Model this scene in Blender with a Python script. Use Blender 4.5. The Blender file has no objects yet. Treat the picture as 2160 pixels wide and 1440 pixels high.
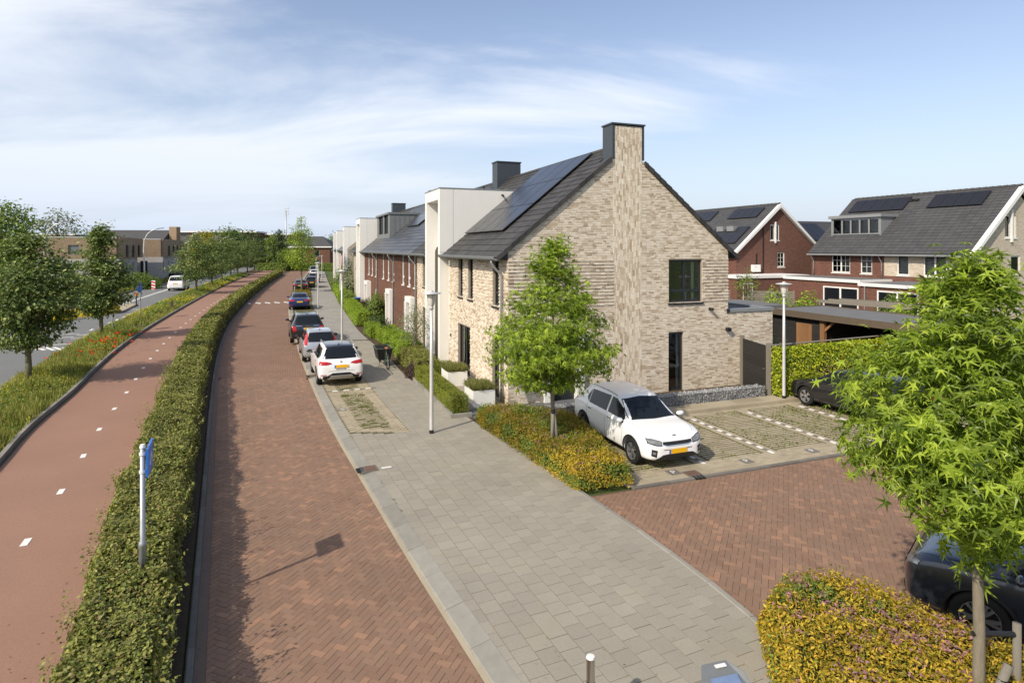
import bpy, bmesh, math, random
import numpy as np
from mathutils import Vector, Matrix
from mathutils.bvhtree import BVHTree

random.seed(7); RNG = np.random.default_rng(11)
R = math.radians
SC = bpy.context.scene
COL = SC.collection

# ------------------------------------------------------------ camera, sky, sun, exposure
cam_d = bpy.data.cameras.new('camera'); cam = bpy.data.objects.new('camera', cam_d); COL.objects.link(cam)
cam.location = (0, 0, 5.5); cam.rotation_euler = (R(90), 0, 0)
cam_d.sensor_width = 36; cam_d.lens = 36 * 1285 / 2160; cam_d.shift_y = -(720 - 523) / 2160
cam_d.clip_start = 0.2; cam_d.clip_end = 6000
SC.camera = cam

SUN_EL = R(38.5); SUN_AZ = math.atan2(-0.66, -0.75)      # direction to the sun, from +Y towards +X
SUN_STRENGTH = 3.1; SKY_STRENGTH = 0.15
world = bpy.data.worlds.new('World'); SC.world = world; world.use_nodes = True

def build_world():
    nt = world.node_tree; nt.nodes.clear()
    N = nt.nodes.new; L = nt.links.new
    out = N('ShaderNodeOutputWorld'); bg = N('ShaderNodeBackground'); bg.inputs[1].default_value = SKY_STRENGTH
    sky = N('ShaderNodeTexSky'); sky.sky_type = 'NISHITA'; sky.sun_disc = False
    sky.sun_elevation = SUN_EL; sky.sun_rotation = SUN_AZ
    sky.air_density = 1.0; sky.dust_density = 1.6; sky.ozone_density = 1.0; sky.altitude = 0
    tc = N('ShaderNodeTexCoord'); sep = N('ShaderNodeSeparateXYZ'); L(tc.outputs['Generated'], sep.inputs[0])
    # cloud layer seen on a flat deck: direction / (height + c)
    def math_(op, a, b=None, clamp=False):
        m = N('ShaderNodeMath'); m.operation = op; m.use_clamp = clamp
        for i, s in enumerate((a, b)):
            if s is None: continue
            if isinstance(s, (int, float)): m.inputs[i].default_value = s
            else: L(s, m.inputs[i])
        return m.outputs[0]
    zc = math_('ADD', math_('MAXIMUM', sep.outputs[2], 0.0), 0.16)
    px = math_('DIVIDE', sep.outputs[0], zc); py = math_('DIVIDE', sep.outputs[1], zc)
    cmb = N('ShaderNodeCombineXYZ'); L(px, cmb.inputs[0]); L(py, cmb.inputs[1])
    mp = N('ShaderNodeMapping'); mp.inputs['Rotation'].default_value = (0, 0, R(-20)); mp.inputs['Scale'].default_value = (0.5, 1.1, 1)
    mp.inputs['Location'].default_value = (8.2, 4.1, 0)
    L(cmb.outputs[0], mp.inputs[0])
    n1 = N('ShaderNodeTexNoise'); n1.inputs['Scale'].default_value = 0.85; n1.inputs['Detail'].default_value = 8; n1.inputs['Roughness'].default_value = 0.58
    n1.inputs['Distortion'].default_value = 0.5
    L(mp.outputs[0], n1.inputs['Vector'])
    n2 = N('ShaderNodeTexNoise'); n2.inputs['Scale'].default_value = 0.32; n2.inputs['Detail'].default_value = 3
    L(mp.outputs[0], n2.inputs['Vector'])
    # cirrus bank: more of it towards the west (left), thinning to the east
    bias = math_('MULTIPLY', sep.outputs[0], -0.30)
    s = math_('ADD', math_('ADD', math_('MULTIPLY', n1.outputs[0], 0.95), math_('MULTIPLY', n2.outputs[0], 0.55)), bias)
    mr = N('ShaderNodeMapRange'); mr.interpolation_type = 'SMOOTHSTEP'
    mr.inputs['From Min'].default_value = 0.66; mr.inputs['From Max'].default_value = 0.97
    mr.inputs['To Max'].default_value = 0.86
    L(s, mr.inputs['Value'])
    mix = N('ShaderNodeMixRGB'); mix.inputs[2].default_value = (4.8, 4.9, 5.1, 1)
    hs = N('ShaderNodeHueSaturation'); hs.inputs['Saturation'].default_value = 0.95; hs.inputs['Value'].default_value = 0.80
    tint = N('ShaderNodeMixRGB'); tint.blend_type = 'MULTIPLY'; tint.inputs[0].default_value = 1.0; tint.inputs[2].default_value = (1.0, 0.94, 0.96, 1)
    L(sky.outputs[0], tint.inputs[1]); L(tint.outputs[0], hs.inputs['Color'])
    L(mr.outputs[0], mix.inputs[0]); L(hs.outputs[0], mix.inputs[1])
    # pale haze low in the sky, all the way round
    hz = math_('POWER', math_('SUBTRACT', 1.0, math_('MAXIMUM', sep.outputs[2], 0.0), clamp=True), 6.0)
    mh = N('ShaderNodeMixRGB'); mh.inputs[2].default_value = (2.85, 3.3, 4.05, 1); L(math_('MULTIPLY', hz, 0.95), mh.inputs[0]); L(mix.outputs[0], mh.inputs[1])
    L(mh.outputs[0], bg.inputs[0]); L(bg.outputs[0], out.inputs[0])
build_world()

sun_d = bpy.data.lights.new('sun', 'SUN'); sun = bpy.data.objects.new('sun', sun_d); COL.objects.link(sun)
sun_d.energy = SUN_STRENGTH; sun_d.angle = R(0.6); sun_d.color = (1.0, 0.91, 0.77)
to_sun = Vector((math.sin(SUN_AZ) * math.cos(SUN_EL), math.cos(SUN_AZ) * math.cos(SUN_EL), math.sin(SUN_EL)))
sun.rotation_euler = to_sun.to_track_quat('Z', 'Y').to_euler()
vs = SC.view_settings; vs.view_transform = 'Standard'; vs.look = 'None'; vs.gamma = 1; vs.use_curve_mapping = False
vs.exposure = 0.62
SC.cycles.max_bounces = 6; SC.cycles.transparent_max_bounces = 12; SC.cycles.caustics_reflective = False; SC.cycles.caustics_refractive = False

# ------------------------------------------------------------ materials
MATS = {}
class NT:
    def __init__(s, name):
        s.m = bpy.data.materials.new(name); s.m.use_nodes = True; s.t = s.m.node_tree; s.t.nodes.clear()
        s.out = s.t.nodes.new('ShaderNodeOutputMaterial')
    def n(s, typ, **kw):
        nd = s.t.nodes.new('ShaderNode' + typ)
        for k, v in kw.items(): setattr(nd, k, v)
        return nd
    def l(s, a, b): s.t.links.new(a, b)
    def setin(s, sock, v):
        if isinstance(v, (int, float, tuple, list)):
            if isinstance(v, (tuple, list)) and len(v) == 3 and sock.type == 'RGBA': v = (*v, 1)
            sock.default_value = v
        else: s.l(v, sock)
    def math(s, op, a, b=0.0, c=None, clamp=False):
        m = s.n('Math', operation=op, use_clamp=clamp); s.setin(m.inputs[0], a); s.setin(m.inputs[1], b)
        if c is not None: s.setin(m.inputs[2], c)
        return m.outputs[0]
    def vec(s, rnd_offset=True, scale=None):
        tc = s.n('TexCoord')
        v = tc.outputs['Object']
        if rnd_offset:
            oi = s.n('ObjectInfo'); cb = s.n('CombineXYZ')
            s.l(s.math('MULTIPLY', oi.outputs['Random'], 37.0), cb.inputs[0]); s.l(s.math('MULTIPLY', oi.outputs['Random'], 91.0), cb.inputs[1])
            ad = s.n('VectorMath', operation='ADD'); s.l(v, ad.inputs[0]); s.l(cb.outputs[0], ad.inputs[1]); v = ad.outputs[0]
        if scale:
            mp = s.n('Mapping'); mp.inputs['Scale'].default_value = scale; s.l(v, mp.inputs[0]); v = mp.outputs[0]
        return v
    def noise(s, v, scale, detail=4, rough=0.55):
        nz = s.n('TexNoise'); s.l(v, nz.inputs['Vector']); nz.inputs['Scale'].default_value = scale
        nz.inputs['Detail'].default_value = detail; nz.inputs['Roughness'].default_value = rough
        return nz.outputs[0]
    def rand(s):
        oi = s.n('ObjectInfo'); g = s.n('NewGeometry')
        return s.math('FRACT', s.math('ADD', oi.outputs['Random'], g.outputs['Random Per Island']))
    def ramp(s, fac, cols, interp='LINEAR'):
        r = s.n('ValToRGB'); r.color_ramp.interpolation = interp
        el = r.color_ramp.elements
        while len(el) < len(cols): el.new(0.5)
        for i, c in enumerate(cols):
            p, c = c if len(c) == 2 else (i / max(1, len(cols) - 1), c)
            el[i].position = p; el[i].color = (*c, 1)
        s.l(fac, r.inputs[0]); return r.outputs[0]
    def mixc(s, fac, a, b, typ='MIX'):
        m = s.n('MixRGB', blend_type=typ); s.setin(m.inputs[0], fac); s.setin(m.inputs[1], a); s.setin(m.inputs[2], b); return m.outputs[0]
    def val(s, col, fac):      # scale a colour's value by a float socket
        h = s.n('HueSaturation'); s.setin(h.inputs['Color'], col); s.setin(h.inputs['Value'], fac); return h.outputs[0]
    def bump(s, h, strength=0.3, dist=0.01):
        b = s.n('Bump'); b.inputs['Strength'].default_value = strength; b.inputs['Distance'].default_value = dist; s.l(h, b.inputs['Height']); return b.outputs[0]
    def bsdf(s, col, rough=0.7, spec=0.3, metal=0.0, normal=None, coat=0.0, emis=None):
        p = s.n('BsdfPrincipled'); s.setin(p.inputs['Base Color'], col); s.setin(p.inputs['Roughness'], rough)
        p.inputs['Specular IOR Level'].default_value = spec; p.inputs['Metallic'].default_value = metal
        if normal is not None: s.l(normal, p.inputs['Normal'])
        if coat: p.inputs['Coat Weight'].default_value = coat; p.inputs['Coat Roughness'].default_value = 0.04
        return p
    def done(s, sh):
        s.l(sh.outputs[0], s.out.inputs[0]); return s.m

def M(name, col, rough=0.7, spec=0.3, var=0.0, namt=0.12, nscale=3.0, bump=0.0, bscale=60.0, metal=0.0, coat=0.0, stretch=None, fine=0.0, fscale=300.0):
    """a plain procedural surface: base colour, blotchy noise, per-piece variation, fine grain, bump"""
    if name in MATS: return MATS[name]
    s = NT(name); v = s.vec(scale=stretch); nz = s.noise(v, nscale, 6, 0.6)
    f = s.math('ADD', s.math('MULTIPLY', s.math('SUBTRACT', nz, 0.5), 3.0 * namt), 1.0)
    if var: f = s.math('MULTIPLY', f, s.math('ADD', s.math('MULTIPLY', s.math('SUBTRACT', s.rand(), 0.5), 2 * var), 1.0))
    if fine: f = s.math('MULTIPLY', f, s.math('ADD', s.math('MULTIPLY', s.math('SUBTRACT', s.noise(v, fscale, 2, 0.7), 0.5), 4 * fine), 1.0))
    c = s.val(col, f)
    nrm = s.bump(s.noise(v, bscale, 5, 0.6), bump, 0.01) if bump else None
    rr = s.math('ADD', s.math('MULTIPLY', s.math('SUBTRACT', nz, 0.5), 0.3), rough) if rough > 0.15 else rough
    MATS[name] = s.done(s.bsdf(c, rr, spec, metal, nrm, coat)); return MATS[name]

def M_pieces(name, cols, rough=0.85, blotch=0.15, bscale=1.2, grain=0.25, gscale=60, bump=0.25, patch=None):
    """bricks, slabs, tiles: each piece draws its own colour from a ramp, with grain and large blotches on top"""
    s = NT(name); g = s.n('NewGeometry'); r = s.rand(); c = s.ramp(r, cols)
    f = s.math('ADD', s.math('MULTIPLY', s.math('SUBTRACT', s.noise(g.outputs['Position'], gscale, 4, 0.65), 0.5), 2 * grain), 1.0)
    pos = g.outputs['Position']
    f2 = s.math('ADD', s.math('MULTIPLY', s.math('SUBTRACT', s.noise(pos, bscale, 4, 0.6), 0.5), 3 * blotch), 1.0)
    c = s.val(c, s.math('MULTIPLY', f, f2))
    if patch:
        k = s.n('MapRange'); k.inputs['From Min'].default_value = 0.55; k.inputs['From Max'].default_value = 0.72; k.inputs['To Max'].default_value = patch[1]
        s.l(s.noise(pos, patch[2], 5, 0.6), k.inputs['Value']); c = s.mixc(k.outputs[0], c, patch[0])
    MATS[name] = s.done(s.bsdf(c, rough, 0.25, 0, s.bump(s.noise(pos, gscale * 1.5, 4), bump, 0.006))); return MATS[name]

def M_brickwall(name, cols, mortar, bw=0.222, bh=0.062, msize=0.011, axis='xy', rough=0.9, rot=0.0):
    """a wall too far to lay brick by brick: courses from the Brick texture on wall-plane coordinates (metres)"""
    s = NT(name); tc = s.n('TexCoord'); sep = s.n('SeparateXYZ'); s.l(tc.outputs['Object'], sep.inputs[0])
    a = s.math('ADD', sep.outputs[0], sep.outputs[1]); cb = s.n('CombineXYZ')
    if axis == 'floor': s.l(sep.outputs[0], cb.inputs[0]); s.l(sep.outputs[1], cb.inputs[1])
    else: s.l(a, cb.inputs[0]); s.l(sep.outputs[2], cb.inputs[1])
    vec = cb.outputs[0]
    if rot:
        mp = s.n('Mapping'); mp.inputs['Rotation'].default_value = (0, 0, rot); s.l(vec, mp.inputs[0]); vec = mp.outputs[0]
    b = s.n('TexBrick'); s.l(vec, b.inputs['Vector']); b.inputs['Scale'].default_value = 1.0
    b.inputs['Brick Width'].default_value = bw; b.inputs['Row Height'].default_value = bh; b.inputs['Mortar Size'].default_value = msize
    b.inputs['Mortar Smooth'].default_value = 0.2; b.inputs['Bias'].default_value = 0.0
    b.inputs['Color1'].default_value = (0, 0, 0, 1); b.inputs['Color2'].default_value = (1, 1, 1, 1); b.inputs['Mortar'].default_value = (0.5, 0.5, 0.5, 1)
    c = s.ramp(b.outputs[0], cols)
    v = s.vec(False)
    c = s.val(c, s.math('ADD', s.math('MULTIPLY', s.math('SUBTRACT', s.noise(v, 0.8, 5), 0.5), 0.5), 1.0))
    c = s.mixc(b.outputs['Fac'], c, mortar)
    inv = s.math('SUBTRACT', 1.0, b.outputs['Fac'])
    MATS[name] = s.done(s.bsdf(c, rough, 0.2, 0, s.bump(inv, 0.5, 0.008))); return MATS[name]

def M_leaf(name, cols, trans=0.35, rough=0.5, spec=0.25):
    s = NT(name); r = s.rand(); c = s.ramp(r, cols)
    g = s.n('NewGeometry')
    c = s.val(c, s.math('ADD', s.math('MULTIPLY', s.math('SUBTRACT', s.noise(g.outputs['Position'], 1.3, 3), 0.5), 0.9), 1.0))
    p = s.bsdf(c, rough, spec); t = s.n('BsdfTranslucent')
    ct = s.mixc(1.0, c, (1.15, 1.25, 0.55, 1), 'MULTIPLY'); s.l(ct, t.inputs[0])
    mx = s.n('MixShader'); mx.inputs[0].default_value = trans; s.l(p.outputs[0], mx.inputs[1]); s.l(t.outputs[0], mx.inputs[2])
    s.l(mx.outputs[0], s.out.inputs[0]); MATS[name] = s.m; return s.m

def M_glass(name, tint=(0.9, 0.93, 0.95), refl=1.0):
    s = NT(name); tr = s.n('BsdfTransparent'); tr.inputs[0].default_value = (*tint, 1); gl = s.n('BsdfGlossy'); gl.inputs['Roughness'].default_value = 0.02
    fr = s.n('Fresnel'); fr.inputs[0].default_value = 1.52; k = s.math('MULTIPLY', fr.outputs[0], 1.6 * refl, clamp=True)
    mx = s.n('MixShader'); s.l(k, mx.inputs[0]); s.l(tr.outputs[0], mx.inputs[1]); s.l(gl.outputs[0], mx.inputs[2])
    s.l(mx.outputs[0], s.out.inputs[0]); MATS[name] = s.m; return s.m

# surfaces
m_darkglass = M('dark_glass', (0.012, 0.015, 0.018), 0.03, 0.8, namt=0.0)
m_carglass = M('car_glass', (0.012, 0.015, 0.018), 0.03, 0.36, namt=0.0)
m_winglass = M_glass('window_glass')
m_white = M('white_panel', (0.77, 0.755, 0.71), 0.55, 0.3, namt=0.045, nscale=1.6, stretch=(1.5, 1.5, 0.35))
m_whitep = M('white_paint', (0.76, 0.75, 0.72), 0.5, 0.3, namt=0.03)
m_anth = M('anthracite_metal', (0.045, 0.055, 0.065), 0.45, 0.4, namt=0.06)
m_antframe = M('anthracite_frame', (0.022, 0.025, 0.028), 0.42, 0.4, namt=0.05)
m_zinc = M('zinc', (0.30, 0.31, 0.31), 0.45, 0.5, namt=0.08, metal=0.35)
m_zincd = M('zinc_grey', (0.19, 0.20, 0.20), 0.5, 0.4, namt=0.06, metal=0.2)
m_galv = M('galvanised_steel', (0.40, 0.41, 0.42), 0.45, 0.5, namt=0.12, nscale=9, metal=0.6)
m_lamp_pole = M('lamp_pole_paint', (0.62, 0.61, 0.59), 0.42, 0.5, namt=0.05, metal=0.3)
m_tile = M_pieces('roof_tile', [(0.036, 0.035, 0.035), (0.05, 0.048, 0.047), (0.065, 0.062, 0.06)], 0.6, 0.1, 0.6, 0.12, 40, 0.1)
m_tile_far = M_pieces('roof_tile_far', [(0.055, 0.055, 0.057), (0.075, 0.074, 0.075), (0.09, 0.09, 0.09)], 0.7, 0.12, 0.5, 0.12, 30, 0.1)
m_solar = M('solar_cell', (0.020, 0.020, 0.024), 0.22, 0.45, namt=0.08)
m_solarf = M('solar_frame', (0.02, 0.02, 0.022), 0.35, 0.5, namt=0)
m_cream = M_pieces('cream_brick', [(0.397, 0.307, 0.211), (0.618, 0.517, 0.396), (0.738, 0.646, 0.525), (0.496, 0.393, 0.278), (0.8, 0.732, 0.613), (0.683, 0.592, 0.468), (0.772, 0.688, 0.566)], 0.9, 0.05, 0.7, 0.22, 45, 0.35)
m_mortar = M('mortar', (0.36, 0.31, 0.25), 0.95, 0.1, namt=0.1, nscale=8)
CR = [(0.30, 0.23, 0.16), (0.50, 0.42, 0.33), (0.36, 0.28, 0.2), (0.58, 0.50, 0.41), (0.45, 0.37, 0.28)]
m_cream_far = M_brickwall('cream_brick_wall', CR, (0.34, 0.29, 0.23))
m_brown = M_brickwall('red_brown_brick_wall', [(0.13, 0.055, 0.035), (0.20, 0.085, 0.055), (0.10, 0.045, 0.032), (0.23, 0.11, 0.07)], (0.12, 0.075, 0.055))
m_red = M_brickwall('dark_red_brick_wall', [(0.14, 0.05, 0.035), (0.20, 0.075, 0.05), (0.11, 0.045, 0.035), (0.22, 0.09, 0.06)], (0.15, 0.10, 0.08))
m_paleb = M_brickwall('pale_brick_wall', [(0.52, 0.45, 0.35), (0.62, 0.55, 0.45), (0.45, 0.36, 0.27), (0.66, 0.6, 0.5)], (0.45, 0.39, 0.31))
m_tan = M_brickwall('tan_brick_wall', [(0.32, 0.225, 0.14), (0.40, 0.29, 0.19), (0.26, 0.18, 0.115), (0.43, 0.32, 0.21)], (0.3, 0.22, 0.15), bw=0.25, bh=0.075)
m_whiteb = M_brickwall('white_brick_wall', [(0.5, 0.47, 0.44), (0.6, 0.57, 0.54), (0.42, 0.39, 0.36), (0.62, 0.6, 0.57)], (0.42, 0.4, 0.38), bw=0.25, bh=0.075)
m_street = M_pieces('street_brick', [(0.2072, 0.1254, 0.086), (0.2363, 0.1434, 0.097), (0.224, 0.1378, 0.097), (0.2542, 0.1568, 0.103), (0.2173, 0.1378, 0.095), (0.2464, 0.1557, 0.106), (0.3147, 0.1792, 0.114)], 0.88, 0.14, 0.45, 0.25, 70, 0.3, patch=((0.15, 0.115, 0.09), 0.45, 0.55))
m_joint = M('street_joint', (0.125, 0.09, 0.062), 0.95, 0.1, namt=0.25, nscale=12)
m_street_far = M_brickwall('street_brick_far', [(0.2079, 0.1243, 0.086), (0.2376, 0.143, 0.097), (0.2233, 0.1342, 0.093), (0.2497, 0.1485, 0.102)], (0.15, 0.095, 0.072), bw=0.21, bh=0.105, msize=0.006, axis='floor', rot=R(70))
m_cycle = M('red_asphalt', (0.29, 0.168, 0.12), 0.92, 0.2, namt=0.10, nscale=0.5, bump=0.4, bscale=160, fine=0.16, fscale=55)
m_asph = M('road_asphalt', (0.165, 0.168, 0.165), 0.9, 0.25, namt=0.1, nscale=0.4, bump=0.3, bscale=120, fine=0.08, fscale=60)
m_slab = M_pieces('concrete_slab', [(0.2751, 0.2509, 0.2049), (0.2992, 0.2734, 0.2237), (0.2856, 0.2611, 0.2143), (0.315, 0.2866, 0.2331), (0.2678, 0.2448, 0.2012)], 0.92, 0.12, 0.6, 0.42, 95, 0.5, patch=((0.36, 0.29, 0.19), 0.28, 0.9))
m_slabjoint = M('slab_joint', (0.13, 0.115, 0.075), 0.95, 0.1, namt=0.4, nscale=5)
m_kerb = M('kerb_concrete', (0.25, 0.236, 0.205), 0.9, 0.2, var=0.14, namt=0.16, nscale=5, bump=0.25, bscale=80, fine=0.08, fscale=120)
m_kerbd = M('kerb_dark', (0.17, 0.155, 0.135), 0.92, 0.2, var=0.14, namt=0.18, nscale=5, bump=0.25, bscale=80)
m_paver = M_pieces('sandy_paver', [(0.30, 0.255, 0.175), (0.35, 0.30, 0.215), (0.39, 0.335, 0.24), (0.33, 0.275, 0.19)], 0.92, 0.15, 0.8, 0.22, 80, 0.3)
m_soil = M('soil', (0.085, 0.062, 0.04), 0.97, 0.1, namt=0.25, nscale=6, bump=0.5, bscale=40)
m_gritgreen = M('mossy_grit', (0.115, 0.105, 0.05), 0.97, 0.1, namt=0.5, nscale=2.2, bump=0.4, bscale=60)
m_ground = M('ground_grass', (0.085, 0.11, 0.035), 0.97, 0.1, namt=0.35, nscale=0.5, bump=0.5, bscale=20, fine=0.15, fscale=8)
m_mark = M('road_paint', (0.72, 0.71, 0.67), 0.7, 0.3, namt=0.10, nscale=9, fine=0.05)
m_blue = M('sign_blue', (0.02, 0.16, 0.62), 0.4, 0.4, namt=0.03)
m_black = M('black_plastic', (0.016, 0.016, 0.017), 0.55, 0.4, namt=0.08)
m_rubber = M('tyre_rubber', (0.018, 0.018, 0.018), 0.85, 0.2, namt=0.1)
m_chrome = M('chrome', (0.72, 0.72, 0.73), 0.14, 0.5, metal=1.0, namt=0)
m_alloy = M('alloy_rim', (0.50, 0.50, 0.51), 0.3, 0.5, metal=0.8, namt=0.04)
m_steel = M('brushed_steel', (0.62, 0.60, 0.57), 0.24, 0.5, metal=1.0, namt=0.05)
m_headl = M('headlight_glass', (0.20, 0.21, 0.22), 0.06, 0.8, namt=0.55, nscale=11)
m_tail = M('taillight_red', (0.42, 0.012, 0.014), 0.12, 0.6, namt=0.1, nscale=12)
m_plate = M('number_plate', (0.86, 0.47, 0.012), 0.45, 0.4, namt=0.02)
m_wood = M('weathered_wood', (0.125, 0.095, 0.068), 0.9, 0.2, var=0.1, namt=0.22, nscale=3, stretch=(14, 14, 1.2), bump=0.3, bscale=12)
m_woodgrey = M('grey_wood', (0.20, 0.18, 0.15), 0.9, 0.2, var=0.1, namt=0.2, nscale=3, stretch=(14, 14, 1.5), bump=0.3, bscale=12)
m_wooddoor = M('oiled_wood', (0.26, 0.135, 0.06), 0.7, 0.3, var=0.16, namt=0.18, nscale=3, stretch=(12, 12, 1.2))
m_darkwood = M('black_stained_wood', (0.030, 0.028, 0.026), 0.8, 0.25, var=0.15, namt=0.25, nscale=3, stretch=(1.2, 1.2, 14), bump=0.3, bscale=12)
m_felt = M('roofing_felt', (0.155, 0.155, 0.155), 0.92, 0.2, namt=0.15, nscale=1.5, bump=0.2, bscale=60)
m_bark = M('bark', (0.21, 0.18, 0.135), 0.95, 0.1, namt=0.28, nscale=7, stretch=(3, 3, 0.9), bump=0.7, bscale=25)
m_barkg = M('mossy_bark', (0.16, 0.145, 0.085), 0.95, 0.1, namt=0.3, nscale=7, stretch=(3, 3, 0.9), bump=0.7, bscale=25)
m_curtain = M('curtain', (0.66, 0.63, 0.56), 0.9, 0.1, namt=0.16, nscale=3, stretch=(14, 14, 0.3))
m_lilac = M('lilac_blind', (0.34, 0.28, 0.32), 0.9, 0.1, namt=0.12, nscale=3, stretch=(1, 1, 14))
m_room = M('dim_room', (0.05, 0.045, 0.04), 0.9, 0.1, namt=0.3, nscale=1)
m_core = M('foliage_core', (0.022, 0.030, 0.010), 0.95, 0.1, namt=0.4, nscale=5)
m_yellow = M('yellow_plastic', (0.78, 0.52, 0.012), 0.5, 0.4, namt=0.06)
m_lampglass = M('lamp_glass', (0.62, 0.60, 0.54), 0.15, 0.5, namt=0.08)
m_stone = M_pieces('gabion_stone', [(0.12, 0.125, 0.13), (0.21, 0.215, 0.22), (0.30, 0.30, 0.295), (0.17, 0.175, 0.185), (0.40, 0.39, 0.37)], 0.85, 0.1, 1.0, 0.25, 40, 0.3)
m_orange = M('orange_plastic', (0.75, 0.25, 0.01), 0.5, 0.4, namt=0.05)
# leaves
l_star = M_leaf('sweetgum_leaf', [(0.1012, 0.1523, 0.0231), (0.1564, 0.224, 0.0297), (0.2208, 0.3046, 0.0363), (0.2944, 0.3853, 0.0462), (0.368, 0.4659, 0.0561), (0.4968, 0.5914, 0.0825)], 0.42, 0.42, 0.35)
l_lime = M_leaf('lime_leaf', [(0.062, 0.1043, 0.0242), (0.093, 0.1434, 0.0322), (0.1328, 0.1956, 0.0443), (0.2214, 0.2717, 0.0765), (0.4207, 0.4564, 0.1711)], 0.25, 0.45, 0.35)
l_hedge = M_leaf('hedge_leaf', [(0.1074, 0.1285, 0.0274), (0.1789, 0.2099, 0.043), (0.2505, 0.2677, 0.0626), (0.3577, 0.3534, 0.088), (0.2028, 0.15, 0.0586), (0.1431, 0.182, 0.0391)], 0.25, 0.5, 0.3)
l_box = M_leaf('box_leaf', [(0.1355, 0.1674, 0.0223), (0.2074, 0.2393, 0.0287), (0.2871, 0.3031, 0.0383), (0.1755, 0.2074, 0.0319)], 0.3, 0.5, 0.3)
l_bright = M_leaf('bright_hedge_leaf', [(0.1155, 0.198, 0.0198), (0.1898, 0.2888, 0.0264), (0.2805, 0.3795, 0.033), (0.3795, 0.4455, 0.0495)], 0.35, 0.5, 0.3)
l_spir = M_leaf('spirea_leaf', [(0.115, 0.1323, 0.0192), (0.1955, 0.1898, 0.024), (0.3105, 0.2472, 0.0288), (0.414, 0.2875, 0.036), (0.1725, 0.184, 0.024), (0.3795, 0.207, 0.036), (0.23, 0.23, 0.0288)], 0.35, 0.5, 0.25)
l_spir2 = M_leaf('spirea_leaf_gold', [(0.144, 0.168, 0.026), (0.384, 0.3, 0.0312), (0.624, 0.444, 0.0455), (0.72, 0.516, 0.065), (0.288, 0.264, 0.0312), (0.66, 0.396, 0.052), (0.504, 0.384, 0.039)], 0.35, 0.5, 0.25)
l_pink = M_leaf('spirea_flower', [(0.34, 0.16, 0.19), (0.46, 0.25, 0.29), (0.30, 0.13, 0.165)], 0.3, 0.7, 0.1)
l_ivy = M_leaf('ivy_leaf', [(0.0972, 0.1458, 0.013), (0.1944, 0.2592, 0.0162), (0.3402, 0.405, 0.0194), (0.5022, 0.5428, 0.0292), (0.6156, 0.5832, 0.0486)], 0.3, 0.45, 0.4)
l_grass = M_leaf('verge_grass_blade', [(0.1485, 0.1708, 0.0389), (0.2302, 0.2451, 0.0544), (0.3119, 0.3044, 0.0854), (0.4455, 0.3936, 0.1475), (0.1782, 0.2228, 0.0466)], 0.3, 0.6, 0.15)
l_yellow = M_leaf('yellow_petal', [(0.62, 0.50, 0.015), (0.70, 0.58, 0.03)], 0.25, 0.7, 0.1)
l_poppy = M_leaf('poppy_petal', [(0.65, 0.03, 0.01), (0.75, 0.05, 0.015)], 0.25, 0.6, 0.1)
l_purple = M_leaf('purple_leaf', [(0.042, 0.0196, 0.0252), (0.07, 0.0308, 0.0364), (0.098, 0.049, 0.049)], 0.2, 0.5, 0.3)
l_yel = M_leaf('golden_tree_leaf', [(0.242, 0.22, 0.0132), (0.374, 0.319, 0.0176), (0.462, 0.385, 0.022)], 0.3, 0.5, 0.2)
l_dark = M_leaf('dark_tree_leaf', [(0.0425, 0.0765, 0.0204), (0.0765, 0.119, 0.034), (0.119, 0.1615, 0.051)], 0.2, 0.5, 0.25)
l_mid = M_leaf('mid_green_leaf', [(0.085, 0.1445, 0.0238), (0.1445, 0.2125, 0.034), (0.204, 0.272, 0.051), (0.255, 0.3145, 0.0765)], 0.3, 0.5, 0.25)
l_grey = M_leaf('olive_leaf', [(0.182, 0.203, 0.112), (0.266, 0.28, 0.168), (0.14, 0.161, 0.084)], 0.25, 0.5, 0.25)

def paint(name, col, metal=0.0, rough=0.28):
    if name in MATS: return MATS[name]
    s = NT(name); MATS[name] = s.done(s.bsdf(col, rough, 0.5, metal, None, 0.9)); return s.m

# ------------------------------------------------------------ mesh helpers
def np_mesh(name, V, F, smooth=False):
    V = np.asarray(V, np.float32); F = np.asarray(F, np.int32)
    me = bpy.data.meshes.new(name); me.vertices.add(len(V)); me.vertices.foreach_set('co', V.ravel())
    k = F.shape[1]; me.loops.add(F.size); me.loops.foreach_set('vertex_index', F.ravel())
    me.polygons.add(len(F)); me.polygons.foreach_set('loop_start', np.arange(0, F.size, k, dtype=np.int32))
    me.update(calc_edges=True)
    if not smooth: me.shade_flat()
    return me

def link(name, me, mat=None, parent=None, loc=None, rot=None):
    o = bpy.data.objects.new(name, me); COL.objects.link(o)
    if mat is not None and not me.materials: me.materials.append(mat)
    if parent is not None: o.parent = parent
    if loc is not None: o.location = loc
    if rot is not None: o.rotation_euler = rot if isinstance(rot, tuple) else (0, 0, rot)
    return o

def tag(o, label=None, cat=None, group=None, kind=None):
    if label: o['label'] = label
    if cat: o['category'] = cat
    if group: o['group'] = group
    if kind: o['kind'] = kind
    return o

def thing(name, label, cat, loc=(0, 0, 0), rz=0.0, group=None):
    o = bpy.data.objects.new(name, None); COL.objects.link(o); o.empty_display_size = 0.1
    o.location = loc; o.rotation_euler = (0, 0, rz); return tag(o, label, cat, group)

def copy_tree(o, parent=None):
    c = o.copy(); COL.objects.link(c); c.parent = parent
    for ch in [x for x in o.children]: copy_tree(ch, c)
    return c

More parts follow.
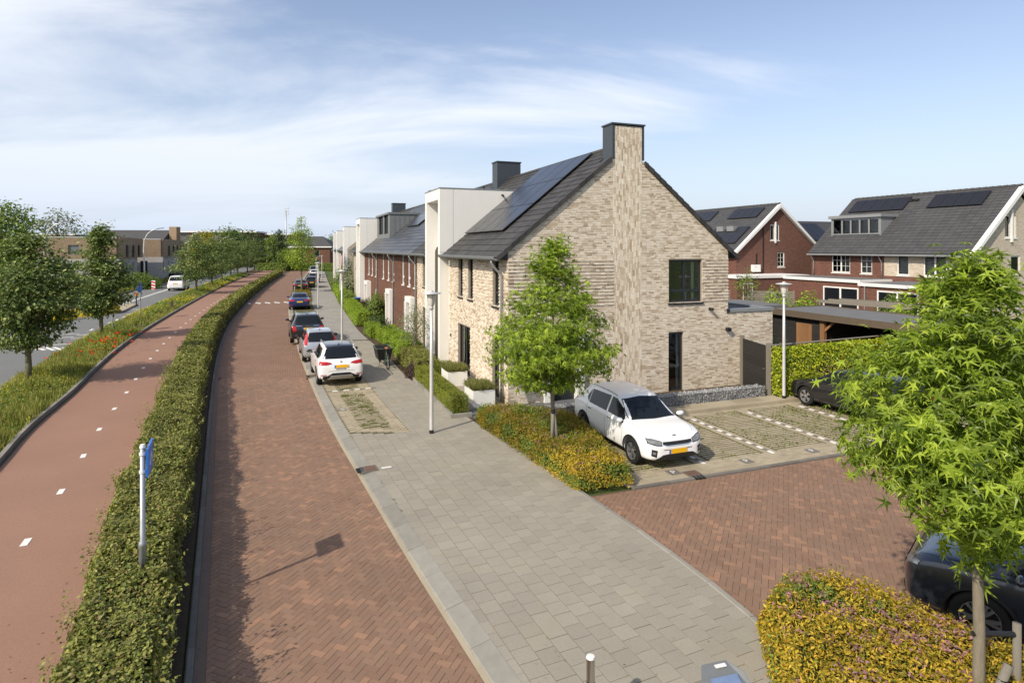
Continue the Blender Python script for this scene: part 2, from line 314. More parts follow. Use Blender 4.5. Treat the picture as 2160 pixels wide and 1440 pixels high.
class MB:
    def __init__(s, T=None): s.v = []; s.f = []; s.T = T
    def _add(s, vs, fs):
        b = len(s.v)
        s.v += [tuple(s.T @ Vector(p)) if s.T is not None else tuple(p) for p in vs]
        s.f += [tuple(b + i for i in q) for q in fs]; return s
    def box(s, x0, x1, y0, y1, z0, z1):
        return s._add([(x0, y0, z0), (x1, y0, z0), (x1, y1, z0), (x0, y1, z0), (x0, y0, z1), (x1, y0, z1), (x1, y1, z1), (x0, y1, z1)],
                      [(0, 3, 2, 1), (4, 5, 6, 7), (0, 1, 5, 4), (1, 2, 6, 5), (2, 3, 7, 6), (3, 0, 4, 7)])
    def prism(s, pts, d):            # closed polygon (list of 3-D points) pushed along d
        n = len(pts); d = Vector(d); P2 = [Vector(p) + d for p in pts]
        return s._add(list(pts) + P2, [tuple(range(n))[::-1], tuple(range(n, 2 * n))] + [(i, (i + 1) % n, n + (i + 1) % n, n + i) for i in range(n)])
    def quad(s, a, b, c, d): return s._add([a, b, c, d], [(0, 1, 2, 3)])
    def poly(s, pts): return s._add(pts, [tuple(range(len(pts)))])
    def tube(s, pts, rad, n=8, cap=True):
        pts = [Vector(p) for p in pts]; m = len(pts)
        rad = [rad] * m if isinstance(rad, (int, float)) else rad
        vs = []; up = Vector((0, 0, 1))
        prev = None
        for i, p in enumerate(pts):
            d = (pts[min(i + 1, m - 1)] - pts[max(i - 1, 0)]).normalized()
            if prev is None:
                a = d.cross(up if abs(d.z) < 0.95 else Vector((1, 0, 0))).normalized()
            else:
                a = (prev - d * prev.dot(d)).normalized()
            prev = a; b = d.cross(a)
            for k in range(n):
                t = 2 * math.pi * k / n; vs.append(p + (a * math.cos(t) + b * math.sin(t)) * rad[i])
        fs = [(i * n + k, i * n + (k + 1) % n, (i + 1) * n + (k + 1) % n, (i + 1) * n + k) for i in range(m - 1) for k in range(n)]
        if cap: fs += [tuple(range(n))[::-1], tuple(range((m - 1) * n, m * n))]
        return s._add(vs, fs)
    def lathe(s, prof, n=24, c=(0, 0, 0), axis='z'):
        vs = []
        for r, h in prof:
            for k in range(n):
                t = 2 * math.pi * k / n
                p = (r * math.cos(t), r * math.sin(t), h) if axis == 'z' else (r * math.cos(t), h, r * math.sin(t))
                vs.append((p[0] + c[0], p[1] + c[1], p[2] + c[2]))
        m = len(prof)
        fs = [(i * n + k, i * n + (k + 1) % n, (i + 1) * n + (k + 1) % n, (i + 1) * n + k) for i in range(m - 1) for k in range(n)]
        return s._add(vs, fs)
    def mesh(s, name, smooth=False, bevel=0.0):
        me = bpy.data.meshes.new(name); me.from_pydata(s.v, [], s.f)
        bm = bmesh.new(); bm.from_mesh(me)
        bmesh.ops.recalc_face_normals(bm, faces=bm.faces[:])
        if bevel: bmesh.ops.bevel(bm, geom=bm.edges[:], offset=bevel, segments=2, affect='EDGES', profile=0.6)
        bm.to_mesh(me); bm.free()
        if smooth:
            for p in me.polygons: p.use_smooth = True
        return me
    def build(s, name, mat, parent=None, smooth=False, bevel=0.0, loc=None, rot=None):
        return link(name, s.mesh(name, smooth, bevel), mat, parent, loc, rot)

def scatter(name, Vb, Fb, pos, Rm, smooth=False):
    Vb = np.asarray(Vb, float); Fb = np.asarray(Fb, int); n = len(pos); m = len(Vb)
    V = np.einsum('nij,mj->nmi', Rm, Vb) + pos[:, None, :]
    F = Fb[None] + (np.arange(n) * m)[:, None, None]
    return np_mesh(name, V.reshape(-1, 3), F.reshape(-1, Fb.shape[1]), smooth)

def frames(nrm, scale, spin=None, rng=RNG):
    """rotation matrices whose z axis is nrm, x axis random around it"""
    n = nrm / (np.linalg.norm(nrm, axis=1, keepdims=True) + 1e-9)
    ref = rng.normal(size=n.shape) if spin is None else spin
    x = ref - n * np.sum(ref * n, axis=1, keepdims=True); x /= (np.linalg.norm(x, axis=1, keepdims=True) + 1e-9)
    y = np.cross(n, x)
    return np.stack([x, y, n], axis=2) * np.asarray(scale).reshape(-1, 1, 1)

def vnoise(P, seed=0, scale=1.0):
    """smooth pseudo-noise from a few sines, -1..1"""
    r = np.random.default_rng(seed); o = 0
    for k in range(5):
        w = r.normal(size=3) * scale * (1 + k * 0.6); o = o + np.sin(P @ w + r.uniform(0, 6.28)) / (1 + k * 0.5)
    return o / 2.6

# leaf shapes: x = length, z = up
LEAF4 = ([(0, 0, 0), (0.45, 0.30, 0.06), (1, 0, -0.05), (0.45, -0.30, 0.06)], [(0, 1, 2), (0, 2, 3)])
LEAF_FOLD = ([(0, 0, 0), (0.3, 0.33, 0.10), (0.72, 0.27, 0.06), (1, 0, -0.12), (0.72, -0.27, 0.06), (0.3, -0.33, 0.10), (0.5, 0, 0)],
             [(0, 6, 1), (1, 6, 2), (2, 6, 3), (3, 6, 4), (4, 6, 5), (5, 6, 0)])
def star_leaf():
    vs = [(0.32, 0, 0.0)]; tips = [(-122, 0.62), (-60, 0.9), (0, 1.05), (60, 0.9), (122, 0.62)]
    ring = []
    for i, (a, r) in enumerate(tips):
        if i == 0: ring.append((180, 0.20))
        ring.append((a, r))
        if i < 4: ring.append(((a + tips[i + 1][0]) / 2, 0.235))
    for a, r in ring:
        t = R(a); x = 0.32 + r * 0.72 * math.cos(t); y = r * 0.72 * math.sin(t)
        vs.append((x, y, (0.05 if r < 0.3 else -0.20 * r)))
    n = len(ring); return vs, [(0, 1 + i, 1 + (i + 1) % n) for i in range(n)]
STAR = star_leaf()

def poly_inside(P, poly):
    x, y = P[:, 0], P[:, 1]; ins = np.zeros(len(P), bool); n = len(poly); j = n - 1
    for i in range(n):
        xi, yi = poly[i]; xj, yj = poly[j]
        c = ((yi > y) != (yj > y)) & (x < (xj - xi) * (y - yi) / (yj - yi + 1e-12) + xi); ins ^= c; j = i
    return ins

CAMP = np.array([0, 0, 5.5])
def in_frame(P, margin=0.0):
    d = P - CAMP; Y = np.maximum(d[:, 1], 0.01); x = d[:, 0] / Y * 1285 + 1080; y = -d[:, 2] / Y * 1285 + 523
    return (d[:, 1] > 0.5) & (x > -margin) & (x < 2160 + margin) & (y > -margin) & (y < 1440 + margin)

def pieces(parent, name, Vb, Fb, pos, Rm, mat, stuff_name, limit=300, visible=None, bases=None):
    """lay alike pieces: the `limit` nearest ones in view as objects sharing one mesh, the rest joined as one part"""
    wpos = pos
    if parent is not None:
        Mw = np.array(parent.matrix_basis if parent.parent is None else parent.parent.matrix_basis @ parent.matrix_basis)
        wpos = pos @ Mw[:3, :3].T + Mw[:3, 3]
    d = np.linalg.norm(wpos - CAMP, axis=1); ok = in_frame(wpos)
    if visible is not None: ok &= visible
    order = np.argsort(np.where(ok, d, 1e9)); sel = order[:min(limit, int(ok.sum()))]
    rest = np.setdiff1d(np.arange(len(pos)), sel)
    me = np_mesh(name, Vb, Fb); me.materials.append(mat)
    for i in sel:
        o = bpy.data.objects.new(name, me); COL.objects.link(o)
        if parent is not None: o.parent = parent
        m4 = np.eye(4); m4[:3, :3] = Rm[i]; m4[:3, 3] = pos[i]; o.matrix_basis = Matrix(m4.tolist())
    if len(rest):
        o = link(stuff_name, scatter(stuff_name, Vb, Fb, pos[rest], Rm[rest]), mat, parent); tag(o, kind='stuff')

BOX5 = (np.array([(-.5, -.5, -1), (.5, -.5, -1), (.5, .5, -1), (-.5, .5, -1), (-.5, -.5, 0), (.5, -.5, 0), (.5, .5, 0), (-.5, .5, 0)], float),
        np.array([(4, 5, 6, 7), (0, 1, 5, 4), (1, 2, 6, 5), (2, 3, 7, 6), (3, 0, 4, 7)]))
def flat_pose(n, ang, sx, sy, sz, tilt=0.0, rng=RNG):
    ang = np.broadcast_to(np.asarray(ang, float), (n,)); c, s_ = np.cos(ang), np.sin(ang); Z = np.zeros(n)
    Rm = np.stack([np.stack([c, -s_, Z], 1), np.stack([s_, c, Z], 1), np.stack([rng.normal(0, tilt, n), rng.normal(0, tilt, n), Z + 1], 1)], 1)
    return Rm * np.stack([np.broadcast_to(sx, n), np.broadcast_to(sy, n), np.broadcast_to(sz, n)], 1)[:, None, :]

def curveX(pts):
    ys = np.array([p[1] for p in pts]); xs = np.array([p[0] for p in pts])
    return lambda Y: np.interp(Y, ys, xs)
# ------------------------------------------------------------ the ground and the roads
def smoothX(pts):
    ys = np.array([p[1] for p in pts], float); xs = np.array([p[0] for p in pts], float); m = np.gradient(xs, ys)
    def f(Y):
        Y = np.asarray(Y, float); i = np.clip(np.searchsorted(ys, Y) - 1, 0, len(ys) - 2); h = ys[i + 1] - ys[i]; t = np.clip((Y - ys[i]) / h, 0, 1)
        return ((2 * t**3 - 3 * t**2 + 1) * xs[i] + (t**3 - 2 * t**2 + t) * h * m[i] + (-2 * t**3 + 3 * t**2) * xs[i + 1] + (t**3 - t**2) * h * m[i + 1])
    return f
SL = smoothX([(2.4, -6), (-4.08, 7.71), (-7.2, 14.3), (-10.36, 20.97), (-13.43, 27.6), (-19.49, 41.8), (-25.9, 59.4), (-31.5, 76), (-41, 106), (-50, 136), (-60, 170)])
SR = smoothX([(6.4, -6), (-0.33, 7.71), (-1.79, 10.68), (-3.60, 14.5), (-4.85, 17.15), (-8.99, 26.67), (-14.35, 39.9), (-17.9, 48.9), (-22.1, 60.4), (-36.4, 105.5), (-46.4, 138), (-56, 170)])
CL = smoothX([(-2.9, -6), (-9.45, 7.71), (-13.05, 15.53), (-14.16, 17.6), (-16.55, 22.9), (-19.84, 29.8), (-24.5, 40.85), (-27.0, 47.4), (-31.8, 60.4), (-38.6, 79.4), (-51.5, 118), (-64, 160)])
CRt = lambda Y: SL(Y) - np.interp(Y, [0, 30, 80, 160], [1.75, 1.75, 1.5, 1.3])      # cycle path, edge at the hedge
RR = smoothX([(-5.2, -6), (-12.0, 7.71), (-19.67, 23.4), (-21.4, 27), (-23.6, 31.84), (-25.8, 36.8), (-30.2, 48.0), (-36.9, 66), (-46.6, 94), (-60, 136), (-74, 180)])
RL = lambda Y: RR(Y) - 7.3
SWR = smoothX([(3.9, 3), (3.75, 7.71), (3.5, 8.9), (2.72, 11), (1.44, 13.67), (-1.0, 18.5), (-1.5, 19.5), (-4.33, 25.5), (-6.7, 31.8), (-9.3, 38), (-13.2, 48.9), (-20.6, 70.8), (-26.3, 88), (-43.4, 141)])
PSR = lambda Y: SR(Y) + 2.25
TH0 = math.atan(0.455)                                                                # heading of the near street, left of +Y

def yrange(a, b, da=0.6, grow=1.03):
    out = [a]; d = da
    while out[-1] + d < b: out.append(out[-1] + d); d *= grow
    return np.array(out + [b])
def strip(name, fl, fr, z, a, b, mat, kind='structure', parent=None, zr=None):
    Y = yrange(a, b); z0 = np.full(len(Y), float(z)); z1 = z0 if zr is None else np.full(len(Y), float(zr))
    V = np.concatenate([np.stack([fl(Y), Y, z0], 1), np.stack([fr(Y), Y, z1], 1)]); n = len(Y); i = np.arange(n - 1)
    o = link(name, np_mesh(name, V, np.stack([i, n + i, n + i + 1, i + 1], 1)), mat, parent)
    return tag(o, kind=kind) if kind else o
def sheet(name, poly, z, mat, kind='structure', parent=None):
    o = MB().poly([(x, y, z) for x, y in poly]).build(name, mat, parent); return tag(o, kind=kind) if kind else o

g = sheet('ground', [(-3000, -400), (3000, -400), (3000, 5000), (-3000, 5000)], -0.05, m_ground)
road = strip('main_road', RL, RR, 0.0, -6, 180, m_asph)
cyc = strip('cycle_path', CL, CRt, 0.01, -6, 165, m_cycle)
stb = strip('street', SL, SR, -0.008, -6, 26.0, m_joint)
stf = strip('street_far', SL, SR, 0.0, 25.5, 150, m_street_far)
bed = strip('hedge_bed', CRt, lambda Y: SL(Y) - 0.10, 0.03, -6, 140, m_soil)
ver = strip('verge_soil', lambda Y: RR(Y) + 0.10, lambda Y: CL(Y) - 0.14, 0.07, -6, 150, m_soil)
swb = strip('sidewalk', lambda Y: SR(Y) + 0.40, SWR, 0.072, 2.0, 36.0, m_slabjoint)
m_slabfar = M_brickwall('slab_far', [(0.27, 0.255, 0.23), (0.31, 0.295, 0.265), (0.285, 0.27, 0.245)], (0.16, 0.145, 0.11), bw=0.3, bh=0.3, msize=0.008, axis='floor', rot=-R(22))
swf = strip('sidewalk_far', PSR, SWR, 0.08, 36.0, 141, m_slabfar)
psb = strip('parking_strip', lambda Y: SR(Y) + 0.42, PSR, 0.076, 17.90, 138, m_gritgreen)

# painted marks on the cycle path and the road
def heading(f, Y): return math.atan2(-(float(f(Y + 0.5)) - float(f(Y - 0.5))), 1.0)     # left of +Y
mb = MB().box(-0.06, 0.06, -0.16, 0.16, -0.003, 0.003); mk_dash = mb.mesh('lane_mark'); mk_dash.materials.append(m_mark)
Yd = 4.3
while Yd < 75:
    xm = 0.5 * (float(CL(Yd)) + float(CRt(Yd))) + 0.25
    o = link('lane_mark', mk_dash, None, cyc, (xm, Yd, 0.014), heading(CL, Yd)); Yd += 2.36
for nm, off, a, b in (('centre_line', -3.45, 56, 150), ('centre_line', -3.75, 56, 150)):
    strip(nm, lambda Y, off=off: RR(Y) + off, lambda Y, off=off: RR(Y) + off + 0.14, 0.005, a, b, m_mark, None, road)
def road_mark(x, y, l, w, ang, nm='road_mark'):
    o = MB().box(-w / 2, w / 2, -l / 2, l / 2, 0, 0.004).build(nm, m_mark, road, loc=(x, y, 0.002), rot=ang); return o
for k in range(9):                      # give-way hatching near the first tree
    road_mark(-26.4 + k * 0.55, 33.4 - k * 0.05, 1.7, 0.18, R(24 + 28))
road_mark(-25.0, 35.1, 6.2, 0.14, R(-66))
for k in range(8): road_mark(-33.6 + 0.52 * k, 56.6 + 0.35 * k, 1.5, 0.16, R(24 + 28))
for k in range(5): road_mark(-28.3 - 0.55 * k * 1.2, 41 + 1.9 * k, 0.9, 0.14, R(24))
for k in range(4): road_mark(-24.2 - 1.1 * k, 36.7 + 0.25 * k, 0.9, 0.12, R(-62)); road_mark(-24.9 - 1.1 * k, 38.2 + 0.25 * k, 0.9, 0.12, R(-62))
for k in range(5): road_mark(-31.2 - 0.9 * k, 53.0 + 0.6 * k, 0.8, 0.12, R(-62))

# kerbs, one stone after another
def kerb_run(parent, name, f, off, w, a, b, z0, z1, mat, slope=0.0, length=1.0):
    me = None; Y = a; i = 0
    while Y < b:
        h = heading(f, Y + length / 2); c, s_ = math.cos(h), math.sin(h)
        if me is None:
            mb = MB(); n = [(-w / 2, z0), (w / 2, z0), (w / 2, z1), (-w / 2 + 0.02, z1 - slope), (-w / 2, z1 - slope - 0.02)]
            mb.prism([(x, -length / 2 + 0.004, z) for x, z in n], (0, length - 0.008, 0)); me = mb.mesh(name); me.materials.append(mat)
        x = float(f(Y + length * c / 2)) + off
        link(name, me, None, parent, (x, Y + length * c / 2, random.uniform(-0.002, 0.002)), h); Y += length * c; i += 1
kerb_run(stb, 'kerb_stone', SR, 0.23, 0.30, 3.0, 60, -0.03, 0.085, m_kerb, slope=0.05)
strip('gutter_band', lambda Y: SR(Y) - 0.02, lambda Y: SR(Y) + 0.075, 0.006, 2, 140, m_paver, None, stb)
strip('kerb_far', lambda Y: SR(Y) + 0.07, lambda Y: SR(Y) + 0.42, 0.07, 60, 140, m_kerb, None, stb)
kerb_run(stb, 'hedge_kerb_stone', SL, -0.02, 0.10, 2.0, 60, -0.05, 0.045, m_kerbd)
strip('hedge_kerb_far', lambda Y: SL(Y) - 0.10, lambda Y: SL(Y) + 0.03, 0.03, 60, 140, m_kerbd, None, stb)
strip('gutter_course', lambda Y: SL(Y) + 0.035, lambda Y: SL(Y) + 0.195, 0.002, 2, 140, M('gutter_brick', (0.17, 0.125, 0.10), 0.9, 0.2, namt=0.15, nscale=4), None, stb)
kerb_run(cyc, 'path_kerb_stone', CL, -0.06, 0.13, 3.0, 75, -0.03, 0.16, m_kerb)
strip('path_kerb_far', lambda Y: CL(Y) - 0.13, CL, 0.15, 75, 150, m_kerb, None, cyc)
strip('path_edge_grit', lambda Y: CL(Y) + 0.005, lambda Y: CL(Y) + 0.10, 0.014, 3, 80, m_slabjoint, None, cyc)
kerb_run(road, 'road_kerb_stone', RR, 0.05, 0.12, 8.0, 70, -0.03, 0.10, m_kerb)
kerb_run(road, 'road_kerb_stone', RL, -0.05, 0.14, 58, 110, -0.03, 0.12, m_kerbd)

# street paving: herringbone of concrete bricks as far as single bricks can be told apart
def herringbone(org, ang, poly, bl=0.211, gap=0.006):
    W = bl / 2; P = np.array(poly); c = P.mean(0); rad = np.max(np.linalg.norm(P - c, axis=1)); n = int(rad / W) + 4
    i, j = np.meshgrid(np.arange(-n, n), np.arange(-n // 2, n // 2), indexing='ij'); ox = (i + 2 * j).ravel(); oy = (i - 2 * j).ravel()
    cen = np.concatenate([np.stack([ox + 1, oy + 0.5], 1), np.stack([ox + 0.5, oy + 2], 1)]) * W; k = len(ox)
    loc_ang = np.concatenate([np.zeros(k), np.full(k, math.pi / 2)])
    ca, sa = math.cos(ang), math.sin(ang); xy = cen @ np.array([[ca, sa], [-sa, ca]]) + c
    m = poly_inside(xy, poly); xy = xy[m]; la = loc_ang[m] + ang; n = len(xy)
    pos = np.concatenate([xy, RNG.normal(0, 0.0012, (n, 1))], 1)
    return pos, flat_pose(n, la, bl - gap, W - gap, 0.03, 0.006)
def clip_pieces(parent, name, centers, angs, sx, sy, z, lines, mat):
    """pieces cut along the edges of the paving: squares clipped by straight lines (point, inward normal), joined into one part"""
    V, F = [], []
    for (cx, cy), a in zip(centers, angs):
        c, s_ = math.cos(a), math.sin(a); P = [np.array((cx + c * x - s_ * y, cy + s_ * x + c * y)) for x, y in ((-sx / 2, -sy / 2), (sx / 2, -sy / 2), (sx / 2, sy / 2), (-sx / 2, sy / 2))]
        cut = False
        for p0, n in lines(cx, cy):
            d = [float((q - p0) @ n) for q in P]
            if min(d) < 0: cut = True
            out = []
            for i in range(len(P)):
                j = (i + 1) % len(P)
                if d[i] >= 0: out.append(P[i])
                if (d[i] >= 0) != (d[j] >= 0): out.append(P[i] + (P[j] - P[i]) * (d[i] / (d[i] - d[j])))
            P = out
            if len(P) < 3: break
        if len(P) >= 3:
            b = len(V); n = len(P); V += [(q[0], q[1], z) for q in P] + [(q[0], q[1], z - 0.03) for q in P]; F.append(tuple(range(b, b + n))); F += [(b + i, b + n + i, b + n + (i + 1) % n, b + (i + 1) % n) for i in range(n)]
    me = bpy.data.meshes.new(name); me.from_pydata(V, [], F); me.update(); tag(link(name, me, mat, parent), kind='stuff')
def edge_lines(*edges):
    """edges: (function X(Y), side) with side +1 when the paving lies to the right"""
    def f(cx, cy):
        out = []
        for fn, sd in edges:
            k = (float(fn(cy + 0.2)) - float(fn(cy - 0.2))) / 0.4; n = np.array((1.0, -k)) * sd; out.append((np.array((float(fn(cy)), cy)), n / np.linalg.norm(n)))
        return out
    return f
def all_in(xy, lines, half):
    return np.array([all(float((p - p0) @ n) > half for p0, n in lines(p[0], p[1])) for p in xy])
def near_in(xy, lines, half):
    return np.array([all(float((p - p0) @ n) > -half for p0, n in lines(p[0], p[1])) for p in xy])
def band_poly(fl, fr, a, b, step=1.0):
    Y = np.arange(a, b + 0.01, step); return [(float(fl(y)), float(y)) for y in Y] + [(float(fr(y)), float(y)) for y in Y[::-1]]
pos, Rm = herringbone(None, TH0 + R(45), band_poly(lambda y: SL(y) + 0.05, lambda y: SR(y) + 0.15, 6.8, 25.8))
el = edge_lines((lambda y: SL(y) + 0.20, 1), (lambda y: SR(y) - 0.02, -1)); ins = all_in(pos[:, :2], el, 0.105); nr = near_in(pos[:, :2], el, 0.105) & ~ins
clip_pieces(stb, 'cut_paving_bricks', pos[nr, :2], np.arctan2(Rm[nr, 1, 0], Rm[nr, 0, 0]), 0.205, 0.0995, 0.0, el, m_street)
pos = pos[ins]; Rm = Rm[ins]
pieces(stb, 'paving_brick', *BOX5, pos, Rm, m_street, 'paving_bricks_further_on')

# sidewalk slabs in half bond, lines running along the street
def slabs(poly, ang, s=0.30, gap=0.009, org=(0, 0)):
    P = np.array(poly); c = P.mean(0); rad = np.max(np.linalg.norm(P - c, axis=1)); n = int(rad / s) + 3
    i, j = np.meshgrid(np.arange(-n, n), np.arange(-n, n), indexing='ij'); i = i.ravel(); j = j.ravel()
    cen = np.stack([i, j + 0.5 * (i % 2)], 1) * s; ca, sa = math.cos(ang), math.sin(ang)
    xy = cen @ np.array([[ca, sa], [-sa, ca]]) + c; m = poly_inside(xy, poly); xy = xy[m]; n = len(xy)
    return np.concatenate([xy, 0.08 + RNG.normal(0, 0.0012, (n, 1))], 1), flat_pose(n, ang, s - gap, s - gap, 0.03, 0.004)
pl = [(float(SR(y)) + 0.45, y) for y in np.arange(4.5, 17.7, 0.6)] + [(float(PSR(y)) + 0.1, y) for y in np.arange(17.8, 35.8, 0.8)] + \
     [(float(SWR(y)) - 0.05, y) for y in np.arange(35.8, 4.4, -0.8)]
pl = [(float(SR(y)) + 0.15, y) for y in np.arange(4.5, 17.9, 0.6)] + [(float(PSR(y)) - 0.15, y) for y in np.arange(17.95, 35.8, 0.8)] + [(float(SWR(y)) + 0.22, y) for y in np.arange(35.8, 4.4, -0.8)]
pos, Rm = slabs(pl, TH0)
el = edge_lines((lambda y: (SR(y) + 0.395) if y < 17.92 else PSR(y) + 0.01, 1), (lambda y: SWR(y) - 0.022, -1)); ins = all_in(pos[:, :2], el, 0.21); nr = near_in(pos[:, :2], el, 0.21) & ~ins
clip_pieces(swb, 'cut_slabs', pos[nr, :2], np.full(int(nr.sum()), TH0), 0.294, 0.294, 0.08, el, m_slab)
pos = pos[ins]; Rm = Rm[ins]
pieces(swb, 'paving_slab', *BOX5, pos, Rm, m_slab, 'paving_slabs_further_on')
# flush edging along the planting and the side road
kerb_run(swb, 'edge_kerb', SWR, 0.03, 0.10, 4.0, 19.2, -0.02, 0.088, m_kerb)

# parking bays beside the street: sandy border, grass pavers between, white bricks at the ends
def bay(Y0, Y1):
    h = heading(SR, (Y0 + Y1) / 2); ch, sh = math.cos(h), math.sin(h)
    u = lambda Y, a: (float(SR(Y)) + 0.42 + a / ch * 1.0, Y)
    pos = []; ang = []
    n = int((Y1 - Y0) / 0.105 / ch)
    for k in range(n):
        Y = Y0 + (k + 0.5) * (Y1 - Y0) / n
        for a in (0.11, 0.32): pos.append((*u(Y, a * ch + (0.05 if k % 2 else 0)), 0.084)); ang.append(h)
        for a in (1.46, 1.67): pos.append((*u(Y, a * ch + (0.05 if k % 2 else 0)), 0.084)); ang.append(h)
        if k < 3 or k > n - 4:
            for q in range(5): pos.append((*u(Y, (0.53 + 0.21 * q) * ch), 0.084)); ang.append(h)
    return np.array(pos), np.array(ang)
bp, ba = [], []
for y0, y1 in ((17.95, 22.9), (22.95, 28.3), (28.35, 33.5), (33.6, 38.6)):
    p, a = bay(y0, y1); bp.append(p); ba.append(a)
bp = np.concatenate(bp); ba = np.concatenate(ba)
pieces(psb, 'border_paver', *BOX5, bp, flat_pose(len(bp), ba, 0.206, 0.10, 0.03, 0.006), m_paver, 'border_pavers_further_on')
gp, ga = [], []
for y0, y1 in ((18.15, 22.75), (23.1, 28.1), (28.5, 33.3), (33.8, 38.4), (46, 51)):
    Y = y0
    while Y < y1:
        h = heading(SR, Y)
        for a in (0.62, 0.93, 1.24):
            gp.append((float(SR(Y)) + 0.42 + a + random.uniform(-0.03, 0.03), Y + random.uniform(-0.01, 0.01), 0.078 + random.uniform(-0.004, 0.005))); ga.append(h)
        Y += 0.122
gp = np.array(gp); ga = np.array(ga)
pieces(psb, 'grass_paver', *BOX5, gp, flat_pose(len(gp), ga, 0.29, 0.075, 0.03, 0.01), m_paver, 'grass_pavers_further_on', 200)
wm = MB().box(-0.105, 0.105, -0.05, 0.05, -0.02, 0.002).mesh('white_paver'); wm.materials.append(m_mark)
dm = MB().box(-0.105, 0.105, -0.05, 0.05, -0.02, 0.001).mesh('dark_paver'); dm.materials.append(m_kerbd)
for Y in (22.92, 28.32, 33.55):
    h = heading(SR, Y)
    for k in range(9):
        a = 0.11 + 0.205 * k
        link('white_paver' if k % 2 else 'dark_paver', wm if k % 2 else dm, None, psb, (float(SR(Y)) + 0.42 + a * math.cos(h), Y + a * math.sin(h), 0.092), h)

def text_mesh(name, body, size, mat, extrude=0.0):
    c = bpy.data.curves.new(name, 'FONT'); c.body = body; c.size = size; c.align_x = 'CENTER'; c.align_y = 'CENTER'; c.extrude = extrude
    t = bpy.data.objects.new(name, c); COL.objects.link(t); dg = bpy.context.evaluated_depsgraph_get()
    me = bpy.data.meshes.new_from_object(t.evaluated_get(dg)); bpy.data.objects.remove(t); me.name = name; me.materials.clear(); me.materials.append(mat); return me
p_mesh = text_mesh('letter', 'P', 0.27, m_mark)
pt_mesh = MB().box(-0.15, 0.15, -0.15, 0.15, -0.03, 0.004).mesh('parking_tile'); pt_mesh.materials.append(m_kerbd)
def p_tile(parent, x, y, z, rz, ext=0):
    o = link('parking_tile', pt_mesh, None, parent, (x, y, z), rz); link('letter', p_mesh, None, o, (0, 0, 0.006), ext)
for Y in (20.4, 25.3, 26.6, 30.4): p_tile(psb, float(SR(Y)) + 0.60, Y, 0.090, heading(SR, Y), R(-90))
# the white strip slab in the sidewalk and the two gullies
o = link('white_strip_slab', MB().box(-0.15, 0.15, -0.15, 0.15, -0.03, 0.003).mesh('white_strip_slab'), m_slab, swb, (-3.1, 15.05, 0.084), TH0)
MB().box(-0.12, 0.12, -0.04, 0.04, 0, 0.003).build('strip', m_mark, o, loc=(0, 0, 0.004))

# ---------------- the car park and the side road lie in the frame of the corner house
HA = R(20.8); HO = Vector((-0.14, 20.97, 0)); HU = np.array([math.cos(HA), math.sin(HA)]); HV = np.array([-math.sin(HA), math.cos(HA)])
def H2W(x, y): p = np.array([HO.x, HO.y]) + x * HU + y * HV; return float(p[0]), float(p[1])
def Hpoly(L): return [H2W(x, y) for x, y in L]
side_poly = [(float(SWR(y)) + 0.10, y) for y in np.arange(3.0, 13.4, 0.4)] + Hpoly([(-1.3, -7.62), (0.5, -7.60), (17, -7.6), (40, -7.6), (40, -13.5), (4.5, -13.5), (3.0, -14.0)]) + [(6.5, 3.0)]
srd = sheet('side_road', side_poly, -0.008, m_joint)
near_side = [(float(SWR(y)) + 0.10, y) for y in np.arange(6.0, 13.4, 0.4)] + Hpoly([(-1.3, -7.5), (0.5, -7.5), (9.5, -7.5), (9.5, -13.0), (4.0, -13.3)]) + [(6.0, 6.0)]
pos, Rm = herringbone(None, HA + R(45), [(x - 0.12 if x < 3.9 else x, y) for x, y in near_side])
kf = lambda x, y: [*edge_lines((lambda q: SWR(q) + 0.085, 1))(x, y), (np.array(H2W(0, -7.69)), -HV)]
ins = all_in(pos[:, :2], kf, 0.105); nr = near_in(pos[:, :2], kf, 0.105) & ~ins
clip_pieces(srd, 'cut_paving_bricks', pos[nr, :2], np.arctan2(Rm[nr, 1, 0], Rm[nr, 0, 0]), 0.205, 0.0995, 0.0, kf, m_street); pos = pos[ins]; Rm = Rm[ins]
pieces(srd, 'paving_brick', *BOX5, pos, Rm, m_street, 'paving_bricks_further_on')
cpk = sheet('car_park', Hpoly([(0.15, -7.58), (22, -7.58), (22, -2.95), (0.15, -2.95)]), 0.012, m_gritgreen)
bars, barsa, sol, sola = [], [], [], []
for b in range(6):
    x0 = 0.50 + 2.25 * b
    Y = -6.75
    while Y < -3.15:
        for q in range(4):
            bars.append((*H2W(x0 + 0.50 + 0.42 * q + random.uniform(-0.01, 0.01), Y), 0.022 + random.uniform(-0.003, 0.004))); barsa.append(HA)
        Y += 0.138
    y = -7.0
    while y < -3.0:
        for xx in (x0 + 0.105, x0 - 0.105): sol.append((*H2W(xx + 0.0, y), 0.026)); sola.append(HA)
        y += 0.105
y = -7.50
while y < -6.85:
    x = 0.25
    while x < 14:
        sol.append((*H2W(x, y), 0.026)); sola.append(HA); x += 0.213
    y += 0.106
y = -3.1
while y < -2.93:
    x = 0.25
    while x < 14: sol.append((*H2W(x, y), 0.026)); sola.append(HA); x += 0.213
    y += 0.106
bars = np.array(bars); sol = np.array(sol)
pieces(cpk, 'grass_paver', *BOX5, bars, flat_pose(len(bars), HA, 0.40, 0.082, 0.03, 0.008), m_paver, 'grass_pavers_further_on')
pieces(cpk, 'border_paver', *BOX5, sol, flat_pose(len(sol), HA, 0.207, 0.10, 0.03, 0.006), m_paver, 'border_pavers_further_on')
for b in range(1, 6):
    for k in range(17):
        x, y = H2W(0.50 + 2.25 * b, -3.57 - 0.2035 * k)
        link('white_paver' if k % 2 == 0 else 'dark_paver', wm if k % 2 == 0 else dm, None, cpk, (x, y, 0.033), HA + R(90))
